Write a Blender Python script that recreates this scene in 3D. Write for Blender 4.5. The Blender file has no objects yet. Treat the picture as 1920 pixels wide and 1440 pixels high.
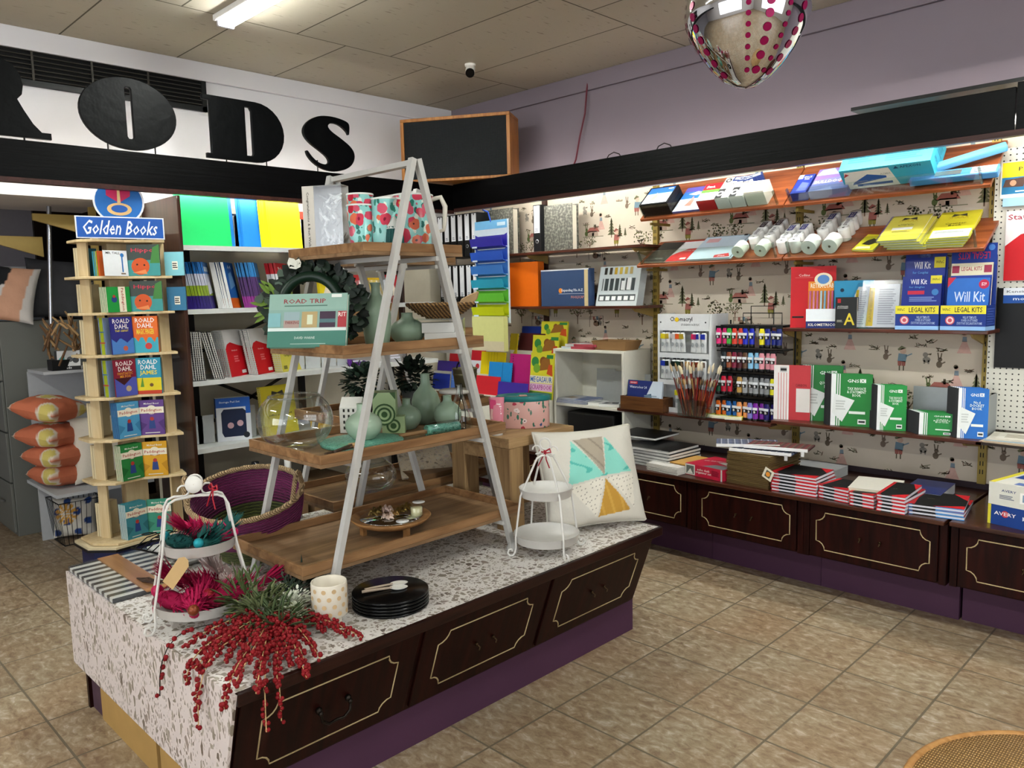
import bpy, math, random
from mathutils import Matrix, Vector, Euler
R=random.Random(7); PI=math.pi
SC=bpy.context.scene; COL=SC.collection
# ---------- camera, world, exposure ----------
cd=bpy.data.cameras.new('camera'); cam=bpy.data.objects.new('camera',cd); COL.objects.link(cam)
cd.sensor_width=36; cd.lens=27.556; cd.clip_start=.02
cam.matrix_world=Matrix.Translation((0,0,1.5365))@Matrix.Rotation(math.radians(44.9815),4,'Z')@Matrix.Rotation(math.radians(83.4318),4,'X')@Matrix.Rotation(math.radians(-1.3483),4,'Z')
SC.camera=cam
w=bpy.data.worlds.new('world'); SC.world=w; w.use_nodes=True
w.node_tree.nodes['Background'].inputs[0].default_value=(.8,.85,1,1); w.node_tree.nodes['Background'].inputs[1].default_value=.3
SC.view_settings.view_transform='Standard'; SC.view_settings.look='None'; SC.view_settings.gamma=1; SC.view_settings.use_curve_mapping=False
SC.view_settings.exposure=0.95
SC.cycles.max_bounces=10; SC.cycles.transparent_max_bounces=24; SC.cycles.transmission_bounces=8
TUBE_E=28.0; CEIL_E=62.0; FILL_W=62     # lamp strengths
def area(name,loc,sx,sy,power,rot=(0,0,0),col=(1,.97,.93)):
    l=bpy.data.lights.new(name,'AREA'); l.shape='RECTANGLE'; l.size=sx; l.size_y=sy; l.energy=power; l.color=col
    o=bpy.data.objects.new(name,l); COL.objects.link(o); o.location=loc; o.rotation_euler=rot; return o
# added fill lights behind the camera, set outside made-up window openings
area('fill_light_back',(-1.2,-3.75,1.6),4.2,2.0,FILL_W,(PI/2,0,0),(.93,.97,1)); area('fill_light_side',(3.75,.6,1.6),4.0,2.0,FILL_W*.6,(PI/2,0,PI/2),(.93,.97,1))
# ---------- helpers ----------
def lin(c):
    if isinstance(c,str):
        c=c.lstrip('#'); c=c if len(c)==6 else ''.join(a*2 for a in c); c=[int(c[i:i+2],16)/255 for i in (0,2,4)]
    return tuple((x/12.92 if x<=.04045 else ((x+.055)/1.055)**2.4) for x in c)+(1,)
MC={}
def nt(name):
    m=bpy.data.materials.new(name); m.use_nodes=True; t=m.node_tree
    return m,t,t.nodes,t.links,t.nodes['Principled BSDF']
def mc(col,rough=.5,metal=0,var=.05,scale=40,bump=0,spec=.28):
    """plain coloured material with a faint noise in its colour"""
    k=(col,rough,metal,var,scale,bump,spec)
    if k in MC: return MC[k]
    m,t,N,L,p=nt('mat_'+str(col).strip('#')+('_metal' if metal else ''))
    n=N.new('ShaderNodeTexNoise'); n.inputs['Scale'].default_value=scale; n.inputs['Detail'].default_value=2
    tc=N.new('ShaderNodeTexCoord'); L.new(tc.outputs['Object'],n.inputs['Vector'])
    mx=N.new('ShaderNodeMix'); mx.data_type='RGBA'; c=lin(col)
    mx.inputs[6].default_value=tuple(x*(1-var) for x in c[:3])+(1,); mx.inputs[7].default_value=tuple(min(1,x*(1+var)) for x in c[:3])+(1,)
    L.new(n.outputs['Fac'],mx.inputs[0]); L.new(mx.outputs[2],p.inputs['Base Color'])
    p.inputs['Roughness'].default_value=rough; p.inputs['Metallic'].default_value=metal; p.inputs['Specular IOR Level'].default_value=spec
    if bump:
        b=N.new('ShaderNodeBump'); b.inputs['Strength'].default_value=bump; b.inputs['Distance'].default_value=.01
        L.new(n.outputs['Fac'],b.inputs['Height']); L.new(b.outputs[0],p.inputs['Normal'])
    MC[k]=m; return m
def ramp(N,stops,interp='LINEAR'):
    r=N.new('ShaderNodeValToRGB'); r.color_ramp.interpolation=interp; e=r.color_ramp.elements
    while len(e)>1: e.remove(e[-1])
    for i,(pos,c) in enumerate(stops):
        q=e[0] if i==0 else e.new(pos); q.position=pos; q.color=lin(c)
    return r
def wood(name,c1,c2,axis=0,rough=.45,scale=1,stretch=14,bump=.15,coat=0,spec=.25):
    m,t,N,L,p=nt(name); tc=N.new('ShaderNodeTexCoord'); mp=N.new('ShaderNodeMapping'); s=[stretch*scale]*3; s[axis]=1.1*scale
    mp.inputs['Scale'].default_value=s; L.new(tc.outputs['Object'],mp.inputs['Vector'])
    n=N.new('ShaderNodeTexNoise'); n.inputs['Scale'].default_value=3; n.inputs['Detail'].default_value=6; n.inputs['Distortion'].default_value=.6
    L.new(mp.outputs[0],n.inputs['Vector']); r=ramp(N,[(.3,c1),(.7,c2)]); L.new(n.outputs['Fac'],r.inputs[0]); L.new(r.outputs[0],p.inputs['Base Color'])
    p.inputs['Roughness'].default_value=rough; p.inputs['Coat Weight'].default_value=coat; p.inputs['Specular IOR Level'].default_value=spec
    b=N.new('ShaderNodeBump'); b.inputs['Strength'].default_value=bump; b.inputs['Distance'].default_value=.004; L.new(n.outputs['Fac'],b.inputs['Height']); L.new(b.outputs[0],p.inputs['Normal'])
    return m
def clear(name,tint='#ffffff',amount=.06,edge=.55,rough=.02):
    """thin clear glass or acrylic: transparent with fresnel-like gloss"""
    m,t,N,L,p=nt(name); N.remove(p); out=N['Material Output']
    tr=N.new('ShaderNodeBsdfTransparent'); tr.inputs[0].default_value=lin(tint); g=N.new('ShaderNodeBsdfGlossy'); g.inputs['Roughness'].default_value=rough
    lw=N.new('ShaderNodeLayerWeight'); lw.inputs[0].default_value=.35
    mr=N.new('ShaderNodeMapRange'); mr.inputs[3].default_value=amount; mr.inputs[4].default_value=edge; L.new(lw.outputs['Facing'],mr.inputs[0])
    pw=N.new('ShaderNodeMath'); pw.operation='POWER'; pw.inputs[1].default_value=1.0; L.new(mr.outputs[0],pw.inputs[0])
    mx=N.new('ShaderNodeMixShader'); L.new(pw.outputs[0],mx.inputs[0]); L.new(tr.outputs[0],mx.inputs[1]); L.new(g.outputs[0],mx.inputs[2]); L.new(mx.outputs[0],out.inputs[0])
    return m
def emit(name,col,s):
    m,t,N,L,p=nt(name); p.inputs['Base Color'].default_value=lin('#ffffff'); p.inputs['Emission Color'].default_value=lin(col); p.inputs['Emission Strength'].default_value=s; return m
TX={}
def textgeo(s):
    if s in TX: return TX[s]
    cu=bpy.data.curves.new('text','FONT'); cu.body=s; cu.resolution_u=1; cu.align_x='CENTER'; cu.space_line=.85; cu.offset=.012
    o=bpy.data.objects.new('text',cu); COL.objects.link(o); dg=bpy.context.evaluated_depsgraph_get()
    me=bpy.data.meshes.new_from_object(o.evaluated_get(dg)); v=[(a.co.x,a.co.y) for a in me.vertices]; f=[tuple(q.vertices) for q in me.polygons]
    bpy.data.objects.remove(o); bpy.data.meshes.remove(me); bpy.data.curves.remove(cu)
    if v:
        x0=min(a[0] for a in v);x1=max(a[0] for a in v);y0=min(a[1] for a in v);y1=max(a[1] for a in v)
        v=[((a-x0)/max(x1-x0,1e-6)-.5,(b-y0)/max(y1-y0,1e-6)-.5) for a,b in v]
    TX[s]=(v,f); return TX[s]
class MB:
    def __init__(s,T=None): s.v=[];s.f=[];s.mi=[];s.sm=[];s.ms=[];s.T=T or Matrix()
    def mat(s,m):
        if isinstance(m,str): m=mc(m)
        if m not in s.ms: s.ms.append(m)
        return s.ms.index(m)
    def add(s,vs,fs,m,sm=False):
        b=len(s.v); k=s.mat(m); s.v+=[tuple(s.T@Vector(p)) for p in vs]
        for f in fs: s.f.append(tuple(b+i for i in f)); s.mi.append(k); s.sm.append(sm)
        return s
    def box(s,x0,x1,y0,y1,z0,z1,m):
        return s.add([(x,y,z) for x in (x0,x1) for y in (y0,y1) for z in (z0,z1)],[(0,1,3,2),(4,6,7,5),(0,4,5,1),(2,3,7,6),(0,2,6,4),(1,5,7,3)],m)
    def bar(s,a,b,w,h,m,up=(0,0,1)):
        a=Vector(a);b=Vector(b);d=(b-a).normalized();u=Vector(up); x=d.cross(u).normalized(); u=x.cross(d)
        P=[]
        for c in (a,b):
            for i,j in ((-1,-1),(1,-1),(1,1),(-1,1)): P.append(c+x*i*w/2+u*j*h/2)
        return s.add(P,[(0,1,2,3),(7,6,5,4),(0,4,5,1),(1,5,6,2),(2,6,7,3),(3,7,4,0)],m)
    def tube(s,pts,r,m,n=8,closed=False,cap=True):
        pts=[Vector(p) for p in pts]; K=len(pts); V=[];F=[]; pr=None
        for i,p in enumerate(pts):
            a=pts[(i-1)%K] if (closed or i>0) else p; b=pts[(i+1)%K] if (closed or i<K-1) else p
            d=(b-a); d=d.normalized() if d.length>1e-9 else Vector((0,0,1))
            if pr is None: x=d.cross(Vector((0,0,1))); x=x if x.length>.05 else d.cross(Vector((1,0,0)))
            else: x=pr-d*pr.dot(d)
            x.normalize(); pr=x; y=d.cross(x); rr=r[i] if isinstance(r,(list,tuple)) else r
            for k in range(n): t=2*PI*k/n; V.append(p+(x*math.cos(t)+y*math.sin(t))*rr)
        for i in range(K if closed else K-1):
            j=(i+1)%K
            for k in range(n): F.append((i*n+k,i*n+(k+1)%n,j*n+(k+1)%n,j*n+k))
        s.add(V,F,m,True)
        if cap and not closed: s.add(V[:n],[tuple(range(n-1,-1,-1))],m); s.add(V[-n:],[tuple(range(n))],m)
        return s
    def lathe(s,prof,m,n=32,c=(0,0,0),sx=1,sy=1,a0=0,a1=2*PI,smooth=True):
        V=[];F=[]; full=abs(a1-a0-2*PI)<1e-6; nn=n if full else n+1
        for r,z in prof:
            for k in range(nn): t=a0+(a1-a0)*k/n; V.append((c[0]+r*math.cos(t)*sx,c[1]+r*math.sin(t)*sy,c[2]+z))
        for i in range(len(prof)-1):
            for k in range(n):
                k2=(k+1)%nn; F.append((i*nn+k,i*nn+k2,(i+1)*nn+k2,(i+1)*nn+k))
        return s.add(V,F,m,smooth)
    def ball(s,c,r,m,n=8,sz=1,sx=1,sy=1):
        h=max(3,n//2); return s.lathe([(r*math.sin(PI*i/h)+1e-5,-r*sz*math.cos(PI*i/h)) for i in range(h+1)],m,n,c,sx,sy)
    def disc(s,c,r,m,n=24,h=.001,nrm='z'):
        return s.lathe([(1e-5,0),(r,0),(r,h),(1e-5,h)],m,n,c,smooth=False)
    def prism(s,pts,z0,z1,m):
        n=len(pts); V=[(x,y,z0) for x,y in pts]+[(x,y,z1) for x,y in pts]
        return s.add(V,[tuple(range(n-1,-1,-1)),tuple(range(n,2*n))]+[(i,(i+1)%n,n+(i+1)%n,n+i) for i in range(n)],m)
    def poly(s,pts,m): return s.add(pts,[tuple(range(len(pts)))],m)
    def text(s,st,cx,cz,w,h,m,y=0,rot=0,sh=0):
        v,f=textgeo(st); c,n=math.cos(rot),math.sin(rot)
        return s.add([(cx+(a*w+sh*b*h)*c-b*h*n,y,cz+(a*w+sh*b*h)*n+b*h*c) for a,b in v],f,m)
    def art(s,x0,w,z0,h,y,items):
        """flat print on a face that looks to -Y: fractions of the face"""
        for i,it in enumerate(items):
            k=it[0]; yy=y-.0004*(1+i*.25)
            if k=='r':
                _,u0,v0,u1,v1,c=it; s.poly([(x0+u0*w,yy,z0+v0*h),(x0+u1*w,yy,z0+v0*h),(x0+u1*w,yy,z0+v1*h),(x0+u0*w,yy,z0+v1*h)],c)
            elif k=='p': s.poly([(x0+a*w,yy,z0+b*h) for a,b in it[1]],it[2])
            elif k=='c':
                _,u,v,r,c=it; s.poly([(x0+u*w+r*h*math.cos(2*PI*q/20),yy,z0+v*h+r*h*math.sin(2*PI*q/20)) for q in range(20)],c)
            elif k=='t':
                _,st,u,v,tw,th,c=it[:7]; s.text(st,x0+u*w,z0+v*h,tw*w,th*h,c,yy,math.radians(it[7]) if len(it)>7 else 0,it[8] if len(it)>8 else 0)
            elif k=='l':   # lines of small print
                _,u0,v0,u1,v1,nl,c=it
                for q in range(nl):
                    vv=v0+(v1-v0)*(q+.5)/nl; e=(v1-v0)/nl*.28; uu=u1-(u1-u0)*.25*((q*37)%10)/10
                    s.poly([(x0+u0*w,yy,z0+(vv-e)*h),(x0+uu*w,yy,z0+(vv-e)*h),(x0+uu*w,yy,z0+(vv+e)*h),(x0+u0*w,yy,z0+(vv+e)*h)],c)
        return s
    def build(s,name,parent=None,loc=None,rot=None,bev=0):
        me=bpy.data.meshes.new(name); me.from_pydata(s.v,[],s.f)
        for m in s.ms: me.materials.append(m)
        me.polygons.foreach_set('material_index',s.mi); me.polygons.foreach_set('use_smooth',s.sm); me.update()
        o=bpy.data.objects.new(name,me); COL.objects.link(o)
        if parent: o.parent=parent
        if loc: o.location=loc
        if rot: o.rotation_euler=rot
        if bev:
            b=o.modifiers.new('bevel','BEVEL'); b.width=bev; b.segments=2; b.limit_method='ANGLE'; b.angle_limit=.7
        return o
def tag(o,label,cat,group=None,kind=None):
    o['label']=label; o['category']=cat
    if group: o['group']=group
    if kind: o['kind']=kind
    return o
def rad(*a): return tuple(math.radians(x) for x in a)
def thing(name,label,cat,loc=(0,0,0),rot=(0,0,0),group=None):
    o=bpy.data.objects.new(name,None); COL.objects.link(o); o.location=loc; o.rotation_euler=rad(*rot); o.empty_display_size=.05
    return tag(o,label,cat,group)
def struct(o): o['kind']='structure'; return o
def dup(root,loc,rot=None,label=None,group=None):
    r=root.copy(); COL.objects.link(r); r.location=loc
    if rot: r.rotation_euler=rad(*rot)
    if label: r['label']=label
    if group: r['group']=group
    for ch in list(root.children):
        c=ch.copy(); COL.objects.link(c); c.parent=r
        for g in list(ch.children):
            d=g.copy(); COL.objects.link(d); d.parent=c
    return r
ORD=['first','second','third','fourth','fifth','sixth','seventh','eighth','ninth','tenth','eleventh','twelfth','thirteenth','fourteenth','fifteenth','sixteenth','seventeenth','eighteenth','nineteenth','twentieth']
def stackw(i,n,what='stack'):
    """i counted from the bottom"""
    if i==n-1: return 'topmost of its pile'
    if i==0: return 'lowest of its pile'
    return ORD[n-1-i]+' from the top'
def roww(i,n,side='left'):
    return ('%smost of its row'%side) if i==0 else ('last of its row' if i==n-1 else ORD[i]+' from the '+side)
def paper(): return mc('#e9e6dc',.8)
def book(name,label,cat,w,h,t,cov,art=(),loc=(0,0,0),rot=(0,0,0),group=None,spine=None,ring=None,pages='#e6e2d6'):
    """origin: middle of the bottom front edge; front looks to -Y, thickness to +Y, spine at -X"""
    r=thing(name,label,cat,loc,rot,group); c=min(.0022,t*.2); cm=mc(cov,.4) if isinstance(cov,str) else cov
    b=MB(); b.box(-w/2,w/2,0,c,0,h,cm).box(-w/2,w/2,t-c,t,0,h,cm)
    if not ring: b.box(-w/2,-w/2+c,c,t-c,0,h,mc(spine,.4) if isinstance(spine,str) else (spine or cm))
    b.art(-w/2,w,0,h,0,art); b.build('cover',r)
    MB().box(-w/2+c+.0005,w/2-.003,c,t-c,.003,h-.003,mc(pages,.8)).build('page_block',r)
    if ring:
        g=MB(); n=int(h/.0125); m=mc(ring,.3,.6)
        for i in range(n):
            z=h*(i+.5)/n; g.tube([(-w/2+.002+(.004+t*.2)*math.cos(a)-.002,t/2+(t*.5+.0035)*math.sin(a),z) for a in [2*PI*q/7 for q in range(7)]],.0012,m,3,True)
        g.build('wire_binding',r)
    return r
def carton(name,label,cat,w,h,t,col,art=(),top=(),left=(),right=(),loc=(0,0,0),rot=(0,0,0),group=None,part='carton',bottom=()):
    """printed box: origin at the middle of the bottom front edge"""
    r=thing(name,label,cat,loc,rot,group); b=MB(); b.box(-w/2,w/2,0,t,0,h,mc(col,.45) if isinstance(col,str) else col); b.art(-w/2,w,0,h,0,art)
    if top: b.T=Matrix.Translation((0,0,h))@Matrix.Rotation(-PI/2,4,'X'); b.art(-w/2,w,0,t,0,top)
    if bottom: b.T=Matrix(((1,0,0,0),(0,0,-1,t),(0,1,0,0),(0,0,0,1))); b.art(-w/2,w,0,t,0,bottom)
    if left: b.T=Matrix.Translation((-w/2,t,0))@Matrix.Rotation(-PI/2,4,'Z'); b.art(0,t,0,h,0,left)
    if right: b.T=Matrix.Translation((w/2,0,0))@Matrix.Rotation(PI/2,4,'Z'); b.art(0,t,0,h,0,right)
    b.build(part,r); return r
def stack(proto,n,step,label,what='stack',jit=.004,jr=2.5,group=None):
    """copies piled on top of proto (n things with proto), label holds %s"""
    L=proto.location.copy(); E=proto.rotation_euler.copy(); out=[proto]; proto['label']=label%stackw(0,n,what)
    if group: proto['group']=group
    for i in range(1,n):
        o=dup(proto,L+Vector((R.uniform(-jit,jit),R.uniform(-jit,jit),step*i)),None,label%stackw(i,n,what)); o.rotation_euler=(E.x,E.y,E.z+math.radians(R.uniform(-jr,jr))); out.append(o)
    return out
def rowof(proto,n,step,label,side='left',group=None,jr=.8):
    L=proto.location.copy(); E=proto.rotation_euler.copy(); proto['label']=label%roww(0,n,side)
    if group: proto['group']=group
    out=[proto]
    for i in range(1,n):
        o=dup(proto,L+Vector(step)*i,None,label%roww(i,n,side)); o.rotation_euler=(E.x+math.radians(R.uniform(-jr,jr)),E.y,E.z); out.append(o)
    return out
# ---------- setting ----------
def floor_mat():
    m,t,N,L,p=nt('mat_floor_tile'); tc=N.new('ShaderNodeTexCoord'); mp=N.new('ShaderNodeMapping'); mp.inputs['Location'].default_value=(2.189,-4.037,0); L.new(tc.outputs['Object'],mp.inputs[0])
    b=N.new('ShaderNodeTexBrick'); b.offset=0; b.squash=1
    for k,v in (('Scale',1),('Mortar Size',.0042),('Mortar Smooth',.2),('Brick Width',.333),('Row Height',.333),('Bias',0)): b.inputs[k].default_value=v
    b.inputs['Color1'].default_value=(.85,.85,.85,1); b.inputs['Color2'].default_value=(1,1,1,1); b.inputs['Mortar'].default_value=(0,0,0,1)
    L.new(mp.outputs[0],b.inputs['Vector'])
    ma=N.new('ShaderNodeMapping'); ma.inputs['Scale'].default_value=(1,1.7,1); L.new(tc.outputs['Object'],ma.inputs[0])
    n=N.new('ShaderNodeTexNoise'); n.inputs['Scale'].default_value=19; n.inputs['Detail'].default_value=10; n.inputs['Roughness'].default_value=.7; n.inputs['Distortion'].default_value=.5; L.new(ma.outputs[0],n.inputs[0])
    r=ramp(N,[(.36,'#86705a'),(.47,'#9d8b70'),(.54,'#aa9a80'),(.60,'#b8ab98'),(.68,'#cfc6bc')]); L.new(n.outputs['Fac'],r.inputs[0])
    n2=N.new('ShaderNodeTexNoise'); n2.inputs['Scale'].default_value=2.6; n2.inputs['Detail'].default_value=4; L.new(tc.outputs['Object'],n2.inputs[0])
    r2=ramp(N,[(.35,'#ffffff'),(.7,'#efe0d6')]); L.new(n2.outputs['Fac'],r2.inputs[0])
    x=N.new('ShaderNodeMix'); x.data_type='RGBA'; x.blend_type='MULTIPLY'; x.inputs[0].default_value=1; L.new(r.outputs[0],x.inputs[6]); L.new(r2.outputs[0],x.inputs[7])
    x2=N.new('ShaderNodeMix'); x2.data_type='RGBA'; x2.blend_type='MULTIPLY'; x2.inputs[0].default_value=1; L.new(x.outputs[2],x2.inputs[6]); L.new(b.outputs['Color'],x2.inputs[7])
    x3=N.new('ShaderNodeMix'); x3.data_type='RGBA'; L.new(b.outputs['Fac'],x3.inputs[0]); L.new(x2.outputs[2],x3.inputs[6]); x3.inputs[7].default_value=lin('#6c6250')
    L.new(x3.outputs[2],p.inputs['Base Color']); p.inputs['Roughness'].default_value=.42
    bp=N.new('ShaderNodeBump'); bp.invert=True; bp.inputs['Strength'].default_value=.5; bp.inputs['Distance'].default_value=.003; L.new(b.outputs['Fac'],bp.inputs['Height']); L.new(bp.outputs[0],p.inputs['Normal'])
    return m
def ceil_mat():
    m,t,N,L,p=nt('mat_ceiling_tile'); tc=N.new('ShaderNodeTexCoord'); sp=N.new('ShaderNodeSeparateXYZ'); cb=N.new('ShaderNodeCombineXYZ'); L.new(tc.outputs['Object'],sp.inputs[0]); L.new(sp.outputs[1],cb.inputs[0]); L.new(sp.outputs[0],cb.inputs[1])
    mp=N.new('ShaderNodeMapping'); mp.inputs['Location'].default_value=(-4.0425,4.07,0); L.new(cb.outputs[0],mp.inputs[0])
    b=N.new('ShaderNodeTexBrick'); b.offset=.5; b.squash=1
    for k,v in (('Scale',1),('Mortar Size',.0045),('Mortar Smooth',0),('Brick Width',.645),('Row Height',1.33),('Bias',0)): b.inputs[k].default_value=v
    b.inputs['Color1'].default_value=(.93,.93,.93,1); b.inputs['Color2'].default_value=(1,1,1,1)
    L.new(mp.outputs[0],b.inputs['Vector'])
    ms=N.new('ShaderNodeMapping'); ms.inputs['Scale'].default_value=(60,12,1); L.new(tc.outputs['Object'],ms.inputs[0])
    n=N.new('ShaderNodeTexNoise'); n.inputs['Scale'].default_value=1; n.inputs['Detail'].default_value=3; L.new(ms.outputs[0],n.inputs[0])
    r=ramp(N,[(.27,'#84796a'),(.36,'#b5ac9a')]); L.new(n.outputs['Fac'],r.inputs[0])
    x=N.new('ShaderNodeMix'); x.data_type='RGBA'; x.blend_type='MULTIPLY'; x.inputs[0].default_value=1; L.new(r.outputs[0],x.inputs[6]); L.new(b.outputs['Color'],x.inputs[7])
    x3=N.new('ShaderNodeMix'); x3.data_type='RGBA'; L.new(b.outputs['Fac'],x3.inputs[0]); L.new(x.outputs[2],x3.inputs[6]); x3.inputs[7].default_value=lin('#57503f')
    L.new(x3.outputs[2],p.inputs['Base Color']); p.inputs['Roughness'].default_value=.85
    bp=N.new('ShaderNodeBump'); bp.inputs['Strength'].default_value=.25; bp.inputs['Distance'].default_value=.004; L.new(n.outputs['Fac'],bp.inputs['Height']); L.new(bp.outputs[0],p.inputs['Normal'])
    return m
def terrazzo(name,stretch=(1,1,1),base='#e0dcd8'):
    m,t,N,L,p=nt(name); tc=N.new('ShaderNodeTexCoord'); mp=N.new('ShaderNodeMapping'); mp.inputs['Scale'].default_value=stretch; L.new(tc.outputs['Object'],mp.inputs[0])
    nz=N.new('ShaderNodeTexNoise'); nz.inputs['Scale'].default_value=14; L.new(mp.outputs[0],nz.inputs[0])
    ad=N.new('ShaderNodeMixRGB'); ad.blend_type='ADD'; ad.inputs[0].default_value=.03; L.new(mp.outputs[0],ad.inputs[1]); L.new(nz.outputs['Color'],ad.inputs[2])
    cur=None
    for sc,th,cols in ((38,.16,[(0,'#8c8376'),(.4,'#a89f92'),(.7,'#9a8c84'),(.9,'#6e6258')]),(90,.2,[(0,'#a39a90'),(.5,'#857a70')])):
        e=N.new('ShaderNodeTexVoronoi'); e.feature='DISTANCE_TO_EDGE'; e.inputs['Scale'].default_value=sc; L.new(ad.outputs[0],e.inputs['Vector'])
        v=N.new('ShaderNodeTexVoronoi'); v.inputs['Scale'].default_value=sc; L.new(ad.outputs[0],v.inputs['Vector'])
        s=N.new('ShaderNodeSeparateColor'); L.new(v.outputs['Color'],s.inputs[0])
        # chips: far enough from the edge, and only some of the cells
        g=N.new('ShaderNodeMath'); g.operation='GREATER_THAN'; g.inputs[1].default_value=th; L.new(e.outputs['Distance'],g.inputs[0])
        g2=N.new('ShaderNodeMath'); g2.operation='GREATER_THAN'; g2.inputs[1].default_value=.42; L.new(s.outputs[1],g2.inputs[0])
        mu=N.new('ShaderNodeMath'); mu.operation='MULTIPLY'; L.new(g.outputs[0],mu.inputs[0]); L.new(g2.outputs[0],mu.inputs[1])
        r=ramp(N,cols,'CONSTANT'); L.new(s.outputs[0],r.inputs[0])
        x=N.new('ShaderNodeMix'); x.data_type='RGBA'; L.new(mu.outputs[0],x.inputs[0]); L.new(r.outputs[0],x.inputs[7])
        if cur is None: x.inputs[6].default_value=lin(base)
        else: L.new(cur,x.inputs[6])
        cur=x.outputs[2]
    L.new(cur,p.inputs['Base Color']); p.inputs['Roughness'].default_value=.4; return m
def solid(name,x0,x1,y0,y1,z0,z1,m,bev=0): return struct(MB().box(x0,x1,y0,y1,z0,z1,m).build(name,bev=bev))
LILAC=mc('#766b73',.75,0,.03,3,.04); WHITE=mc('#d6d3d6',.75,0,.04,3,.04); CREAM=mc('#cfc8b4',.8,0,.05,25,.1)
solid('floor',-7.6,3.6,-3.6,4.45,-.1,0,floor_mat()); solid('ceiling',-7.6,3.6,-3.6,4.45,3.012,3.1,ceil_mat())
solid('wall_right',-5.05,3.6,4.332,4.45,0,3.012,LILAC); b=MB()
for a in ((-7.6,-3.3,0,3.012),(.9,3.6,0,3.012),(-3.3,.9,0,.6),(-3.3,.9,2.6,3.012)): b.box(a[0],a[1],-3.7,-3.6,a[2],a[3],WHITE)
struct(b.build('wall_back')); b=MB()
for a in ((-3.7,-1.4,0,3.012),(2.6,4.45,0,3.012),(-1.4,2.6,0,.6),(-1.4,2.6,2.6,3.012)): b.box(3.6,3.7,a[0],a[1],a[2],a[3],mc('#b9b2ae',.8))
struct(b.build('wall_east')); PANE=clear('mat_added_window_pane','#ffffff',.03,.3)
struct(MB().box(-3.3,.9,-3.655,-3.65,.6,2.6,PANE).build('added_window_1')); struct(MB().box(3.65,3.655,-1.4,2.6,.6,2.6,PANE).build('added_window_2'))  # unseen panes in the openings added to let the fill light in
b=MB(); b.box(-5.05,-4.945,-3.6,4.332,2.13,3.012,WHITE); b.box(-5.05,-4.945,1.86,4.332,0,2.13,CREAM); struct(b.build('wall_left'))
solid('wall_alcove',-7.6,-7.5,-3.6,4.45,0,3.012,mc('#9b98a0',.8)); solid('wall_alcove_side',-7.5,-5.05,3.3,3.4,0,3.012,mc('#a8a5aa',.8))
b=MB(); b.box(-7.5,-7.46,1.9,2.62,0,2.35,mc('#22150f',.4)); b.box(-7.46,-7.44,2.02,2.5,0,2.28,mc('#0e0c0c',.4)); struct(b.build('door_1'))
solid('trim_1',-4.945,3.6,4.305,4.332,2.90,3.012,LILAC,.004); solid('trim_2',-4.945,-4.918,-3.6,4.305,2.90,3.012,WHITE,.004)
solid('trim_3',-4.944,-.98,4.318,4.331,0,.55,mc('#3a2f36',.8))
# black fascia boards with a brown lower edge
BW=wood('mat_black_stained_wood','#010101','#050506',0,.42,1,30,.3,0,.1); BWy=wood('mat_black_stained_wood_side','#010101','#050506',1,.42,1,30,.3,0,.1); BRN=wood('mat_brown_edge','#2c1713','#432420',0,.4)
def fascia(n,x0,x1,y0,y1,z0,z1,m):
    solid('trim_%d'%n,x0,x1,y0,y1,z0,z1,m,.002)
fascia(4,-4.41,-.872,3.85,3.872,2.162,2.335,BW); fascia(5,-.868,3.5,3.848,3.872,2.162,2.352,BW); fascia(6,-4.432,-4.41,-3.5,3.872,2.15,2.33,BWy)
solid('trim_7',-4.40,3.5,3.845,3.885,2.138,2.162,BRN); solid('trim_8',-4.445,-4.405,-3.5,3.85,2.126,2.15,BRN)
solid('trim_9',-1.55,3.5,3.86,4.10,2.356,2.372,mc('#0d0c0c',.35))
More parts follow.
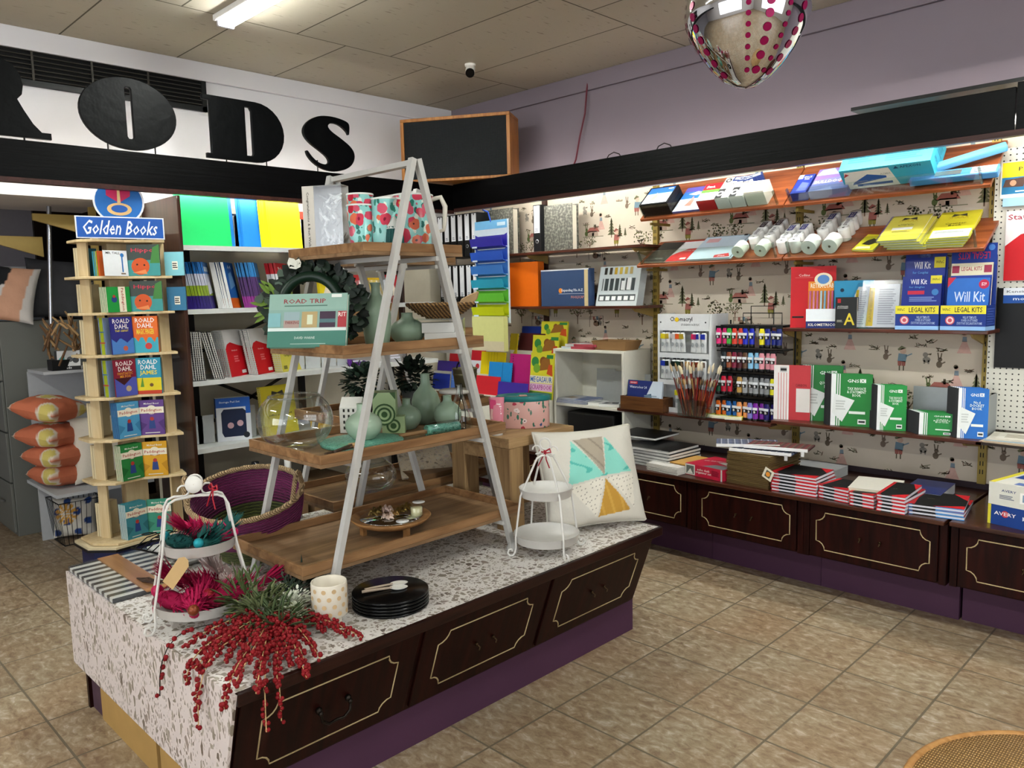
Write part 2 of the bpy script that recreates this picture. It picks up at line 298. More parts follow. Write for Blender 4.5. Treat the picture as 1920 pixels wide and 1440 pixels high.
# wallpaper with nursery motifs
def motifs(mb,x0,x1,z0,z1,y):
    G='#6f7055';D='#57503f';Rr='#9c5f56';Bl='#6f8896';Pk='#c9a398';Br='#7c6452'
    def P(cx,cz,pts,c): mb.poly([(cx+a,y,cz+b_) for a,b_ in pts],mc(c,.8,0,.15,60))
    def circ(cx,cz,r,c,sx=1,n=9): P(cx,cz,[(r*sx*math.cos(2*PI*k/n),r*math.sin(2*PI*k/n)) for k in range(n)],c)
    def ln(cx,cz,a,b_,c,d,w,col):
        dx,dz=c-a,d-b_; l=math.hypot(dx,dz) or 1; nx,nz=-dz/l*w,dx/l*w; P(cx,cz,[(a-nx,b_-nz),(c-nx,d-nz),(c+nx,d+nz),(a+nx,b_+nz)],col)
    def fir(cx,cz,s):
        ln(cx,cz,0,0,0,.1*s,.003*s,Br)
        for k in range(5): P(cx,cz,[(-.028*s*(1-k*.17),(.015+k*.017)*s),(.028*s*(1-k*.17),(.015+k*.017)*s),(0,(.04+k*.017)*s)],G)
    def tree(cx,cz,s):
        ln(cx,cz,0,-.05*s,0,.03*s,.004*s,Br); ln(cx,cz,0,0,.03*s,.05*s,.003*s,Br); ln(cx,cz,0,0,-.035*s,.04*s,.003*s,Br)
        for k in range(46): a=R.uniform(0,6.28); r=R.uniform(.01,.06)*s; circ(cx+r*math.cos(a)*1.2,cz+.05*s+r*math.sin(a)*.8,.006*s,[G,D,'#77754f'][k%3],1,5)
    def cottage(cx,cz):
        P(cx,cz,[(-.045,0),(.045,0),(.04,.035),(-.04,.035)],'#b29c8c'); P(cx,cz,[(-.058,.028),(.058,.028),(.035,.06),(-.03,.06)],Rr); P(cx,cz,[(.012,.05),(.024,.05),(.024,.078),(.012,.078)],D)
        P(cx,cz,[(-.01,0),(.008,0),(.008,.022),(-.01,.022)],D); ln(cx,cz,-.09,-.002,.09,-.004,.002,G)
    def kid(cx,cz,top,leg,hat):
        P(cx,cz,[(-.02,.05),(.02,.045),(.026,.085),(-.016,.09)],top); P(cx,cz,[(-.018,.025),(0,.025),(0,.05),(-.02,.05)],leg); P(cx,cz,[(.002,.025),(.018,.025),(.02,.05),(0,.05)],leg)
        ln(cx,cz,-.01,0,-.01,.026,.003,D); ln(cx,cz,.01,0,.01,.026,.003,D); circ(cx+.006,cz+.102,.016,'#c4a592'); P(cx,cz,[(-.016,.104),(.022,.118),(-.002,.13),(-.022,.112)],hat); ln(cx,cz,.02,.075,.05,.09,.003,top)
    def lady(cx,cz):
        P(cx,cz,[(-.032,0),(.034,0),(.01,.06),(-.008,.06)],Pk); P(cx,cz,[(-.01,.058),(.012,.058),(.01,.082),(-.008,.082)],'#7c8a94'); circ(cx,cz+.095,.011,'#c9ab9a'); circ(cx-.003,cz+.101,.011,D)
    def rabbit(cx,cz,c='#6d6152'):
        circ(cx,cz+.02,.018,c,.8); circ(cx+.003,cz+.045,.011,c); ln(cx,cz,-.003,.05,-.008,.08,.003,c); ln(cx,cz,.006,.05,.01,.078,.003,c); ln(cx,cz,.012,.025,.028,.034,.003,c)
    def dog(cx,cz):
        circ(cx,cz+.022,.016,'#8a857b',1.2); circ(cx-.006,cz+.047,.013,'#8a857b'); P(cx,cz,[(.0,.05),(.024,.056),(.02,.045)],D); ln(cx,cz,-.01,0,-.01,.02,.004,'#8a857b'); ln(cx,cz,.01,0,.01,.02,.004,'#8a857b')
    def line(cx,cz):
        ln(cx,cz,-.06,0,-.06,.075,.002,D); ln(cx,cz,.06,.01,.06,.08,.002,D); ln(cx,cz,-.06,.072,.06,.078,.001,D)
        for k in range(3): P(cx,cz,[(-.03+k*.03,.05),(-.014+k*.03,.05),(-.014+k*.03,.075),(-.03+k*.03,.075)],[Rr,Bl,Pk][k])
        circ(cx,cz+.025,.02,Br,1.4); circ(cx-.01,cz+.045,.014,'#8d7560')
    def tuft(cx,cz):
        for k in range(9): ln(cx,cz,R.uniform(-.03,.03),R.uniform(-.006,.006),R.uniform(-.03,.03),R.uniform(-.006,.02),.0018,[D,G,Br][k%3])
    PX,PZ=.56,.47; i0=int(x0/PX)-2
    for i in range(i0,int(x1/PX)+2):
        for j in range(-1,6):
            X=i*PX; Z=j*PZ+(.02)
            for fn,dx,dz,ar in ((fir,.03,.0,(1.25,)),(fir,.10,-.01,(.9,)),(fir,.145,.0,(.55,)),(cottage,-.13,.02,()),(kid,.24,.13,(Bl,Rr,G)),(dog,.36,.17,()),(line,.45,.33,()),(lady,-.03,.23,()),(rabbit,-.14,.15,()),(tree,.28,.40,(1,)),(tree,-.16,.42,(.8,)),(rabbit,.37,.02,('#5d6a3f',)),(kid,.07,.40,(Rr,'#8a8038',Rr)),(tuft,.20,.05,()),(tuft,.0,.14,()),(tuft,.37,.10,()),(tuft,.14,.33,()),(tuft,-.02,.36,()),(tuft,.3,.3,()),(dog,-.08,.34,()),(tuft,.26,.02,()),(tuft,-.10,.08,()),(rabbit,.16,.18,('#7a6a5c',)),(lady,.50,.06,()),(tuft,.33,.26,()),(tuft,-.18,.28,()),(tuft,.43,.24,()),(tuft,.1,.24,())):
                cx,cz=X+dx,Z+dz
                if x0+.07<cx<x1-.07 and z0+.01<cz<z1-.1: fn(cx,cz,*ar)
b=MB(); PAPER=mc('#cbbfae',.8,0,.06,9); xs=[-3.98,-2.96,-2.0,-1.04,-.02]
b.box(-4.93,.4,4.324,4.332,.5,2.30,PAPER); motifs(b,-4.6,.3,.52,2.28,4.3232); o=struct(b.build('wall_right_wallpaper'))
# slotted standards holding the shelves
for i,(x,c) in enumerate(((-3.93,'#3a211a'),(-2.96,'#8a7434'),(-2.0,'#7b682f'),(-1.045,'#9b8540'),(-.06,'#8a7434'))):
    b=MB(); b.box(x-.018,x+.018,4.30,4.324,.55,2.28,mc(c,.5))
    for k in range(40): 
        for s in (-.006,.006): b.box(x+s-.002,x+s+.002,4.2985,4.3,.6+k*.042,.622+k*.042,mc('#1d1810',.6))
    o=b.build('shelf_standard'); tag(o,'slotted brass shelf standard, '+['in the far corner bay','left of the acrylic tube display','between the tube rack and the green book shelf','beside the pegboard edge','behind the pegboard'][i],'shelf standard')
# lamps: batten on the ceiling and tubes behind the fascia
def batten(x,y,label,vert=False,L=1.25):
    r=thing('fluorescent_batten',label,'ceiling light',(x,y,3.012),(0,0,90 if vert else 0),'fluorescent battens on the ceiling')
    b=MB(); b.box(-L/2,L/2,-.06,.06,-.03,0,mc('#e8e6e2',.5)); b.build('housing',r,bev=.004)
    d=MB(); d.box(-L/2+.02,L/2-.02,-.036,.036,-.055,-.03,emit('mat_diffuser','#f2f6f0',CEIL_E)); d.build('diffuser',r,bev=.012)
    for e in (-1,1): MB().box(e*(L/2-.02)-.012,e*(L/2-.02)+.012,-.045,.045,-.058,-.001,mc('#c9c6cc',.4)).build('end_cap',r,bev=.006)
    return r
batten(-3.46,2.01,'lit white fluorescent batten at the top edge, left of the hanging ornament')
for x,y in ((-.6,2.01),(2.0,2.01),(-3.46,-.9),(-.6,-.9),(2.0,-.9)):
    batten(x,y,'fluorescent batten on the ceiling outside the photo')
def tubelight(a,b_,label):
    r=thing('concealed_fluorescent_tube',label,'light',a,(0,0,0),'tubes behind the black fascia'); a=Vector(a); d=Vector(b_)-a
    MB().tube([(0,0,0),d],.014,emit('mat_tube_lit','#f8f6ec',TUBE_E),8).build('tube',r)
    MB().bar((0,0,.028),d+Vector((0,0,.028)),.05,.02,mc('#dddddd',.5)).build('housing',r)
for x in (-4.2,-2.95,-1.7,-.45): tubelight((x,3.93,2.215),(x+1.17,3.93,2.215),'concealed fluorescent tube behind the black fascia of the wallpapered wall')
for y in (1.0,2.2): tubelight((-4.49,y,2.20),(-4.49,y+1.17,2.20),'concealed fluorescent tube behind the black fascia below the sign letters')
# air vent
t=thing('air_vent','wide dark slatted air vent high on the white wall behind the sign letters','air vent',(-4.945,0,0))
K=mc('#131516',.45); b=MB()
for y0,y1,z0,z1 in ((.5,2.28,2.925,2.955),(.5,2.28,2.715,2.745),(2.25,2.28,2.715,2.955),(.5,.53,2.715,2.955)): b.box(.0,.022,y0,y1,z0,z1,K)
b.build('frame',t); MB().box(.001,.004,.52,2.26,2.73,2.94,mc('#050505',.8)).build('backing',t)
for k in range(8): MB().bar((.012,.53,2.757+.024*k),(.012,2.25,2.757+.024*k),.016,.003,mc('#3a3630',.5),(.5,0,1)).build('slat',t)
for y in (1.02,1.32,1.62,1.93): MB().box(.012,.02,y-.005,y+.005,2.745,2.925,mc('#3a3630',.5)).build('mullion',t)
# big sign letters
def letter(name,outer,holes,label,rods):
    cu=bpy.data.curves.new(name,'CURVE'); cu.dimensions='2D'; cu.fill_mode='BOTH'; cu.extrude=.011; cu.bevel_depth=.002; cu.bevel_resolution=1
    for pl in [outer]+holes:
        sp=cu.splines.new('POLY'); sp.points.add(len(pl)-1); sp.use_cyclic_u=True
        for q,(a,c) in zip(sp.points,pl): q.co=(a,c,0,1)
    o=bpy.data.objects.new('c',cu); COL.objects.link(o); dg=bpy.context.evaluated_depsgraph_get(); me=bpy.data.meshes.new_from_object(o.evaluated_get(dg)); bpy.data.objects.remove(o)
    me.transform(Matrix(((0,0,1,0),(1,0,0,0),(0,1,0,0),(0,0,0,1)))); me.materials.clear(); me.materials.append(mc('#030405',.42,0,.2,20,.25,.1))
    r=thing(name,label,'sign letter',(-4.42,0,0)); c=bpy.data.objects.new('letter_face',me); COL.objects.link(c); c.parent=r
    for y,z in rods: MB().tube([(0,y,2.33),(0,y,z)],.004,mc('#0d0d0d',.5),6).build('support_rod',r)
def smooth(p,n=2):
    for _ in range(n): p=[q for i in range(len(p)) for q in ((.75*p[i][0]+.25*p[(i+1)%len(p)][0],.75*p[i][1]+.25*p[(i+1)%len(p)][1]),(.25*p[i][0]+.75*p[(i+1)%len(p)][0],.25*p[i][1]+.75*p[(i+1)%len(p)][1]))]
    return p
S_=smooth([(2.972,2.583),(2.963,2.602),(2.914,2.635),(2.862,2.644),(2.829,2.634),(2.815,2.614),(2.839,2.586),(2.910,2.551),(2.988,2.504),(3.015,2.456),(2.995,2.398),(2.939,2.359),(2.858,2.340),(2.780,2.344),(2.711,2.376),(2.670,2.415),(2.658,2.447),(2.666,2.449),(2.695,2.412),(2.744,2.379),(2.794,2.373),(2.822,2.392),(2.810,2.424),(2.761,2.457),(2.687,2.498),(2.646,2.541),(2.645,2.584),(2.683,2.631),(2.748,2.667),(2.825,2.678),(2.903,2.674),(2.969,2.659),(2.981,2.636),(2.974,2.583)])
letter('sign_letter_s',S_,[],'black fat-faced letter S standing on the fascia, nearest the corner speaker',[(2.738,2.400)])
cy,cz=1.617,2.522
letter('sign_letter_o',[(cy+.242*math.cos(2*PI*k/48),cz+.182*math.sin(2*PI*k/48)) for k in range(48)],[[(cy-.020,cz-.118),(cy-.012,cz-.13),(cy+.008,cz-.13),(cy+.018,cz-.118),(cy+.018,cz+.128),(cy+.008,cz+.138),(cy-.012,cz+.138),(cy-.020,cz+.128)]],'black oval letter O with a narrow slit, standing on the fascia below the vent',[(1.50,2.38),(1.74,2.37)])
D_=[(2.026,2.345),(2.33,2.345)]+[(2.33+.178*math.sin(a),2.516-.171*math.cos(a)) for a in [PI*k/14 for k in range(1,14)]]+[(2.33,2.687),(2.016,2.687),(2.016,2.665),(2.055,2.665),(2.055,2.367),(2.026,2.367)]
letter('sign_letter_d',D_,[[(2.262,2.375),(2.300,2.375),(2.308,2.39),(2.308,2.635),(2.296,2.655),(2.262,2.655)]],'black letter D standing on the fascia between the oval letter and the curved one',[(2.14,2.36),(2.39,2.36)])
R_=[(.72,2.345),(1.0,2.345),(1.06,2.345),(1.235,2.345),(1.235,2.372),(1.195,2.372),(1.16,2.41),(1.125,2.47),(1.10,2.52),(1.122,2.545),(1.13,2.59),(1.122,2.635),(1.09,2.68),(1.03,2.705),(.95,2.71),(.72,2.71),(.72,2.685),(.765,2.685),(.765,2.37),(.72,2.37)]
letter('sign_letter_r',R_,[[(.985,2.56),(1.0,2.56),(1.012,2.58),(1.012,2.66),(1.0,2.68),(.985,2.68)]],'black letter R cut off by the left edge of the photo, standing on the fascia',[(1.12,2.36)])
# loudspeaker box across the corner
OAK=wood('mat_orange_oak','#8a5424','#b57a3c',2,.4)
t=thing('corner_speaker','wooden corner loudspeaker box with black grille on top of the fascia','speaker',(-4.235,3.725,2.337),(0,0,31))
W_,Hh,Dp=.80,.44,.26
b=MB(); b.box(-W_/2,W_/2,0,Dp,0,.02,OAK).box(-W_/2,W_/2,0,Dp,Hh-.022,Hh,OAK).box(-W_/2,-W_/2+.025,0,Dp,.02,Hh-.022,OAK).box(W_/2-.025,W_/2,0,Dp,.02,Hh-.022,OAK).box(-W_/2+.025,W_/2-.025,.1,Dp,.02,Hh-.022,OAK); b.build('cabinet',t,bev=.003)
def grille_mat():
    m,t_,N,L,p=nt('mat_speaker_grille'); tc=N.new('ShaderNodeTexCoord'); v=N.new('ShaderNodeTexVoronoi'); v.inputs['Scale'].default_value=110; v.inputs['Randomness'].default_value=.1; L.new(tc.outputs['Object'],v.inputs[0])
    r=ramp(N,[(.25,'#040505'),(.5,'#15181a')]); L.new(v.outputs['Distance'],r.inputs[0]); L.new(r.outputs[0],p.inputs['Base Color']); p.inputs['Roughness'].default_value=.5; p.inputs['Specular IOR Level'].default_value=.15
    bp=N.new('ShaderNodeBump'); bp.inputs['Strength'].default_value=.6; bp.inputs['Distance'].default_value=.004; L.new(v.outputs['Distance'],bp.inputs['Height']); L.new(bp.outputs[0],p.inputs['Normal']); return m
MB().box(-W_/2+.026,W_/2-.026,.008,.02,.021,Hh-.023,grille_mat()).build('grille',t)
# security camera
t=thing('security_camera','small white security camera with black lens face hanging from the ceiling','security camera',(-3.87,3.56,3.012))
MB().lathe([(1e-5,0),(.035,0),(.035,-.012),(1e-5,-.012)],mc('#e9e6de',.4),20).build('mount',t); MB().tube([(0,0,-.01),(0,0,-.035)],.012,mc('#e9e6de',.4)).build('stem',t)
q=Vector((.62,-.62,-.48)).normalized(); MB().tube([Vector((-.02,.02,-.02))-q*.02,Vector((-.02,.02,-.02))+q*.10],.030,mc('#eeece8',.3),20).build('body',t); MB().tube([Vector((-.02,.02,-.02))+q*.10,Vector((-.02,.02,-.02))+q*.114],.029,mc('#050506',.15),20).build('lens_face',t)
# red cable down the lilac wall, loops on the fascia
c=MB().tube([(-3.512,4.325,3.01),(-3.512,4.30,2.90),(-3.53,4.30,2.75),(-3.57,4.29,2.60),(-3.60,4.28,2.45),(-3.61,4.2,2.3)],.006,mc('#5e1f2c',.5)).build('cable'); tag(c,'thin dark red cable running down the lilac wall from the ceiling','cable')
for i,x in enumerate((-2.98,-2.62)):
    c=MB().tube([(x-.06,3.9,2.33),(x-.04,3.9,2.36),(x,3.9,2.372),(x+.04,3.9,2.355),(x+.055,3.9,2.33)],.0035,mc('#1a0d0d',.5)).build('cable'); tag(c,'small dark cable loop rising above the black fascia, '+['left','right'][i]+' one of the two','cable')
# ---------- wallpapered wall: low cabinets ----------
MAH=wood('mat_mahogany','#120504','#290c08',2,.4,1,12,.05,.0,.12); MAHx=wood('mat_mahogany_top','#2a130c','#4a2717',0,.3,1,14,.05,.3); CREAML='#b9a47a'; PUR=mc('#4c2e46',.6,0,.08,6)
def panel_drawer(parent,w,h,side,knobs,bail=False):
    """one drawer front: local x 0..w, z 0..h, face at y=0 looking to -Y"""
    b=MB(); b.box(.004,w-.004,0,.018,.004,h-.004,MAH); mx,mz,r=(.075 if bail is not None else .036),(.055 if bail is not None else .042),.042; x0,x1,z0,z1=mx,w-mx,mz,h-mz
    P=[]
    for cx,cz,a0 in ((x0,z0,0),(x1,z0,90),(x1,z1,180),(x0,z1,270)):
        A=[math.radians(t) for t in ((90,67,45,22,0) if a0==0 else (180,157,135,112,90) if a0==90 else (270,247,225,202,180) if a0==180 else (360,337,315,292,270))]
        pts=[(cx+r*math.cos(t),cz+r*math.sin(t)) for t in A]; P+=pts
    fr=b.build('drawer_front',parent,bev=.003)
    MB().tube([(x,-.0005,z) for x,z in P],.0028,mc(CREAML,.45),4,True).build('cream_moulding',fr)
    if bail:
        g=MB(); m=mc('#2b2622',.35,.9)
        for s in (-1,1): g.lathe([(1e-4,0),(.012,0),(.010,-.006),(1e-4,-.006)],m,12); 
        g=MB()
        for s in (-1,1): g.ball((w/2+s*.05,-.008,h/2+.02),.011,m,8); g.ball((w/2+s*.05,-.02,h/2+.018),.008,m,8)
        g.tube([(w/2-.05,-.022,h/2+.015),(w/2-.047,-.03,h/2-.005),(w/2-.025,-.034,h/2-.02),(w/2,-.034,h/2-.016),(w/2+.025,-.034,h/2-.02),(w/2+.047,-.03,h/2-.005),(w/2+.05,-.022,h/2+.015)],.0045,m,8); g.build('bail_handle',fr)
    else:
        for x in knobs:
            g=MB(); m=mc('#3a2a1a',.35,.8); g.ball((w/2+x,-.006,h/2),.007,m,8); g.tube([(w/2+x,-.01,h/2),(w/2+x+.004,-.02,h/2-.004),(w/2+x,-.022,h/2-.014)],.0035,m,6); g.build('knob',fr)
    return fr
CT=.52
def low_cab(x0,x1,label,yf=3.64,yb=4.32):
    t=thing('low_cabinet',label,'cabinet',(x0,yf,0),(0,0,0),None); w=x1-x0; D=yb-yf
    b=MB(); b.box(0,w,.022,D,.225,.4995,MAH); b.build('carcass',t)
    MB().box(0,w,.23,D,0,.2245,PUR).build('plinth',t)
    e=bpy.data.objects.new('drawer',None); COL.objects.link(e); e.parent=t
    e.location=(0,.016,.225); e.empty_display_size=.02
    H=.274
    for sx in (0,w-.028): MB().box(sx,sx+.028,-.004,.004,0,H,MAH).build('stile',t,e.location,e.rotation_euler)
    # drawer front rides on the slanted face
    bpy.data.objects.remove(e)
    T=Matrix.Translation((.03,.004,.229))
    panel_drawer(t,w-.06,.268,1,(-.045,.045),None).matrix_local=T
    return t
CX=[-4.2,-3.56,-2.915,-2.275,-1.645]
for i in range(4): low_cab(CX[i],CX[i+1]-.002,['mahogany low cabinet mostly hidden behind the oak side table','mahogany low cabinet partly hidden by the white tiered stand','mahogany low cabinet right behind the cushion on the island','mahogany low cabinet under the brown wallets and boxed desk set'][i])
low_cab(-1.645,-1.005,'mahogany low cabinet under the stacks of red and black notebooks'); low_cab(-.995,-.355,'mahogany low cabinet under the boxes of manilla folders',3.655); low_cab(-.353,.287,'mahogany low cabinet beyond the right edge of the photo',3.655)
for x0,x1,y,lb in ((-4.2,-1.01,3.615,'long mahogany counter top carrying notebooks and envelopes against the wallpaper'),(-.995,.29,3.63,'mahogany counter top under the manilla folder boxes')):
    tag(MB().box(x0,x1,y,4.322,.50,.52,MAHx).build('counter',bev=.004),lb,'counter')
# ---------- shelves ----------
DW=wood('mat_shelf_brown','#3a1b12','#5d3122',0,.35,1,14,.05,.2); TW=wood('mat_shelf_orange','#6d3219','#a35a33',0,.35,1,12,.05,.2)
GL=clear('mat_shelf_glass','#f4faf7',.05,.4)
def shelf(name,x0,x1,yf,z,label,yb=4.3,t=.018,brs=()):
    r=thing(name,label,'shelf',(0,0,0)); MB().box(x0,x1,yf,yb,z-t,z,DW).build('board',r,bev=.003)
    for x in brs: 
        b=MB(); b.T=Matrix(((0,0,1,x-.006),(1,0,0,0),(0,1,0,0),(0,0,0,1))); b.prism([(yb,z-t-.001),(yb,z-t-.06),(yf+.06,z-t-.02),(yf+.03,z-t-.001)],0,.012,mc('#a58b4f',.5)); b.build('bracket',r)
    return r
shelf('wall_shelf',-2.03,-.985,4.06,1.318,'brown shelf carrying the red folders and the legal kit boxes',brs=(-1.98,-1.06))
shelf('wall_shelf',-2.0,-.975,4.0,.815,'brown shelf carrying the green receipt books',brs=(-1.98,-1.06)); shelf('wall_shelf',-3.05,-2.002,4.0,.792,'brown shelf carrying the paint tubes and brushes',brs=(-2.95,-2.03))
shelf('wall_shelf',-4.06,-2.90,4.05,1.443,'brown shelf carrying the orange binder and blue expanding file',brs=(-2.98,-3.9)); shelf('wall_shelf',-4.3,-2.88,4.05,1.823,'brown upper shelf carrying the grey marbled lever arch files',brs=(-2.98,-3.9))
def tiltshelf(x0,x1,yf,zf,zb,label):
    r=thing('tilted_display_shelf',label,'shelf',(0,0,0)); th=math.atan2(zb-zf,4.305-yf); Ln=math.hypot(zb-zf,4.305-yf); T=Matrix.Translation((0,yf,zf))@Matrix.Rotation(th,4,'X')
    b=MB(T); b.box(x0,x1,0,Ln,-.018,0,TW); b.build('board',r,bev=.002)
    b=MB(T); b.box(x0+.03,x1-.03,.012,.016,.001,.085,GL); b.build('glass_lip',r)
    for x in (x0+.03,x1-.04): MB(T).box(x,x+.008,.006,.022,.001,.088,clear('mat_clear_clip','#dfe6e2',.1,.5)).build('clip',r)
    MB().box(x0+.04,x0+.055,yf+.05,4.3,zf-.035,zf-.02,mc('#8a7434',.5)).build('bracket',r)
    return T,th
T1a,th1=tiltshelf(-2.90,-1.972,4.05,1.972,2.195,'tilted orange brown display shelf holding framed prints and clip boxes')
T1b,_=tiltshelf(-1.966,-1.0,4.05,1.972,2.195,'tilted orange brown display shelf holding the turquoise stapler box')
T2a,th2=tiltshelf(-2.92,-1.972,4.04,1.692,1.845,'lower tilted display shelf holding zip cases and paper rolls'); T2b,_=tiltshelf(-1.966,-1.012,4.04,1.692,1.845,'lower tilted display shelf holding the yellow counter books')
def ontilt(T,x,s=.02,up=0,lean=0,rz=0):
    """matrix of an upright item laid back on a tilted board: its back on the board, its foot at the lip"""
    return T@Matrix.Translation((x,s,up))@Matrix.Rotation(math.radians(rz),4,'Z')@Matrix.Rotation(-PI/2+math.radians(lean),4,'X')
def put(o,M): o.matrix_world=M; return o
# -- upper tilted shelf
SEA=[('r',.06,.06,.94,.94,'#c9d6ea'),('p',[(.06,.5),(.94,.5),(.94,.94),(.06,.94)],'#2a5cb0'),('p',[(.06,.5),(.94,.5),(.94,.62),(.06,.6)],'#8fb3e0'),('p',[(.22,.28),(.42,.2),(.5,.42),(.4,.66),(.3,.4)],'#c77f74'),('l',.5,.28,.86,.36,2,'#b9a29a'),('r',.72,.82,.9,.87,'#d9e4f4')]
p=put(carton('framed_print','x','picture frame',.20,.17,.012,'#0b0e0e',SEA,part='frame'),ontilt(T1a,-2.775,.022,.012))
for i in range(7):
    o=p if i==0 else dup(p,(0,0,0)); put(o,ontilt(T1a,-2.775+R.uniform(-.003,.003),.022,.0125*(i+1))); o['label']='black framed beach chair print, '+stackw(i,7,'stack on the upper tilted shelf'); o['group']='framed beach prints'
put(carton('framed_print','beach chair print leaning alone beside the framed stack','picture frame',.19,.23,.014,'#5a57a0',[('r',0,0,1,1,'#c8cfe4'),('p',[(0,.5),(1,.5),(1,.8),(0,.8)],'#2f6fc0'),('p',[(0,.8),(1,.8),(1,1),(0,1)],'#5c53a6'),('p',[(.2,.7),(.5,.8),(.8,.72),(.5,.63)],'#f0eef2'),('p',[(.3,.2),(.55,.18),(.55,.42),(.45,.6),(.38,.36)],'#c98378')],part='frame'),ontilt(T1a,-2.575,.022,.016))
def clipbox(x,w,h,t,c,art,lb,top=(),T=T1a,s=.022,rz=0): return put(carton('stationery_box',lb,'box',w,h,t,c,art,top),ontilt(T,x,s,t+.001,0,rz))
clipbox(-2.43,.115,.16,.07,'#c6232a',[('r',0,0,1,.45,'#d8dde0'),('r',0,.45,1,.62,'#58a03a'),('t','Stat.',.4,.8,.5,.14,'#ffffff'),('p',[(0,0),(.5,0),(.5,.4),(0,.3)],'#8ea0b8')],'red box of staples beside the paper clip boxes',[('r',0,0,1,1,'#c6232a')])
for i,(x,w,c) in enumerate(((-2.325,.085,'black and white paper clip box leaning on the red box'),(-2.235,.085,'black and white paper clip box under the blue clip packs'))):
    clipbox(x,w,.19,.075,'#dedede',[('r',0,0,.5,.45,'#2b2d2f'),('c',.25,.22,.12,'#c9ccca'),('c',.25,.22,.06,'#2b2d2f'),('c',.3,.85,.10,'#2b2d2f'),('c',.3,.85,.05,'#dedede'),('t','PAPER\nCLIPS',.6,.6,.6,.2,'#1c1d1e'),('l',.5,.1,.95,.4,4,'#8a8c8c')],c)
clipbox(-2.125,.115,.10,.09,'#e3e1d6',[('r',0,0,1,.6,'#b8b894'),('l',.1,.65,.9,.95,2,'#6f6f6a')],'small cream box beside the seam of the upper tilted shelf')
for i in range(3): clipbox(-2.26+.035*i,.11,.035,.08,'#2c3d74',[('r',.1,.2,.9,.8,'#dfe4ee'),('l',.15,.3,.8,.7,2,'#27376c')],'small blue and white clip packet, '+['leftmost','middle','rightmost'][i]+' of those lying over the paper clip boxes',s=.165+.004*i,rz=(-8,10,22)[i])
clipbox(-1.885,.085,.16,.05,'#27398f',[('r',0,.78,.3,1,'#e9ecf4'),('t','SPACE\nPAK',.62,.8,.5,.2,'#e4e9f4'),('p',[(.3,.1),(.9,.1),(.9,.5),(.4,.6)],'#5a67b4')],'dark blue and white clip box at the seam of the upper tilted shelf',T=T1b)
clipbox(-1.73,.20,.19,.05,'#7f7fae',[('p',[(0,.5),(1,.6),(1,1),(0,1)],'#8c6db4'),('p',[(0,.7),(.6,.7),(.4,1),(.1,.95)],'#a9c3dc'),('t','BULLDOG',.4,.4,.7,.12,'#eef0f4'),('p',[(0,0),(1,0),(1,.35),(0,.3)],'#56628f'),('p',[(.7,.3),(.95,.3),(.85,.5)],'#c4483c')],'purple and blue pin pack left of the turquoise stapler box',T=T1b)
# turquoise stapler box: stands level on the sloped board
put(carton('stapler_box','large turquoise stapler box on the upper tilted shelf','box',.42,.20,.13,'#3aa9c4',[('t','APEXON',.82,.86,.2,.09,'#12506e'),('p',[(.65,.82),(.69,.93),(.73,.82)],'#12506e'),('l',.5,.15,.9,.75,9,'#2a7f9d'),('t','EXTRA HEAVY\nDUTY STAPLER',.2,.85,.3,.14,'#12506e'),('l',.08,.2,.35,.65,6,'#2a7f9d')],(),(),[('t','APEXON',.5,.3,.5,.1,'#12506e'),('l',.3,.5,.8,.9,5,'#2a7f9d')],bottom=[('p',[(0,0),(.62,0),(.55,.9),(.05,.88)],'#e3e1dc'),('p',[(.1,.2),(.5,.42),(.5,.52),(.3,.68),(.12,.32)],'#2e5da6'),('p',[(.15,.1),(.55,.12),(.55,.24),(.15,.22)],'#3f6aa8'),('p',[(.03,.62),(.1,.74),(.06,.82)],'#b23c44'),('t','ASMA',.5,.62,.12,.1,'#b5b6b0'),('t','APEXON',.78,.86,.22,.12,'#134a72'),('p',[(.6,.8),(.63,.93),(.66,.8)],'#134a72')]),ontilt(T1b,-1.44,.03,.145,10))
t=thing('stapler','blue heavy duty metal stapler lying beside the turquoise box','stapler'); BL=mc('#4f8cc4',.3)
MB().box(-.17,.2,.0,.035,.0,.06,BL).build('base',t,bev=.006); MB().bar((-.16,.0,.05),(.2,.0,.19),.035,.04,mc('#69aede',.25)).build('handle',t,bev=.008); MB().box(-.06,.05,-.003,0,.012,.045,mc('#b9bcbf',.3,.8)).build('magazine',t); b=MB(); b.art(.09,.1,.008,.045,0,[('r',0,0,1,1,'#dfe3e8'),('l',.1,.1,.9,.9,4,'#4d5a78')]); b.build('sticker',t)
put(t,ontilt(T1b,-1.17,.02,.05))
# -- lower tilted shelf
def zipcase(x,w,h,c,art,lb,up=.006,s=.02,zc='#b3242c',rz=0):
    r=thing('zip_case',lb,'document case'); b=MB(); b.box(-w/2,w/2,0,.005,0,h,mc(c,.3)); b.art(-w/2,w,0,h,0,art); b.build('pouch',r,bev=.002); MB().tube([(-w/2,.002,h),(w/2,.002,h)],.0045,mc(zc,.4),6).build('zip',r); MB().box(w/2-.03,w/2-.01,-.004,.004,h-.006,h+.006,mc('#16181a',.4)).build('slider',r)
    return put(r,ontilt(T2a,x,s,up,0,rz))
put(book('black_folder','black document folder at the left end of the lower tilted shelf','folder',.16,.24,.012,'#232625',[('t','ADAMS',.6,.14,.4,.05,'#8c9492')]),ontilt(T2a,-2.80,.02,.013,0,-4))
zipcase(-2.645,.21,.25,'#dfe3e6',[('p',[(0,0),(1,0),(1,.62),(.55,.6),(.25,.4),(.12,.25)],'#cf2a30'),('t','Stat.',.15,.85,.2,.07,'#6d6f72'),('t','ZIP BINDER CASE',.6,.5,.5,.04,'#f0f0f0'),('r',.55,.08,.75,.16,'#eee8e6')],'red and white zip case on the lower tilted shelf')
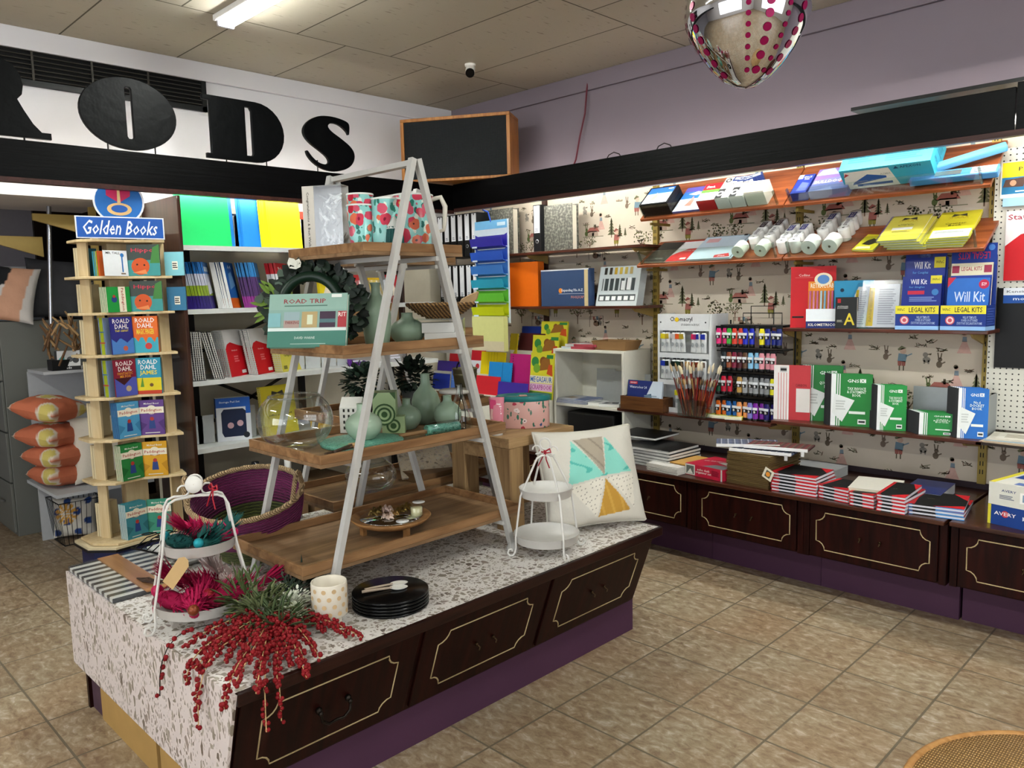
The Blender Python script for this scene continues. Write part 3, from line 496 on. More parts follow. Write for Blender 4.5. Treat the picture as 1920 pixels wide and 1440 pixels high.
for i,(x,up) in enumerate(((-2.43,.012),(-2.42,.006))): zipcase(x,.28,.27,'#c4d6e6',[('r',.1,.74,.4,.92,'#d9a9b0'),('p',[(.62,.03),(.98,.05),(.9,.2),(.6,.14)],'#c62c34'),('t','Stat.',.78,.1,.18,.06,'#ffffff')],['pale blue clear zip case lying uppermost next to the paper rolls','pale blue clear zip case lying under another one next to the paper rolls'][i],up,zc='#9fb6c8')
def roll(x,s,r,h,lb,T=T2a,mat='#e6e6e2',up=None):
    t=thing('paper_roll',lb,'paper roll',(0,0,0),(0,0,0),'paper rolls on the lower tilted shelf'); MB().lathe([(.007,0),(r,0),(r,h),(.007,h)],mc(mat,.6),24,smooth=False).build('paper',t); MB().lathe([(.0065,h*.3),(.0065,h+.0005),(.001,h+.0006)],mc('#6c6558',.8),12).build('core',t)
    # axis lies along the board's slope, slightly raised end to the viewer
    return put(t,T@Matrix.Translation((x,s,r))@Matrix.Rotation(-PI/2,4,'X')@Matrix.Translation((0,0,0))@Matrix.Rotation(PI,4,'X')@Matrix.Translation((0,0,-h)))
k=0
for x,s,r,h,T,lb in ((-2.235,.03,.036,.075,T2a,'greenish white paper roll at the left front of the rolls'),(-2.10,.03,.036,.075,T2a,'greenish white paper roll in front of the seam of the lower tilted shelf'),(-1.825,.025,.04,.08,T2b,'white paper roll facing front, left one of the wide front pair'),(-1.715,.025,.04,.08,T2b,'white paper roll facing front, right one of the wide front pair')): roll(x,s,r,h,lb,T,'#dfe6da' if k<2 else '#e8e8e6'); k+=1
def rollpack(x,s,T,n,lb,lab='#2b2b63',ang=-62,r=.03):
    t=thing('paper_roll_pack',lb,'paper roll pack',(0,0,0),(0,0,0),None)
    for i in range(n): b=MB(); b.T=Matrix.Translation((0,0,r+i*r*1.85)); b.lathe([(.004,-.0),(r,-.0),(r,.0)],mc('#e9e9e7',.5),20); b=MB(Matrix.Translation((0,.035,r+i*r*1.9))@Matrix.Rotation(PI/2,4,'X')); b.lathe([(.006,0),(r*.97,0),(r,.004),(r,.066),(r*.97,.07),(.006,.07)],mc('#e9e9e7',.5),22); b.build('paper_roll',t)
    b=MB(); b.art(-.018,.036,r,(n-1)*r*1.9,-.0368,[('r',0,0,1,1,'#eceeee'),('r',.05,.62,.95,.98,lab),('t','57\n45',.5,.8,.6,.25,'#e8e8f0'),('l',.2,.1,.8,.5,5,'#55555c')]); b.build('label_strip',t)
    return put(t,T@Matrix.Translation((x,s+.02,.037))@Matrix.Rotation(-PI/2,4,'X'))
for i,(x,s,T,n,lb,c) in enumerate(((-2.18,.09,T2a,4,'wrapped pack of paper rolls with dark brown label, left one behind the seam','#3a2028'),(-2.09,.10,T2a,4,'wrapped pack of paper rolls with dark brown label, right one behind the seam','#3a2028'),(-1.985,.02,T2a,4,'wrapped pack of small paper rolls with purple label right of the seam, left of two','#3a3a86'),(-1.915,.02,T2b,4,'wrapped pack of small paper rolls with purple label right of the seam, right of two','#3a3a86'),(-1.80,.12,T2b,4,'tall wrapped pack of paper rolls behind the front pair, left of two','#34347c'),(-1.69,.12,T2b,4,'tall wrapped pack of paper rolls behind the front pair, right of two','#34347c'))): rollpack(x,s,T,n,lb,c)
SPX=[('p',[(.3,.78),(.5,.84),(.7,.78),(.66,.9),(.5,.86),(.34,.9)],'#3a3a30'),('t','SPIRAX',.5,.76,.5,.09,'#c9b02a')]
put(book('pocket_notebook','small yellow and black pocket book leaning left of the purple spine','notebook',.11,.16,.01,'#dccf2e',[('p',[(.2,.35),(.6,.3),(.9,.55),(.5,.75),(.3,.6)],'#2b2a20'),('p',[(.1,.05),(.8,.1),(.7,.25),(.1,.2)],'#f2eec0')]),ontilt(T2b,-1.555,.022,.012,0,-10))
p=put(book('message_book','x','notebook',.185,.26,.014,'#d9cf55',SPX+[('t','Telephone\nMessage Book',.5,.6,.4,.08,'#4c4a38'),('r',.2,.4,.72,.5,'#ecebe4'),('l',.25,.3,.7,.36,2,'#8b8650')],spine='#4d3f9a',ring='#5a4ab0'),ontilt(T2b,-1.385,.022,.015))
for i in range(4):
    o=p if i==0 else dup(p,(0,0,0)); put(o,ontilt(T2b,-1.385+.012*(3-i),.022-.002*i,.0145*(i+1),0,-1.5*(3-i))); o['label']='yellow telephone message book, '+stackw(i,4,'stack between the paper rolls and counter books'); o['group']='yellow message books'
p=put(book('counter_book','x','notebook',.175,.27,.012,'#dfd333',SPX+[('t','Counter\nBook',.5,.5,.52,.13,'#2e2b1c'),('r',.03,.02,.97,.3,'#e9ecea'),('l',.1,.18,.8,.26,2,'#a5a7a4')]),ontilt(T2b,-1.19,.022,.013))
for i in range(4):
    o=p if i==0 else dup(p,(0,0,0)); put(o,ontilt(T2b,-1.19+.01*i,.022,.0125*(i+1),0,1.2*i-2)); o['label']='yellow counter book with white front band, '+stackw(i,4,'stack at the right end of the lower tilted shelf'); o['group']='yellow counter books'
# -- legal shelf
ZL=1.3185
def bx(o_): return o_
def fit(rg): x0,x1,z0,z1=rg; return (x0+x1)/2,abs(x1-x0)
p=book('red_folder','x','folder',.225,.325,.016,'#c3101c',[('t','Collins',.3,.86,.25,.04,'#e9c4c0'),('r',.1,.82,.5,.823,'#e8a09c'),('r',.04,.16,.3,.19,'#1c0b0c')],(-1.83,4.12,ZL),(0,0,22),spine='#a8101a')
rowof(p,4,(-.0075,.0165,0),'glossy red foolscap folder on the legal kit shelf, %s','right')
carton('pen_display','orange and blue counter display of pink pens on the legal kit shelf','display box',.16,.10,.06,'#e6ecf2',[('r',0,0,1,.36,'#1c2a6a'),('t','KILOMETRICO',.5,.18,.85,.14,'#e9e4d0'),('r',0,.36,1,.44,'#f1f2f4')],loc=(-1.76,4.075,ZL),rot=(0,0,14))
t=bpy.context.scene.objects['pen_display']; b=MB(); b.box(-.08,.08,.055,.06,.10,.245,mc('#e8902c',.5)); b.T=Matrix(); b.art(-.08,.16,.2,.05,.055,[('t','RETRACTABLE',.5,.45,.85,.5,'#fff4dc')]); b.poly([(.045*math.cos(2*PI*k/20)-.005,.0535,.255+.035*math.sin(2*PI*k/20)) for k in range(20)],'#f4e3c4'); b.poly([(.03*math.cos(2*PI*k/20)-.005,.053,.255+.024*math.sin(2*PI*k/20)) for k in range(20)],'#5a8ac8'); b.build('header_card',t)
for k in range(8): 
    g=MB(); x=-.068+k*.0185; g.tube([(x,.035,.09),(x,.045,.195)],.0055,mc(['#c46a92','#d888a8','#c46a92','#b9d3dc','#7fb0cc','#d888a8','#c05a80','#c46a92'][k],.35),6); g.build('pen',t)
book('pocket_dictionary','black pocket dictionary with a large yellow letter A','book',.105,.16,.03,'#101312',[('t','A',.66,.3,.5,.38,'#d8c53a'),('r',.1,.82,.25,.95,'#b3202a'),('t','AUSTRALIAN\nDICTIONARY',.35,.68,.5,.1,'#d0d0cc'),('l',.08,.2,.35,.28,3,'#9a9a8c')],(-1.635,4.045+.03,ZL),(0,0,8))
p=book('carbon_book','x','notebook',.19,.245,.016,'#2a8cb8',[('t','CARBON\nBOOK',.6,.6,.35,.1,'#0c2c44'),('p',[(.5,.3),(.6,.3),(.55,.4)],'#0c2c44'),('c',.2,.8,.04,'#0c2c44')],(-1.62,4.13,ZL),(0,0,6),spine='#111')
rowof(p,2,(-.012,.018,0),'turquoise carbon book behind the black dictionary, %s')
CP=clear('mat_cellophane','#f4f6f8',.06,.35,.12)
def pack(x,w,h,lb,rx=-10,rz=0,y=4.09):
    t=thing('form_pack',lb,'pack of forms',(x,y,ZL),(rx,0,rz)); b=MB(); b.box(-w/2+.01,w/2-.01,.004,.014,.008,h-.02,mc('#dfe2e8',.6)); b.art(-w/2+.01,w-.02,.008,h-.028,.004,[('r',.1,.03,.3,.92,'#dcbc22'),('t','STATUTORY DECLARATION',.22,.48,.95*h/w*.75,.045*w/h*1.6,'#3c3a20',90),('l',.42,.06,.9,.9,16,'#a7abb8')]); b.build('form',t)
    MB().box(-w/2,w/2,0,.018,0,h,CP).build('wrapper',t); return t
pack(-1.585,.10,.235,'clear wrapped pack of statutory forms leaning beside the carbon book',-9,-16); pack(-1.475,.19,.245,'wide clear wrapped pack of statutory forms beside the legal kit boxes',-8,2)
def kit(x,lb,head,second,rz=0):
    t=thing('legal_kit_display',lb,'display box',(x,4.055,ZL),(0,0,rz)); w=.194; b=MB(); b.box(-w/2,w/2,0,.12,0,.115,mc('#1d3684',.4)); b.box(-w/2,w/2,.114,.12,.115,.345,mc('#1d3684',.4)); b.art(-w/2,w,0,.115,0,[('r',0,0,1,.16,'#8fb9e8'),('r',0,.66,1,1,'#e2d63c'),('t','WiPaC',.13,.84,.18,.11,'#2c2c20'),('t','LEGAL KITS',.62,.83,.6,.2,'#171a30'),('c',.22,.40,.18,'#c4505c'),('c',.22,.40,.14,'#e7c9cc'),('c',.22,.40,.08,'#c4505c'),('t','WILL BY TEMPLATE\nPOWER OF ATTORNEY\nSTATUTORY DECLARATION FORMS',.65,.4,.55,.34,'#aebfe6')])
    b.T=Matrix.Translation((w/2,0,0))@Matrix.Rotation(PI/2,4,'Z'); b.art(0,.12,0,.115,0,[('r',0,0,1,.16,'#8fb9e8'),('l',.1,.2,.9,.9,7,'#3e56a4')]); b.build('box',t)
    b=MB(); b.box(-w/2+.004,w/2-.004,.112,.1135,.30,.40,mc('#16296c',.4)); b.art(-w/2,w,.30,.10,.112,head); b.build('header_card',t)
    for i,(z,a) in enumerate(second):
        f=thing('legal_kit',['upper','lower'][i]+' legal kit leaflet in the '+('left' if x<-1.2 else 'right')+' display box','leaflet',(x+.002,4.055+.072-.038*i,ZL+.002+z*.0),(-5,0,rz)); f['group']='legal kit leaflets'
        b=MB(); b.box(-.088,.088,0,.01,.004,z,mc(a[0],.25)); b.art(-.088,.176,.004,z,0,a[1]); b.build('booklet',f); 
    return t
WK=lambda s:('#1a2f8a',[('r',.72,.84,1,.99,'#e2d63c'),('t','WiPaC',.86,.92,.2,.04,'#2c2c20'),('t','Will Kit',.42,.88,.42,.10,'#e6eaf6'),('t',s,.38,.775,.4,.045,'#5a9cdc'),('r',.15,.64,.58,.71,'#c62c48'),('c',.85,.68,.06,'#3e7cc0'),('l',.2,.5,.9,.6,3,'#7c92cc')])
kit(-1.29,'blue legal kits display box with singles and couples booklets',[('p',[(.02,.1),(.3,.1),(.3,.9),(.02,.8)],'#20348a'),('p',[(.66,.1),(.97,.1),(.97,.9),(.66,.9)],'#20348a'),('t','CONSUMER\nLEGAL KIT',.48,.5,.24,.3,'#7088c8')],[(.345,WK('for Couples')),(.255,WK('for Singles'))])
kit(-1.09,'blue legal kits display box with a large pale blue booklet, beside the pegboard',[('r',.0,.0,1,1,'#1c3a90'),('t','LEGAL KITS',.5,.45,.7,.32,'#c22c4c',180),('c',.88,.8,.14,'#4a7cc8'),('t','WiPaC',.4,.82,.2,.12,'#cfd6ea',180)],[(.31,('#e4dcc0',[('t','LEGAL KITS',.5,.9,.5,.06,'#a83048'),('r',.02,.84,.2,.95,'#9c3450'),('r',.8,.84,.98,.95,'#9c3450'),('r',0,0,1,.8,'#2440a0')])),(.24,('#2f6fc8',[('p',[(0,.8),(.2,1),(0,1)],'#c83048'),('t','Will Kit',.55,.62,.75,.2,'#d4e6fa'),('c',.88,.86,.09,'#b8284c'),('t','$29',.88,.86,.12,.07,'#ffe8ee')]))],-4)
# -- green book shelf
ZG=.8155
def gns(lb,title,w,h,t,c,loc,rot,sp='#0c0e10',n=1,name='receipt_book',sheet=True,row=None,step=None):
    a=[('r',0,0,.09,1,'#0c0e10'),('r',.09,0,.2,1,'#e4e8e8'),('r',.225,0,.25,1,'#e4e8e8'),('r',.275,0,.295,1,'#e4e8e8'),('t','GNS',.58,.87,.26,.06,'#eef4f0'),('r',.73,.84,.86,.91,'#eef4f0'),('t','X',.79,.875,.09,.05,c),('t',title,.66,.66,.42,.06*(1+title.count('\n')),'#e2f0e4')]
    if sheet: a.append(('p',[(.12,.25),(.35,.08),(.62,.5),(.17,.62)],'#dde2e0')); a.append(('l',.2,.3,.42,.5,4,'#bcc2c0'))
    a+=[('r',.7,.05,.88,.14,'#e8ecea'),('l',.72,.06,.86,.13,1,'#333')]; a+=[('r',.5,.24,.86,.29,'#dfe8e2')]
    p=book(name,lb,'receipt book',w,h,t,c,a,loc,rot,spine=sp)
    if n>1: rowof(p,n,step,row)
    return p
p=book('account_book','red and white carbon account book left of the green receipt books','receipt book',.19,.30,.012,'#b8343a',[('r',0,0,.42,1,'#e2dedc')]+[('r',.12+.075*k,0,.135+.075*k,.86,'#c24a4e') for k in range(4)]+[('r',.17,.87,.36,.97,'#bcbcbc'),('l',.18,.88,.35,.96,1,'#222'),('t','CARBON',.75,.64,.3,.05,'#6c1a20'),('r',.62,.15,1,.58,'#d9d4cf')],(-1.915,4.07,ZG),(0,0,14),spine='#1d2524')
gns('tall green quotation book between the red one and the tax invoice book','QUOTATION\nBOOK',.21,.30,.014,'#16742e',(-1.775,4.12,ZG),(-3,0,12)); gns('green quotation book hidden behind the front one','QUOTATION\nBOOK',.21,.30,.014,'#16742e',(-1.80,4.142,ZG),(-3,0,12))
p=gns('x','TAX INVOICE\n& STATEMENT\nBOOK',.215,.27,.013,'#16792f',(-1.60,4.055,ZG),(-2,0,14)); rowof(p,3,(-.013,.014,0),'large green tax invoice book, %s','right')
p=gns('x','TAX INVOICE\n& STATEMENT\nBOOK',.145,.225,.011,'#1a8a3c',(-1.395,4.05,ZG),(-6,0,18)); rowof(p,5,(-.0095,.0115,0),'narrow green tax invoice book, %s','right')
p=gns('x','CASH\nRECEIPT\nBOOK',.17,.105,.009,'#188038',(-1.185,4.045,ZG),(-8,0,14),sheet=False); rowof(p,10,(-.0085,.0092,0),'small green cash receipt book, %s','right')
p=gns('x','No.6\nDOCKET\nBOOK',.135,.235,.012,'#1a66b8',(-1.035,4.05,ZG),(-12,0,14)); rowof(p,5,(-.0125,.0125,0),'blue docket book, %s','right')
for i,(x0,x1,z1,lb) in enumerate(((-1.36,-1.13,1.02,'grey folded steel divider behind the small cash receipt books'),(-1.01,-.985,1.01,'grey steel divider at the right end behind the blue docket books'))):
    t=MB(); m=mc('#9ea4a6',.45,.3); t.box(x0,x1,4.27,4.274,ZG,z1,m); t.box(x1-.004,x1,4.06+.05,4.274,ZG,z1,m); tag(t.build('steel_divider'),lb,'divider')
# -- counter goods
def seg(P):
    (a,b_),(c,d)=P; return (a+c)/2,(b_+d)/2,math.degrees(math.atan2(d-b_,c-a)),math.hypot(c-a,d-b_)
ZC=.5205
def flat(name,lb,cat,P,depth,t,cov,pages='#e8e8e4',art=(),n=1,step=None,what='stack',group=None,ring=None,spine=None,z=ZC,edge=None):
    """book lying flat: its lower edge faces the viewer along P"""
    x,y,rz,w=seg(P); r=thing(name,lb if n==1 else 'x',cat,(x,y,z),(0,0,rz),group); c=min(.0016,t*.2); b=MB(); cm=mc(cov,.3) if isinstance(cov,str) else cov
    b.box(-w/2,w/2,0,depth,0,c,cm).box(-w/2,w/2,0,depth,t-c,t,cm)
    b.T=Matrix.Translation((0,0,t))@Matrix.Rotation(-PI/2,4,'X'); b.art(-w/2,w,0,depth,0,art); b.T=Matrix()
    if spine: b.box(-w/2,-w/2+.002,0,depth,c,t-c,mc(spine,.3))
    if edge: 
        for u0,u1,cc in edge: b.box(-w/2+u0*w,-w/2+u1*w,-.0006,0,0,c*2.3,mc(cc,.35)); b.box(-w/2+u0*w,-w/2+u1*w,-.0006,0,t-c*2.3,t,mc(cc,.35))
    b.build('cover',r); MB().box(-w/2+.003,w/2-.001,.002,depth-.002,c,t-c,mc(pages,.8)).build('page_block',r)
    if ring:
        g=MB(); m=mc(ring,.3,.6)
        for i in range(int(w/.011)): xx=-w/2+.006+i*.011; g.tube([(xx,.001+(.003+t*.4)*math.cos(a)-.0015,t/2+(t*.5+.003)*math.sin(a)) for a in [2*PI*q/6 for q in range(6)]],.001,m,3,True)
        g.build('wire_binding',r)
    if n>1: stack(r,n,step or t+.0006,lb,what,group=group)
    return r
flat('sketch_book','black covered sketch book with wire binding, %s','sketch book',[(-2.793,3.728),(-2.459,3.706)],.30,.016,'#101113','#dcdcd8',n=6,step=.0175,what='pile at the left end of the counter',group='black sketch books',ring='#c9c9c9')
flat('sketch_book','loose black sketch book lying skewed on the pile of sketch books','sketch book',[(-3.05,3.80),(-2.72,3.92)],.28,.016,'#0f1012','#e0e0dc',z=ZC+.106)
flat('sketch_book','black sketch book topmost and turned to the wall on the pile','sketch book',[(-2.98,3.86),(-2.66,3.86)],.26,.014,'#0d0e10','#e4e4e0',z=ZC+.123)
flat('envelope','white envelope, %s','envelope',[(-2.574,3.648),(-2.353,3.625)],.24,.004,'#e2e0da','#d8d5cc',n=8,step=.0052,what='pile beside the red desk organiser box',group='white envelopes')
flat('envelope','large tan envelope lying over the white envelopes','envelope',[(-2.586,3.733),(-2.290,3.686)],.24,.005,'#c99a4a','#b98a3e',z=ZC+.044)
flat('envelope','white and blue printed envelope lying on the tan envelope','envelope',[(-2.680,3.830),(-2.513,3.826)],.17,.004,'#e0e0e2',z=ZC+.0495,art=[('p',[(.2,.2),(.7,.3),(.6,.5),(.2,.4)],'#8c8fa4')])
x,y,rz,w=seg([(-2.346,3.679),(-2.091,3.664)]); carton('desk_organiser_box','red boxed desk organiser set lying between envelopes and brown wallets','box',w,.062,.25,'#b8203c',[('r',0,.04,.27,.98,'#d6d4cc'),('r',.03,.12,.24,.86,'#5e625c'),('p',[(.05,.15),(.14,.6),(.22,.15)],'#d6d4cc'),('t','soho desk\norganiser set',.5,.5,.42,.5,'#efe2da'),('r',.96,0,1,1,'#c9c3bb'),('l',.72,.3,.92,.8,5,'#7e1228')],[('t','soho desk organiser set',.4,.6,.6,.12,'#eddcd8',18),('p',[(.45,.02),(1,.02),(1,.4),(.6,.3)],'#77777a'),('p',[(.5,.5),(.8,.4),(.95,.6),(.7,.7)],'#c9c9c4')],loc=(x,y,ZC),rot=(0,0,rz-6))
flat('expanding_wallet','olive brown manilla wallet, %s','folder',[(-2.080,3.673),(-1.836,3.654)],.31,.0085,'#6e5a34','#57452a',n=18,step=.0092,what='tall pile left of the notebooks',group='brown manilla wallets')
# tartan pencil cases
def tartan(name,base,l1,l2):
    m,t,N,L,p=nt(name); tc=N.new('ShaderNodeTexCoord'); prev=None
    for ax,sc,c,th in ((0,9,l1,.6),(1,9,l1,.6),(0,9,l2,.93),(1,9,l2,.93)):
        w_=N.new('ShaderNodeTexWave'); w_.bands_direction='XY'[ax]; w_.inputs['Scale'].default_value=sc; w_.inputs['Phase Offset'].default_value=(0 if th<.8 else 2); L.new(tc.outputs['Object'],w_.inputs[0])
        g=N.new('ShaderNodeMath'); g.operation='GREATER_THAN'; g.inputs[1].default_value=th; L.new(w_.outputs['Fac'],g.inputs[0]); k=N.new('ShaderNodeMath'); k.operation='MULTIPLY'; k.inputs[1].default_value=.6; L.new(g.outputs[0],k.inputs[0])
        x=N.new('ShaderNodeMix'); x.data_type='RGBA'; L.new(k.outputs[0],x.inputs[0]); x.inputs[7].default_value=lin(c)
        if prev: L.new(prev,x.inputs[6])
        else: x.inputs[6].default_value=lin(base)
        prev=x.outputs[2]
    L.new(prev,p.inputs['Base Color']); p.inputs['Roughness'].default_value=.8; return m
TB=tartan('mat_tartan_navy','#1a2238','#3c4a6c','#c9ccd8'); TR=tartan('mat_tartan_red','#7e1c2a','#2a1420','#4c6a4c')
for i,(dx,dy,z,rz,m,lb) in enumerate(((.02,.02,0,8,TB,'navy tartan pencil case at the bottom of the three, zip to the right'),(-.07,.06,.016,30,TB,'navy tartan pencil case lying uppermost at the left'),(.08,.07,.018,12,TR,'red tartan pencil case lying on the brown wallets'))):
    x,y,_,w=seg([(-2.080,3.673),(-1.836,3.654)]); t=thing('pencil_case',lb,'pencil case',(x+dx+.03,y+dy+.02,ZC+.168+z),(0,0,rz))
    b=MB(); b.box(-.16,.16,0,.17,0,.012,m); b.build('fabric',t,bev=.004); MB().bar((-.16,-.006,.008),(.16,-.006,.010),.012,.014,mc('#e4e4e4',.5)).build('zip',t); MB().box(.13,.145,-.016,-.008,-.02,.008,mc('#dcdcdc',.3,.6)).build('zip_pull',t)
b=MB(); b.box(-.028,.028,0,.001,-.028,.028,mc('#e2dcc8',.6)); b.art(-.028,.056,-.028,.056,0,[('r',.22,.18,.78,.82,'#54584c'),('c',.5,.5,.22,'#e8983c')]); o=b.build('price_tag',None,(-1.815,3.611,.61),rad(0,24,-8)); 
tag(o,'square white tag with orange mark hanging at the wallets corner','tag')
RBE=[(0,.18,'#b8222c'),(.18,.55,'#15161a'),(.55,1,'#c82a34')]
RBA=[('r',0,0,1,1,'#0f1012'),('p',[(0,0),(.12,0),(.12,1),(0,1)],'#b81822'),('p',[(.45,0),(1,0),(1,.22)],'#c01c26'),('p',[(.72,1),(1,1),(1,.6)],'#c01c26')]
def rb(P,depth,n,lb,t=.0155,edge=RBE,dx=0,z=ZC): return flat('hardcover_notebook',lb+', %s','notebook',P,depth,t,'#101114','#dfdfe6',RBA+[('t','NOTES',.35,.5,.14,.03,'#8a8468')],n,what='stack',group='red and black notebooks',spine='#b8222c',edge=edge,z=z)
rb([(-1.819,3.655),(-1.589,3.657)],.22,6,'large red and black notebook right of the brown wallets'); rb([(-1.585,3.673),(-1.432,3.649)],.185,4,'medium red and black notebook, second stack from the wallets'); rb([(-1.419,3.629),(-1.306,3.623)],.15,4,'small red and black notebook, middle stack of the five')
rb([(-1.292,3.612),(-1.170,3.614)],.27,5,'red and black notebook in the long stack beside the blue ones'); rb([(-1.166,3.650),(-0.950,3.682)],.26,3,'large red and black notebook nearest the manilla boxes',edge=[(0,.08,'#3c6ca0'),(.08,.5,'#15161a'),(.5,1,'#4c8cc8')])
flat('paper_ream','loose stack of white and cream paper leaning behind the notebooks','paper',[(-1.437,3.655),(-1.235,3.693)],.26,.075,'#dedbd0','#d9d3bc',z=ZC+.001)
flat('plastic_folder','thin clear sheet pack behind the first notebook stack','folder',[(-1.92,4.02),(-1.66,4.02)],.2,.05,'#c8ccd0','#b9bcbc',z=ZC+.001)
flat('blue_display_book','navy blue ring binder lying behind the notebooks near the manilla boxes','binder',[(-1.267,3.858),(-1.099,3.868)],.28,.05,'#1b2d6c','#dfe2e8',z=ZC+.001)
# manilla folder boxes
x,y,rz,w=seg([(-0.931,3.678),(-0.712,3.639)]); w=.36
AV=[('c',.19,.6,.17,'#c43a44'),('t','AVERY',.19,.6,.24,.18,'#f0e6e6'),('t','FOOLSCAP',.62,.82,.28,.12,'#dfe6f4'),('t','MANILLA FOLDERS',.68,.55,.6,.2,'#dfe6f4'),('t','100 PACK',.62,.28,.2,.1,'#dfe6f4'),('r',0,0,.035,1,'#d8cc3c')]
carton('manilla_folder_box','blue box of manilla folders, lower one of the pair on the counter','box',w,.085,.30,'#1e3f86',AV,loc=(x+.125,y+.02,ZC),rot=(0,0,rz-3))
carton('manilla_folder_box','white box of manilla folders stacked on the blue one','box',w,.095,.30,'#d9d9d0',[('t','AVERY',.22,.68,.16,.11,'#2c3c70'),('r',.34,.24,.78,.72,'#f0f0ec'),('r',.37,.32,.5,.64,'#7f9cb8'),('l',.53,.32,.75,.66,3,'#3c4258'),('c',.5,.92,.06,'#15161a'),('l',.12,.3,.28,.5,3,'#707888')],[('r',0,.0,.06,1,'#d8cc3c'),('r',.1,.45,1,1,'#25458e'),('c',.25,.88,.05,'#c43a44'),('t','MANILLA FOLDERS',.6,.72,.6,.13,'#dfe6f4'),('r',.25,.05,1,.2,'#5a74b0'),('r',.5,.2,.52,.45,'#b9b9c0')],[('r',0,0,1,1,'#d9d9d0')],loc=(x+.125,y+.02,ZC+.0855),rot=(0,0,rz-3))
# -- pegboard and its goods
def pegmat():
    m,t,N,L,p=nt('mat_pegboard'); tc=N.new('ShaderNodeTexCoord'); mp=N.new('ShaderNodeMapping'); mp.inputs['Scale'].default_value=(39.4,39.4,39.4); L.new(tc.outputs['Object'],mp.inputs[0]); fr=N.new('ShaderNodeVectorMath'); fr.operation='FRACTION'; L.new(mp.outputs[0],fr.inputs[0])
    sb=N.new('ShaderNodeVectorMath'); sb.operation='SUBTRACT'; sb.inputs[1].default_value=(.5,.5,.5); L.new(fr.outputs[0],sb.inputs[0]); mu=N.new('ShaderNodeVectorMath'); mu.operation='MULTIPLY'; mu.inputs[1].default_value=(1,0,1); L.new(sb.outputs[0],mu.inputs[0]); ln=N.new('ShaderNodeVectorMath'); ln.operation='LENGTH'; L.new(mu.outputs[0],ln.inputs[0])
    r=ramp(N,[(0,'#1c1a18'),(.13,'#1c1a18'),(.16,'#cfcdc2')]); L.new(ln.outputs['Value'],r.inputs[0]); L.new(r.outputs[0],p.inputs['Base Color']); p.inputs['Roughness'].default_value=.5; return m
PEG=pegmat()
tag(MB().box(-1.035,.2,4.27,4.276,.835,2.15,PEG).build('pegboard'),'white perforated pegboard at the right edge of the photo','pegboard')
YP=4.262
def hang(lb,rg,col,art,cat='packet',name='hanging_packet',yy=YP,ext=0):
    x0,x1,z0,z1=rg; x1+=ext; return carton(name,lb,cat,x1-x0,z1-z0,.006,col,art,loc=((x0+x1)/2,yy,z0))
hang('yellow and blue sticky note pack hung highest on the pegboard',(-1.011,-0.907,1.924,2.089),'#e6e6e0',[('r',.03,.56,1,.97,'#e0d020'),('r',.03,.1,1,.56,'#2878a8'),('t','Post-it',.6,.77,.5,.11,'#2b2b24'),('p',[(.05,.3),(.45,.28),(.5,.54),(.1,.5)],'#5a4038'),('c',.25,.4,.08,'#c89878'),('c',.7,.42,.06,'#b84a5a'),('l',.3,.13,.9,.2,1,'#cfe4ee')],ext=.1)
hang('pale blue wrapped pack hanging below the sticky notes',(-0.996,-0.900,1.884,1.923),'#9cc4dc',[],yy=4.25,ext=.1)
hang('red and white magnetic sheet pack on the pegboard',(-0.981,-0.893,1.543,1.863),'#c4141e',[('r',0,.68,1,1,'#e6dfdf'),('p',[(0,.5),(.25,.68),(0,.7)],'#e6dfdf'),('p',[(0,.5),(.3,.66),(.7,.72),(0,.75)],'#e6dfdf'),('t','Stat.',.24,.91,.4,.08,'#a83c50'),('t','Mag',.58,.68,.3,.07,'#f2e8e8')],ext=.12)
hang('black mouse pad on a blue topped card hung on the pegboard',(-1.004,-0.877,1.134,1.509),'#0c0d0f',[('r',.1,.82,1,1,'#e2e6ec'),('r',.1,.81,1,.91,'#1f4f9c'),('t','Kensington',.4,.95,.5,.04,'#555a66'),('t','mouse pad',.55,.86,.6,.05,'#e6ecf6')],ext=.14,name='mouse_pad')
tag(MB().box(-1.0,.2,4.0,4.268,.80,.812,mc('#2a211c',.5)).build('wall_shelf'),'dark short shelf under the pegboard, cut by the right edge','shelf')
for i in range(4): 
    o=carton('clear_document_sleeve','x','document sleeve',.30,.004,.22,['#b9a48c','#c8b49a','#9fb8c8','#d0cabc'][i],top=[('r',.1,.1,.9,.9,['#c9b9a0','#bfa98a','#a8bccc','#dcd8cc'][i]),('l',.2,.3,.8,.8,5,'#9a927e')],loc=(-.84+.01*i,4.0+.006*i,.8125+.0048*i),rot=(0,0,-4+3*i)); o['label']='clear wrapped document sleeve, '+stackw(i,4,'pile under the pegboard'); o['group']='sleeves under the pegboard'
# ---------- corner: files, folders, white cubby ----------
def lever(x,y,z,lb,lab=.55,h=.32,w=.068):
    t=thing('lever_arch_file',lb,'binder',(x,y,z),(0,0,0),'black lever arch files in the corner'); b=MB(); b.box(-w/2,w/2,0,.26,0,h,mc('#111214',.35)); b.art(-w/2,w,0,h,0,[('r',.14,1-lab,.86,.98,'#e4e6ea'),('l',.3,1-lab+.03,.7,1-lab+.1,2,'#8b8f9a'),('p',[(.5,.93),(.6,.96),(.5,.99),(.4,.96)],'#22242a')]); b.build('case',t)
    MB(Matrix.Translation((0,-.001,h*.24))@Matrix.Rotation(PI/2,4,'X')).lathe([(.009,-.002),(.014,-.002),(.014,.002),(.009,.002)],mc('#9a9da0',.3,.9),14).build('finger_ring',t); return t
ZU,ZM=1.824,1.444
for i in range(6): lever(-4.77+.078*i,4.02,ZU,'black lever arch file with white label on the upper corner shelf, '+roww(i,6),.62)
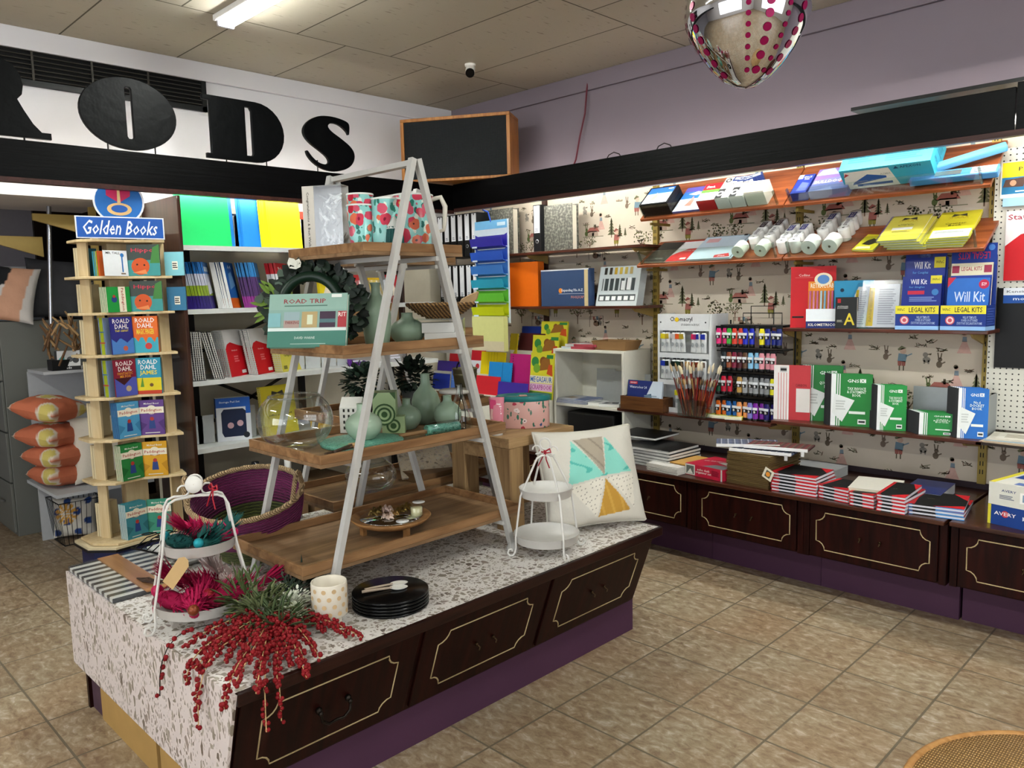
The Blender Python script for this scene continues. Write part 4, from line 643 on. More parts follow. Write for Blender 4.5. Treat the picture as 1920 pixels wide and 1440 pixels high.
for i in range(6): lever(-4.77+.076*i,4.03,ZM,'black binder with white label on the lower corner shelf, '+roww(i,6),.75)
def marble(name='mat_marbled_board'):
    m,t,N,L,p=nt(name); n=N.new('ShaderNodeTexNoise'); n.inputs['Scale'].default_value=60; n.inputs['Detail'].default_value=6; tc=N.new('ShaderNodeTexCoord'); L.new(tc.outputs['Object'],n.inputs[0]); r=ramp(N,[(.45,'#484842'),(.7,'#85847a')]); L.new(n.outputs['Fac'],r.inputs[0]); L.new(r.outputs[0],p.inputs['Base Color']); p.inputs['Roughness'].default_value=.5; return m
MRB=marble()
def marb(x,y,w,h,spinew,lb,rz=0):
    t=thing('lever_arch_file',lb,'binder',(x,y,ZU),(0,0,rz)); b=MB(); b.box(-w/2,w/2,0,.003,0,h,MRB).box(-w/2,w/2,.067,.07,0,h,MRB)
    b.box(-w/2-.003,-w/2,0,.07,0,h,mc('#111214',.35)); b.build('cover',t); MB().box(-w/2+.01,w/2-.01,.01,.06,.004,h-.01,mc('#e0dccc',.8)).build('page_block',t); return t
marb(-4.26,4.16,.30,.34,.07,'grey marbled file leaning behind the hanging pocket organiser'); marb(-3.615,4.10,.245,.31,.07,'grey marbled lever arch file with its cover to the room on the upper shelf',3)
b=MB(); t=thing('lever_arch_file','black spined lever arch file with white label beside the grey marbled cover','binder',(-3.775,4.06,ZU)); b.box(-.035,.035,0,.07,0,.32,mc('#141518',.35)); b.art(-.035,.07,0,.32,0,[('r',.1,.4,.86,.98,'#e8eaee'),('l',.2,.42,.7,.5,3,'#777b88')]); b.build('case',t)
MB(Matrix.Translation((0,-.001,.07))@Matrix.Rotation(PI/2,4,'X')).lathe([(.009,-.002),(.014,-.002),(.014,.002),(.009,.002)],mc('#9a9da0',.3,.9),14).build('finger_ring',t)
carton('orange_binder','bright orange binder on the middle corner shelf','binder',.30,.315,.07,'#d9660e',[('r',0,0,.1,1,'#c9600f'),('r',.0,.42,.075,.92,'#e9e6e2'),('l',.01,.5,.065,.8,3,'#888')],loc=(-3.955,4.08,ZM),rot=(0,0,5),part='cover')
p=carton('expanding_file','blue expanding file A to Z with a cream edge on the middle shelf','expanding file',.43,.25,.06,'#33486c',[('r',.91,0,.985,1,'#c9b68a'),('c',.42,.42,.07,'#d9822a'),('t','Expanding File A-Z',.66,.42,.44,.09,'#e9edf4'),('r',.38,.33,.91,.337,'#d9dde6'),('t','FOOLSCAP',.77,.24,.26,.07,'#d98a7a'),('r',0,.965,1,1,'#c9cdd6')],loc=(-3.55,4.08,ZM),part='case')
t=thing('label_dispenser','white slotted label dispenser on the middle shelf beside the expanding file','dispenser',(-3.14,4.08,ZM),(-14,0,0)); b=MB(); W_=.33; Wm='#c9d2d4'
b.box(-W_/2,W_/2,.03,.10,0,.27,mc(Wm,.4)); b.art(-W_/2,W_,0,.27,.03,[('r',.10,.40,.90,.70,'#3a4244')]+[('r',.12+k*.13,.40,.16+k*.13,.70,Wm) for k in range(7)]+[('r',.05,.14,.95,.30,'#4b5355')]+[('r',.08+k*.15,.16,.18+k*.15,.26,'#e9edee') for k in range(6)]+[('r',.12+k*.125,.8,.19+k*.125,.97,['#2a2620','#3a3020','#b9982a','#c9ae4a','#c9b25a','#b9a46a'][k]) for k in range(6)]); b.build('front',t)
for k in range(2): MB().box(.03+k*.045,.06+k*.045,.022,.03,.11,.17+.02*k,mc('#e6e9ea',.5)).build('label_stack',t)
carton('label_strip_card','dark blue strip card lying above the label dispenser','card',.12,.02,.01,'#20264c',[('t','AVERY',.5,.5,.8,.5,'#c9cde0')],loc=(-3.0,4.12,ZM+.285)) if False else None
# hanging pocket organiser
t=thing('hanging_organiser','rainbow plastic pocket organiser hanging in the corner, purple to pale yellow','file organiser',(-4.12,3.9,0)); x0,x1=-.165,.165
cl=['#35309a','#2d55b8','#3a72bc','#2a93b0','#62b83a','#b9c41a']
b=MB(); b.box(x0-.012,x1+.012,.045,.049,1.33,2.06,mc('#cfdce4',.35)); b.art(x0,x1-x0,2.0,.06,.044,[('r',0,0,1,1,'#6fb0dc'),('r',.7,.3,.95,.7,'#c9e0ee')]); b.build('back_panel',t)
for k,c in enumerate(cl):
    zt=1.965-k*.098; b=MB(); m=mc(c,.25,0,.05); b.add([(x,y,z) for x in (x0,x1) for y,z in ((.044,zt-.10),(0.0,zt-.085),(-.012,zt-.03),(-.016,zt-.03),(-.004,zt-.09),(.044,zt-.104))],[(0,1,2,3,4,5),(11,10,9,8,7,6)]+[(i,(i+1)%6,6+(i+1)%6,6+i) for i in range(6)],m)
    b.poly([(x0+.0,.043,zt-.09),(x1,.043,zt-.09),(x1,.043,zt),(x1-.03,.043,zt-.012),(x0+.03,.043,zt-.012),(x0,.043,zt)],m); b.box(x0+.03,x0+.08,-.019,-.016,zt-.098,zt-.086,mc('#c9d8ea',.3)); b.build('pocket',t)
b=MB(); b.box(x0,x1,-.012,.03,1.13,1.38,mc('#cfd08a',.35)); b.box(x0,x1,-.0135,-.012,1.13,1.20,mc('#c9bfa0',.35)); b.build('large_pocket',t)
MB().tube([(0,.047,2.05),(0,.02,2.12),(0,-.03,2.13)],.005,mc('#2a4fb0',.3),6).build('hook',t)
# display table for folders
tt=thing('folder_display_stand','cream stepped stand on the counter holding coloured folders in the corner','stand',(0,0,CT+.001))
b=MB(); CRM=mc('#d8d4c6',.5)
b.box(-4.86,-3.62,3.80,4.29,0,.30,CRM).build('base',tt); MB().box(-4.86,-3.62,3.98,4.29,.30,.42,CRM).build('step',tt); MB().box(-4.86,-3.62,4.12,4.29,.42,.60,CRM).build('step',tt)
def fold(rg,col,lb,y,zs,name='folder',art=(),rx=-8,rz=0,cat='folder'):
    x0,x1,z0,z1=rg; z0=zs; return carton(name,lb,cat,x1-x0,z1-z0,.008,col,art,loc=((x0+x1)/2,y,z0),rot=(rx,0,rz),part='cover')
Z1,Z2,Z3=.822,.942,1.122
fold((-4.713,-4.522,0.839,0.943),'#1a2c86','dark navy folder at the left end of the corner stand, front step',3.84,Z1)
fold((-4.522,-4.292,0.853,0.974),'#4a6cb0','translucent blue envelope folder on the front step behind the metal bucket',3.86,Z1,art=[('r',0,.5,1,.52,'#7c98d0')])
fold((-4.146,-3.914,0.879,1.051),'#1f82c4','sky blue elastic folder on the corner stand',3.89,Z1,art=[('r',.6,0,.62,1,'#14568c')])
fold((-4.198,-3.952,0.742,0.955),'#c4242e','red plastic folder in front on the corner stand',3.82,Z1); fold((-3.962,-3.675,0.820,0.925),'#3d2c90','violet plastic wallet lying low in front on the corner stand',3.815,Z1)
fold((-3.976,-3.688,0.830,1.113),'#a81c68','magenta spiral ring folder on the corner stand',3.93,Z1,art=[('r',.1,.08+k*.06,.13,.11+k*.06,'#5c0f3a') for k in range(15)])
fold((-4.840,-4.569,0.818,1.022),'#3c2a80','purple ring folder at the left of the corner stand, middle step',4.0,Z2); fold((-4.335,-4.076,0.872,1.111),'#dcc410','yellow spring file on the corner stand, middle step',4.0,Z2,art=[('r',.3+k*.12,.2,.31+k*.12,1,'#a8940a') for k in range(4)])
fold((-4.467,-4.317,0.860,1.117),'#c0202c','red and white boxed planner on the corner stand, middle step',4.02,Z2,art=[('r',0,0,1,.55,'#e0e0e4'),('c',.5,.3,.12,'#c83038')]); fold((-4.770,-4.552,0.927,1.086),'#b81c26','plain red folder behind the purple one in the corner',4.06,Z2)
fold((-4.157,-4.061,0.988,1.246),'#dcc410','narrow yellow folder behind the magenta one',4.1,Z2,rz=-12)
fold((-4.077,-3.793,1.036,1.249),'#4a1a1e','dark maroon manilla folder leaning in the corner',4.13,Z3-.001,rx=-12,rz=-8); fold((-4.069,-3.812,1.110,1.297),'#14286c','glossy navy folder behind the maroon one',4.17,Z3)
MEG=lambda full:[('r',0,0,1,1,'#c9c32e'),('c',.2,.8,.11,'#2f7a3c'),('c',.55,.82,.10,'#7a4a1e'),('p',[(.35,.6),(.9,.66),(.8,.95),(.5,.85)],'#8a5a24'),('c',.28,.66,.1,'#6c9a2e'),('p',[(.72,.55),(.98,.5),(.95,.75),(.8,.75)],'#b8481e'),('r',.7,.88,.98,.96,'#2f7a3c')]+([('r',0,.34,1,.5,'#d8d4b4'),('t','MEGASAUR',.5,.42,.94,.12,'#2a5cae'),('r',0,.17,1,.33,'#d0a8c4'),('t','SCRAPBOOK',.5,.25,.94,.11,'#a03a8a'),('p',[(0,0),(1,0),(1,.14),(0,.16)],'#4a7a2e')] if full else [])
for i,(x,z1,y,zs,lb) in enumerate(((-3.455,1.335,4.16,Z3-.302,'hindmost'),(-3.49,1.24,4.08,Z2-.14,'middle'),(-3.575,1.135,3.87,Z1,'front'))):
    w=.25 if i<2 else .21; zs=[CT+.60,CT+.42,CT+.30][i]+.002; carton('scrapbook',lb+' yellow dinosaur scrapbook, one of three stepped beside the white cubby','scrapbook',w,z1-zs,.012,'#c9c32e',MEG(i==2) if i==2 else [(a if a[0]!='x' else a) for a in MEG(False)],loc=(x-.025 if i==2 else -3.735-.02*i,y,zs),rot=(-6,0,0),part='cover')
# white cubby on the counter
t=thing('white_cubby','white open cubby cabinet standing on the counter left of the paint display','cabinet',(-3.30,4.01,CT+.001)); WM=mc('#d6d4c8',.5); w,D,H_=.60,.295,.635
for a in ((-w/2,-w/2+.018,0,D,0,H_),(w/2-.018,w/2,0,D,0,H_),): MB().box(*a,WM).build('side_panel',t,bev=.002)
MB().box(-w/2+.018,w/2-.018,0,D,H_-.018,H_,WM).build('top_panel',t,bev=.002); MB().box(-w/2+.018,w/2-.018,-.0,D,.245,.265,WM).build('shelf',t,bev=.002); MB().box(-w/2+.018,w/2-.018,D-.006,D,0,H_-.018,WM).build('back_panel',t)
ZC2=CT+.001+.2655
for i in range(3): carton('steel_divider',['left','middle','right'][i]+' grey folded steel divider inside the white cubby','divider',.145,.225-.01*i,.004,mc('#a9adad',.4,.3),loc=(-3.33+.15*i-.0,4.24-.008*i,ZC2),rot=(-3,0,8))
for i in range(4): 
    o=flat('blue_magazine','x','booklet',[(-3.57,4.0+.004*i),(-3.32,4.02-.004*i)],.19,.007,'#34508c',art=[('p',[(0,0),(.6,0),(.5,.9),(0,1)],'#b9bcc4'),('p',[(.05,.3),(.4,.2),(.4,.6),(.1,.7)],'#9a8c7c')],z=ZC2+.0075*i); o['label']='blue and white booklet, '+stackw(i,4,'pile spilling from the white cubby shelf'); o['group']='booklets in the white cubby'
flat('paperback','small white paperback on the cubby shelf left of the glossy one','booklet',[(-3.31,4.02),(-3.22,4.03)],.13,.02,'#d8d8d8',art=[('p',[(.2,.2),(.8,.3),(.7,.8)],'#9aa0a4')],z=ZC2); flat('paperback','glossy black and white paperback lying askew on the cubby shelf','booklet',[(-3.20,4.0),(-3.07,4.05)],.13,.018,'#cfd2d4',art=[('p',[(.1,.1),(.9,.2),(.8,.8),(.2,.7)],'#4a4d50'),('p',[(.3,.3),(.6,.3),(.5,.6)],'#d9dadc')],z=ZC2+.001)
tag(MB().box(-3.50,-3.10,4.03,4.27,CT+.004,CT+.21,mc('#0a0a0b',.6)).build('black_case',bev=.012),'plain black case standing under the cubby shelf','case')
for i in range(2): carton('clear_stationery_pack','clear and pink stationery pack, '+['lower','upper'][i]+' one on top of the white cubby','packet',.27,.016,.18,'#a84450',[('r',0,0,.3,1,'#b9c4c4')],[('r',.05,.05,.95,.95,'#b9868a'),('p',[(.1,.2),(.5,.1),(.6,.8),(.2,.7)],'#c9cfcf')],loc=(-3.40+.02*i,4.03,CT+.637+.0165*i),rot=(0,0,3-7*i))
tag(MB().add([(-.12,0,0),(.12,0,0),(.12,.14,0),(-.12,.14,0),(-.14,-.02,.06),(.14,-.02,.06),(.14,.16,.06),(-.14,.16,.06)],[(0,3,2,1),(0,1,5,4),(1,2,6,5),(2,3,7,6),(3,0,4,7)],mc('#8f6d47',.8)).build('cardboard_tray',None,(-3.14,4.05,CT+.637)),'shallow open cardboard tray on the right of the white cubby top','tray')
# ---------- paint shelf ----------
ZP=.7925
t=thing('wooden_trough','low brown wooden trough at the left end of the paint shelf','box',(-2.85,3.985,ZP)); WT=wood('mat_trough','#4a2c16','#6d4522',0,.5)
for nm,a in (('front_board',(-.16,.16,0,.01,0,.085)),('back_board',(-.16,.16,.10,.11,0,.085)),('end_board',(-.16,-.15,.01,.10,0,.085)),('end_board',(.15,.16,.01,.10,0,.085)),('bottom_board',(-.15,.15,.01,.10,0,.008))): MB().box(*a,WT).build(nm,t)
carton('watercolour_tin','blue and white watercolour pencil tin standing in the wooden trough','tin',.26,.175,.015,'#c9d6e4',[('p',[(0,0),(.42,0),(.72,1),(0,1)],'#1f2d6c'),('r',.05,.86,.28,.96,'#b8242c'),('t','DERWENT',.165,.91,.18,.05,'#f0e0e0'),('t','Watercolour 24',.31,.76,.5,.09,'#dfe3ee'),('p',[(.45,.1),(.75,.25),(.7,.55),(.55,.5)],'#3a5c74'),('l',.5,.2,.95,.5,5,'#7c90a4')],loc=(-2.86,4.02,ZP+.009),rot=(-8,0,0),part='tin_body')
t=thing('paint_tube_stand','white acrylic paint stand with hanging silver tubes and a sun logo','display stand',(-2.585,4.05,ZP)); w,H_=.37,.60; SW=mc('#d4d7da',.4)
b=MB(); 
for z0,z1 in ((.50,.60),(.335,.365),(.17,.20),(0,.03)): b.box(-w/2+.012,w/2-.012,0,.004,z0,z1,SW)
b.box(-w/2,-w/2+.014,0,.004,0,.60,SW).box(w/2-.014,w/2,0,.004,0,.60,SW)
b.art(-w/2,w,.50,.10,0,[('t','Chromacryl',.45,.66,.42,.34,'#16181c'),('c',.37,.66,.14,'#e4c01e'),('t',"STUDENTS' ACRYLIC",.62,.36,.34,.13,'#55585c'),('c',.06,.5,.05,'#2a2c30'),('c',.9,.5,.05,'#2a2c30')]); b.build('front_frame',t)
for s,nm in ((-1,'side_panel'),(1,'side_panel')): MB().box(s*w/2-.002,s*w/2+.002,.004,.19,0,.60,SW).build(nm,t)
MB().box(-w/2+.002,w/2-.002,.186,.19,0,.16,SW).build('lower_back',t); MB().box(-w/2+.002,w/2-.002,.09,.092,.0,.495,mc('#b4b8bb',.5)).build('inner_panel',t)
def silvertube(x,z,cap,lean,h,lb):
    o=thing('acrylic_paint_tube',lb,'paint tube',(x,4.045,z),(0,lean,0),'silver acrylic tubes'); b=MB(); hw=.0165
    b.lathe([(.013,0),(.0165,.02),(.0165,h*.8)],mc('#c4c8cb',.35,.2),12,sy=.75); 
    b=MB(); n=10; V=[];F=[]
    for i,(zz,rx,ry) in enumerate(((0,.019,.0015),(h*.4,.0178,.008),(h*.85,.0165,.0155),(h*.92,.010,.010))):
        for k in range(n): a=2*PI*k/n; V.append((rx*math.cos(a),ry*math.sin(a),zz))
    for i in range(3):
        for k in range(n): F.append((i*n+k,i*n+(k+1)%n,(i+1)*n+(k+1)%n,(i+1)*n+k))
    b.add(V,F,mc('#cdd1d3',.35),True); b.add([(x_,y_-.0008,z_) for x_,y_,z_ in [(-.016,-.0145,h*.62),(.016,-.0145,h*.62),(.0155,-.016,h*.86),(-.0155,-.016,h*.86)]],[(0,1,2,3)],cap); b.poly([(.010*math.cos(2*PI*k/14),-.0145,h*.36+.013*math.sin(2*PI*k/14)) for k in range(14)],'#8e9498'); b.build('tube',o)
    MB().lathe([(.0095,h*.9),(.0095,h),(.001,h)],mc('#16171a',.4),10).build('cap',o)
caps1=['#d2c21c','#a8912a','#b9b4b4','#d2521c','#a8912a',None,'#b81848','#1c2a86','#20309a']; caps2=['#2038a4','#0e1c16','#0e1c16','#173a2a','#16281c','#b98a4a','#8a3a1e','#8a3a1e','#5a4a40']
for r_,cc in ((0,caps1),(1,caps2)):
    for k,c in enumerate(cc):
        if c: silvertube(-2.585-.14+k*.035,ZP+(.372 if r_==0 else .207),c,(3,-2,4,0,-3,2,5,-4,1)[k],.128,'silver acrylic tube with '+['yellow','dark yellow','white','orange','ochre','','crimson','navy','blue','blue','black green','dark green','green','black','tan','rust','brown','dark brown'][r_*9+k]+' band, '+['upper','lower'][r_]+' row of the white stand')
silvertube(-2.62,ZP+.03,'#cfc61c',0,.13,'yellow banded silver tube standing low behind the brushes')
# brush holder
t=thing('brush_holder','clear acrylic holder full of paint brushes on the paint shelf','holder',(-2.475,4.03,ZP)); b=MB(); AC=clear('mat_acrylic','#eef4f4',.08,.5)
for a in ((-.095,.095,-.07,-.066,0,.10),(-.095,.095,.0,.004,0,.10),(-.095,-.091,-.066,0,0,.10),(.091,.095,-.066,0,0,.10),(-.03,-.027,-.066,0,0,.10),(.032,.035,-.066,0,0,.10),(-.095,.095,-.066,0,0,.003)): b.box(*a,AC)
b.build('holder_box',t)
BR=[mc(c,.35) for c in ('#7c1c18','#5c2018','#14100e','#a4502a','#8c2a1e')]; BH=[mc(c,.7) for c in ('#d9cdb0','#b9a484','#e4dccb','#8c7450','#5a4632')]; FE=mc('#b9bcc0',.3,.9)
protos=[]
for k in range(5):
    o=thing('paint_brush','long handled bristle brush standing in the clear acrylic holder','paint brush',(0,0,0),(0,0,0),'paint brushes in the clear holder'); L_=.20
    MB().tube([(0,0,0),(0,0,.06),(0,0,L_*.8)],[.0018,.0035,.0028],BR[k],6).build('handle',o); MB().tube([(0,0,L_*.8),(0,0,L_*.93)],.0036,FE,6).build('ferrule',o); MB().tube([(0,0,L_*.93),(0,0,L_+.006),(0,0,L_+.022)],[.0036,.0055,.001],BH[k],6).build('bristles',o); protos.append(o)
for i in range(60):
    loc=(-2.475+R.uniform(-.085,.085),4.03+R.uniform(-.06,-.006),ZP+.004); rot=(R.uniform(-12,10),(loc[0]+2.475)/.085*14+R.uniform(-9,9),R.uniform(0,90))
    o=protos[i] if i<5 else dup(protos[i%5],loc); o.location=loc; rx,ry=rot[0],rot[1]; o.rotation_euler=rad(rx,ry,0)
    if i%7==0: o.scale=(1.5,1.5,1.45)
for i,(x,rx,ry) in enumerate(((-2.52,2,-16),(-2.49,0,-10))):
    o=thing('paint_brush',['tallest','second tallest'][i]+' wide pale handled brush rising from the acrylic holder','paint brush',(x+.03,4.0,ZP+.005),(rx,ry,0)); MB().tube([(0,0,0),(0,0,.12),(0,0,.22)],[.003,.006,.005],mc('#c99e62',.4),8).build('handle',o); MB().tube([(0,0,.22),(0,0,.25)],.0075,mc('#7c2a20',.4),8).build('ferrule',o); MB().tube([(0,0,.25),(0,0,.285),(0,0,.30)],[.008,.011,.004],mc('#d9ccaa',.8),8).build('bristles',o)
# black wire rack with paint tubes
t=thing('paint_rack','black wire rack hung with four rows of coloured paint tubes','rack',(-2.17,4.10,ZP)); KM=mc('#0c0d0f',.35,.4); b=MB()
for x in (-.20,.20): b.tube([(x,.12,0),(x,.12,.56)],.005,KM,6)
b.build('upright',t); b=MB(); b.box(-.20,.20,-.05,.15,0,.012,KM); b.build('base_tray',t,bev=.003)
b=MB(); b.tube([(-.12,.12,.52),(-.12,.12,.60),(.12,.12,.60),(.12,.12,.52)],.003,KM,6); b.tube([(-.07,.12,.53),(-.07,.12,.64),(.07,.12,.64),(.07,.12,.53)],.003,KM,6); b.build('header_wire',t)
rows=[(.548,['#c8286c','#c8286c','#3c9a3a','#c83a2a','#c83a2a','#1c2ab0','#1c2ab0',None,'#d8cc1c','#1f2a80','#1f2a80','#1b2468']),(.412,[None,'#222a30','#8a4a30','#7a1c38','#4a1420','#5a4030','#7fb8dc','#7fb8dc','#d8909c','#d8909c','#cf8894']),(.272,['#124a34','#b81c38','#b81c38',None,'#b08a48','#8e9194','#8e9194','#85888b','#85888b','#7c7f82','#d8d42a','#d8d42a']),(.128,['#d8681c','#d8681c','#1f5a9e','#1f5a9e','#e09458','#e09458','#7c7cc4','#7c2a9e','#7c2a9e','#241c60','#241c60'])]
cn={'#c8286c':'hot pink','#3c9a3a':'green','#c83a2a':'scarlet','#1c2ab0':'bright blue','#d8cc1c':'yellow','#1f2a80':'ultramarine','#1b2468':'dark ultramarine','#222a30':'charcoal','#8a4a30':'sienna','#7a1c38':'burgundy','#4a1420':'dark burgundy','#5a4030':'umber','#7fb8dc':'sky blue','#d8909c':'pale pink','#cf8894':'dusky pink','#124a34':'deep green','#b81c38':'red','#b08a48':'ochre','#8e9194':'silver','#85888b':'grey silver','#7c7f82':'dark silver','#d8d42a':'lemon','#d8681c':'orange','#1f5a9e':'cobalt','#e09458':'peach','#7c7cc4':'lavender','#7c2a9e':'violet','#241c60':'indigo'}
rn=['top row','second row','third row','lowest row']
for r_,(z,cs) in enumerate(rows):
    MB().tube([(-.215,-.01,z-.025),(.2,-.01,z-.025)],.004,KM,6).build('hook_bar',t); MB().box(-.195,.19,-.006,.12,z-.02,z-.012,KM).build('shelf_wire',t)
    seen={}
    for k,c in enumerate(cs):
        if not c: continue
        x=-2.17-.185+k*.0335; z0=ZP+z-.115-.022; seen[c]=seen.get(c,0)+1
        o=thing('paint_tube','%s paint tube, %s hanging in the %s of the black rack'%(cn[c],['first','second','third'][seen[c]-1],rn[r_]),'paint tube',(x,4.06+.012*(seen[c]-1),z0),(0,0,R.uniform(-6,6)))
        b=MB(); b.lathe([(.012,0),(.0165,.0)],mc('#0e0f11',.4),10)
        n=10;V=[];F=[]
        for zz,rx,ry in ((.018,.0155,.0135),(.06,.0165,.011),(.108,.018,.004)):
            for q in range(n): a=2*PI*q/n; V.append((rx*math.cos(a),ry*math.sin(a),zz))
        for i in range(2):
            for q in range(n): F.append((i*n+q,i*n+(q+1)%n,(i+1)*n+(q+1)%n,(i+1)*n+q))
        b=MB(); b.add(V,F,mc(c,.3),True); y_=-.0138; b.add([(-.013,y_,.05),(.013,y_,.05),(.014,y_+.001,.068),(-.014,y_+.001,.068)],[(0,1,2,3)],'#0c0c0e'); b.text('B',0,.059,.012,.013,mc('#e8e8e8',.5),y_-.001); b.add([(-.014,y_+.003,.069),(.014,y_+.003,.069),(.0145,y_+.005,.083),(-.0145,y_+.005,.083)],[(0,1,2,3)],'#cfd2d6'); b.build('tube',o)
        MB().lathe([(.001,0),(.0155,.0),(.0155,.019),(.001,.019)],mc('#0d0e10',.3),12).build('cap',o); MB().box(-.0185,.0185,-.003,.003,.094,.122,mc('#15171a',.3)).build('crimped_end',o)
for i in range(6):
    c=(-2.36,-2.30,-2.22)[i%3]; k=i//3; o=carton('mini_notepad','x','notepad',.095,.008,.07,'#dcd94a',top=[('r',0,0,1,.15,'#e4e4dc'),('l',.2,.3,.8,.8,3,'#5a5a24')],loc=(-2.40+(i%3)*.085,4.005+.004*k,ZP+.0005+.0085*k),rot=(0,0,6+5*(i%3))); o['label']=['lower','upper'][k]+' small yellow notepad, '+['left','middle','right'][i%3]+' pile on the paint shelf edge'
    b=MB(); b.box(-.0475,.0475,-.0006,0,0,.0065,mc('#e0ded4',.7)); b.build('pages',o)
# ---------- left wall shelf unit ----------
BRW=wood('mat_brown_laminate','#2a1710','#452a1e',2,.35,1,10,.05,.3)
tag(MB().box(-4.93,-4.41,1.832,1.852,0,2.12,BRW).build('side_panel_unit',bev=.003),'tall brown laminate end panel between the book tower and the metal shelves','panel')
bpy.context.scene.objects['side_panel_unit'].name='end_panel'
tag(MB().box(-4.93,-4.86,3.70,3.72,0,2.12,BRW).build('end_panel',bev=.003),'brown laminate end panel at the corner end of the metal shelves','panel')
u=thing('metal_shelving','dark uprights and cross braces carrying the white metal shelves','shelving',(-4.9,1.86,0)); KB=mc('#1a1716',.5,.2)
for y in (.20,.95,1.72): MB().box(0,.03,y-.02,y+.02,0,2.1,KB).build('upright',u)
MB().bar((.02,.2,1.08),(.02,.95,.72),.006,.02,KB).build('brace',u); MB().bar((.02,.2,.72),(.02,.95,1.08),.006,.02,KB).build('brace',u); MB().bar((.02,.95,1.49),(.02,.2,1.2),.006,.02,KB).build('brace',u)
SH=mc('#cfd2d0',.4); LZ=(1.852,1.490,1.076,.680)
for z,nm in zip(LZ,('highest','second','third','lowest')): 
    o=thing('metal_shelf','white metal shelf on the left wall, %s of the four'%nm,'shelf',(-4.9,1.856,z)); b=MB(); b.box(0,.44,0,1.84,-.004,0,SH); b.build('tray',o); MB().box(.438,.442,0,1.84,-.028,0,SH).build('front_lip',o)
def LP(y,z,x=-4.60): return (x,y,z+.0008)
def card(y,lb,col,n,w=.30,h=.31,rz=90,dy=-.01,x=-4.56,z=LZ[0]):
    p=carton('coloured_card','x','card sheet',w,h,.002,col,loc=LP(y,z,x),rot=(-6,0,rz),part='sheet'); rowof(p,n,(-.004,dy,0),lb+', %s','right'); return p
card(2.06,'bright green card sheet on the highest left shelf','#18b05c',3,.30,.31); card(2.10,'blue card sheet beside the green ones','#1c74c4',3,.30,.305,x=-4.60); card(2.40,'blue card sheet beside the yellow ones','#1c74c4',4,.22,.305,x=-4.57,dy=-.008); card(2.565,'bright yellow card sheet on the highest left shelf','#e4e01c',6,.22,.305,dy=-.011,x=-4.54)
for i,(y,lb) in enumerate(((1.93,'left of the green card'),(2.26,'between the green and blue card'),(2.34,'just left of the blue card'),(2.72,'right of the yellow card'),(2.80,'far right beside the gift box'))): 
    t=thing('steel_divider','white folded divider '+lb+' on the highest left shelf','divider',LP(y,LZ[0],-4.66)); MB().box(-.002,.002,-.06,.05,0,.20,mc('#cdd0d0',.5)).build('face',t); MB().box(-.15,-.002,-.06,-.058,0,.20,mc('#cdd0d0',.5)).build('wing',t)
for i,(y,z,h) in enumerate(((1.93,LZ[3],.17),(2.0,LZ[3],.17),(2.27,LZ[3],.20))): 
    t=thing('steel_divider',['leftmost','second'][i]+' grey folded divider on the lowest left shelf' if i<2 else 'grey folded divider right of the boxed pad set','divider',LP(y,z,-4.62)); MB().box(-.002,.002,-.05,.05,0,h,mc('#b4b8b9',.5)).build('face',t); MB().box(-.12,-.002,-.05,-.048,0,h,mc('#b4b8b9',.5)).build('wing',t)
for i in range(5): 
    t=thing('steel_divider','grey folded divider behind the book stand, '+roww(i,5),'divider',LP(2.62+.12*i,LZ[2],-4.60)); MB().box(-.002,.002,-.055,.055,0,.15,mc('#c4c8c9',.5)).build('face',t)
# dark goods showing behind the highest shelf
for i,(y,z,c,lb) in enumerate(((2.25,2.02,'#12294a','dark blue packed paper behind the cards'),(2.72,2.06,'#b0341c','orange red packed paper behind the gift box'),(2.95,2.0,'#8c2418','dark red packed paper behind the gift box'))): tag(MB().box(-4.89,-4.80,y,y+.2,LZ[0]+.001,z+.06,mc(c,.5)).build('paper_pack'),lb,'packet')
def bandbook(lb,w,h,t,bands,art,loc,rot):
    r=thing('exercise_book',lb,'exercise book',loc,rot); b=MB()
    for z0,z1,c in bands: m=mc(c,.35); b.box(-w/2,w/2,0,.0008,z0*h,z1*h,m).box(-w/2,-w/2+.001,0,t,z0*h,z1*h,m).box(-w/2,w/2,t-.0008,t,z0*h,z1*h,m)
    b.art(-w/2,w,0,h,0,art); b.build('cover',r); MB().box(-w/2+.001,w/2-.002,.0008,t-.0008,.001,h-.001,mc('#dfddd4',.8)).build('page_block',r); return r
def exrow(y,n,bands,art,lb,rz=146,rx=-9,t=.0088,w=.18,h=.275,x=-4.555,z=LZ[1],jr=1.2):
    p=bandbook('x',w,h,t-.001,bands,art,LP(y,z,x),(rx,0,rz)); a=math.radians(rz); return rowof(p,n,(-math.sin(a)*t,math.cos(a)*t,0),lb+', %s','right',jr=jr)
exrow(2.075,18,[(0,.28,'#2c1c70'),(.28,.5,'#8aa42a'),(.5,.75,'#c4c8da'),(.75,1,'#1a6cb8')],[('r',.1,.8,.8,.9,'#cfe0f0'),('p',[(.1,.3),(.9,.35),(.7,.6),(.2,.55)],'#d9dce8')],'blue, white, lime and purple exercise book')
exrow(2.215,9,[(0,1,'#d8d8d6')],[('r',0,0,1,.22,'#d8641c'),('r',0,.22,1,1,'#1c5ca8'),('p',[(.2,.4),(.8,.5),(.6,.8),(.3,.75)],'#6c9ccc'),('t','A4',.5,.9,.4,.08,'#d8e6f4')],'white edged exercise book in a plastic wrapped bundle',t=.0095,rz=138)
exrow(2.395,13,[(0,.25,'#8c2a86'),(.25,.68,'#45265c'),(.68,1,'#2478b8')],[('c',.6,.35,.08,'#9c6a54'),('t','4',.7,.84,.25,.1,'#7cc8e0'),('p',[(.1,.45),(.9,.4),(.9,.65),(.1,.6)],'#2c3a7c')],'teal, purple and magenta exercise book',t=.0085)
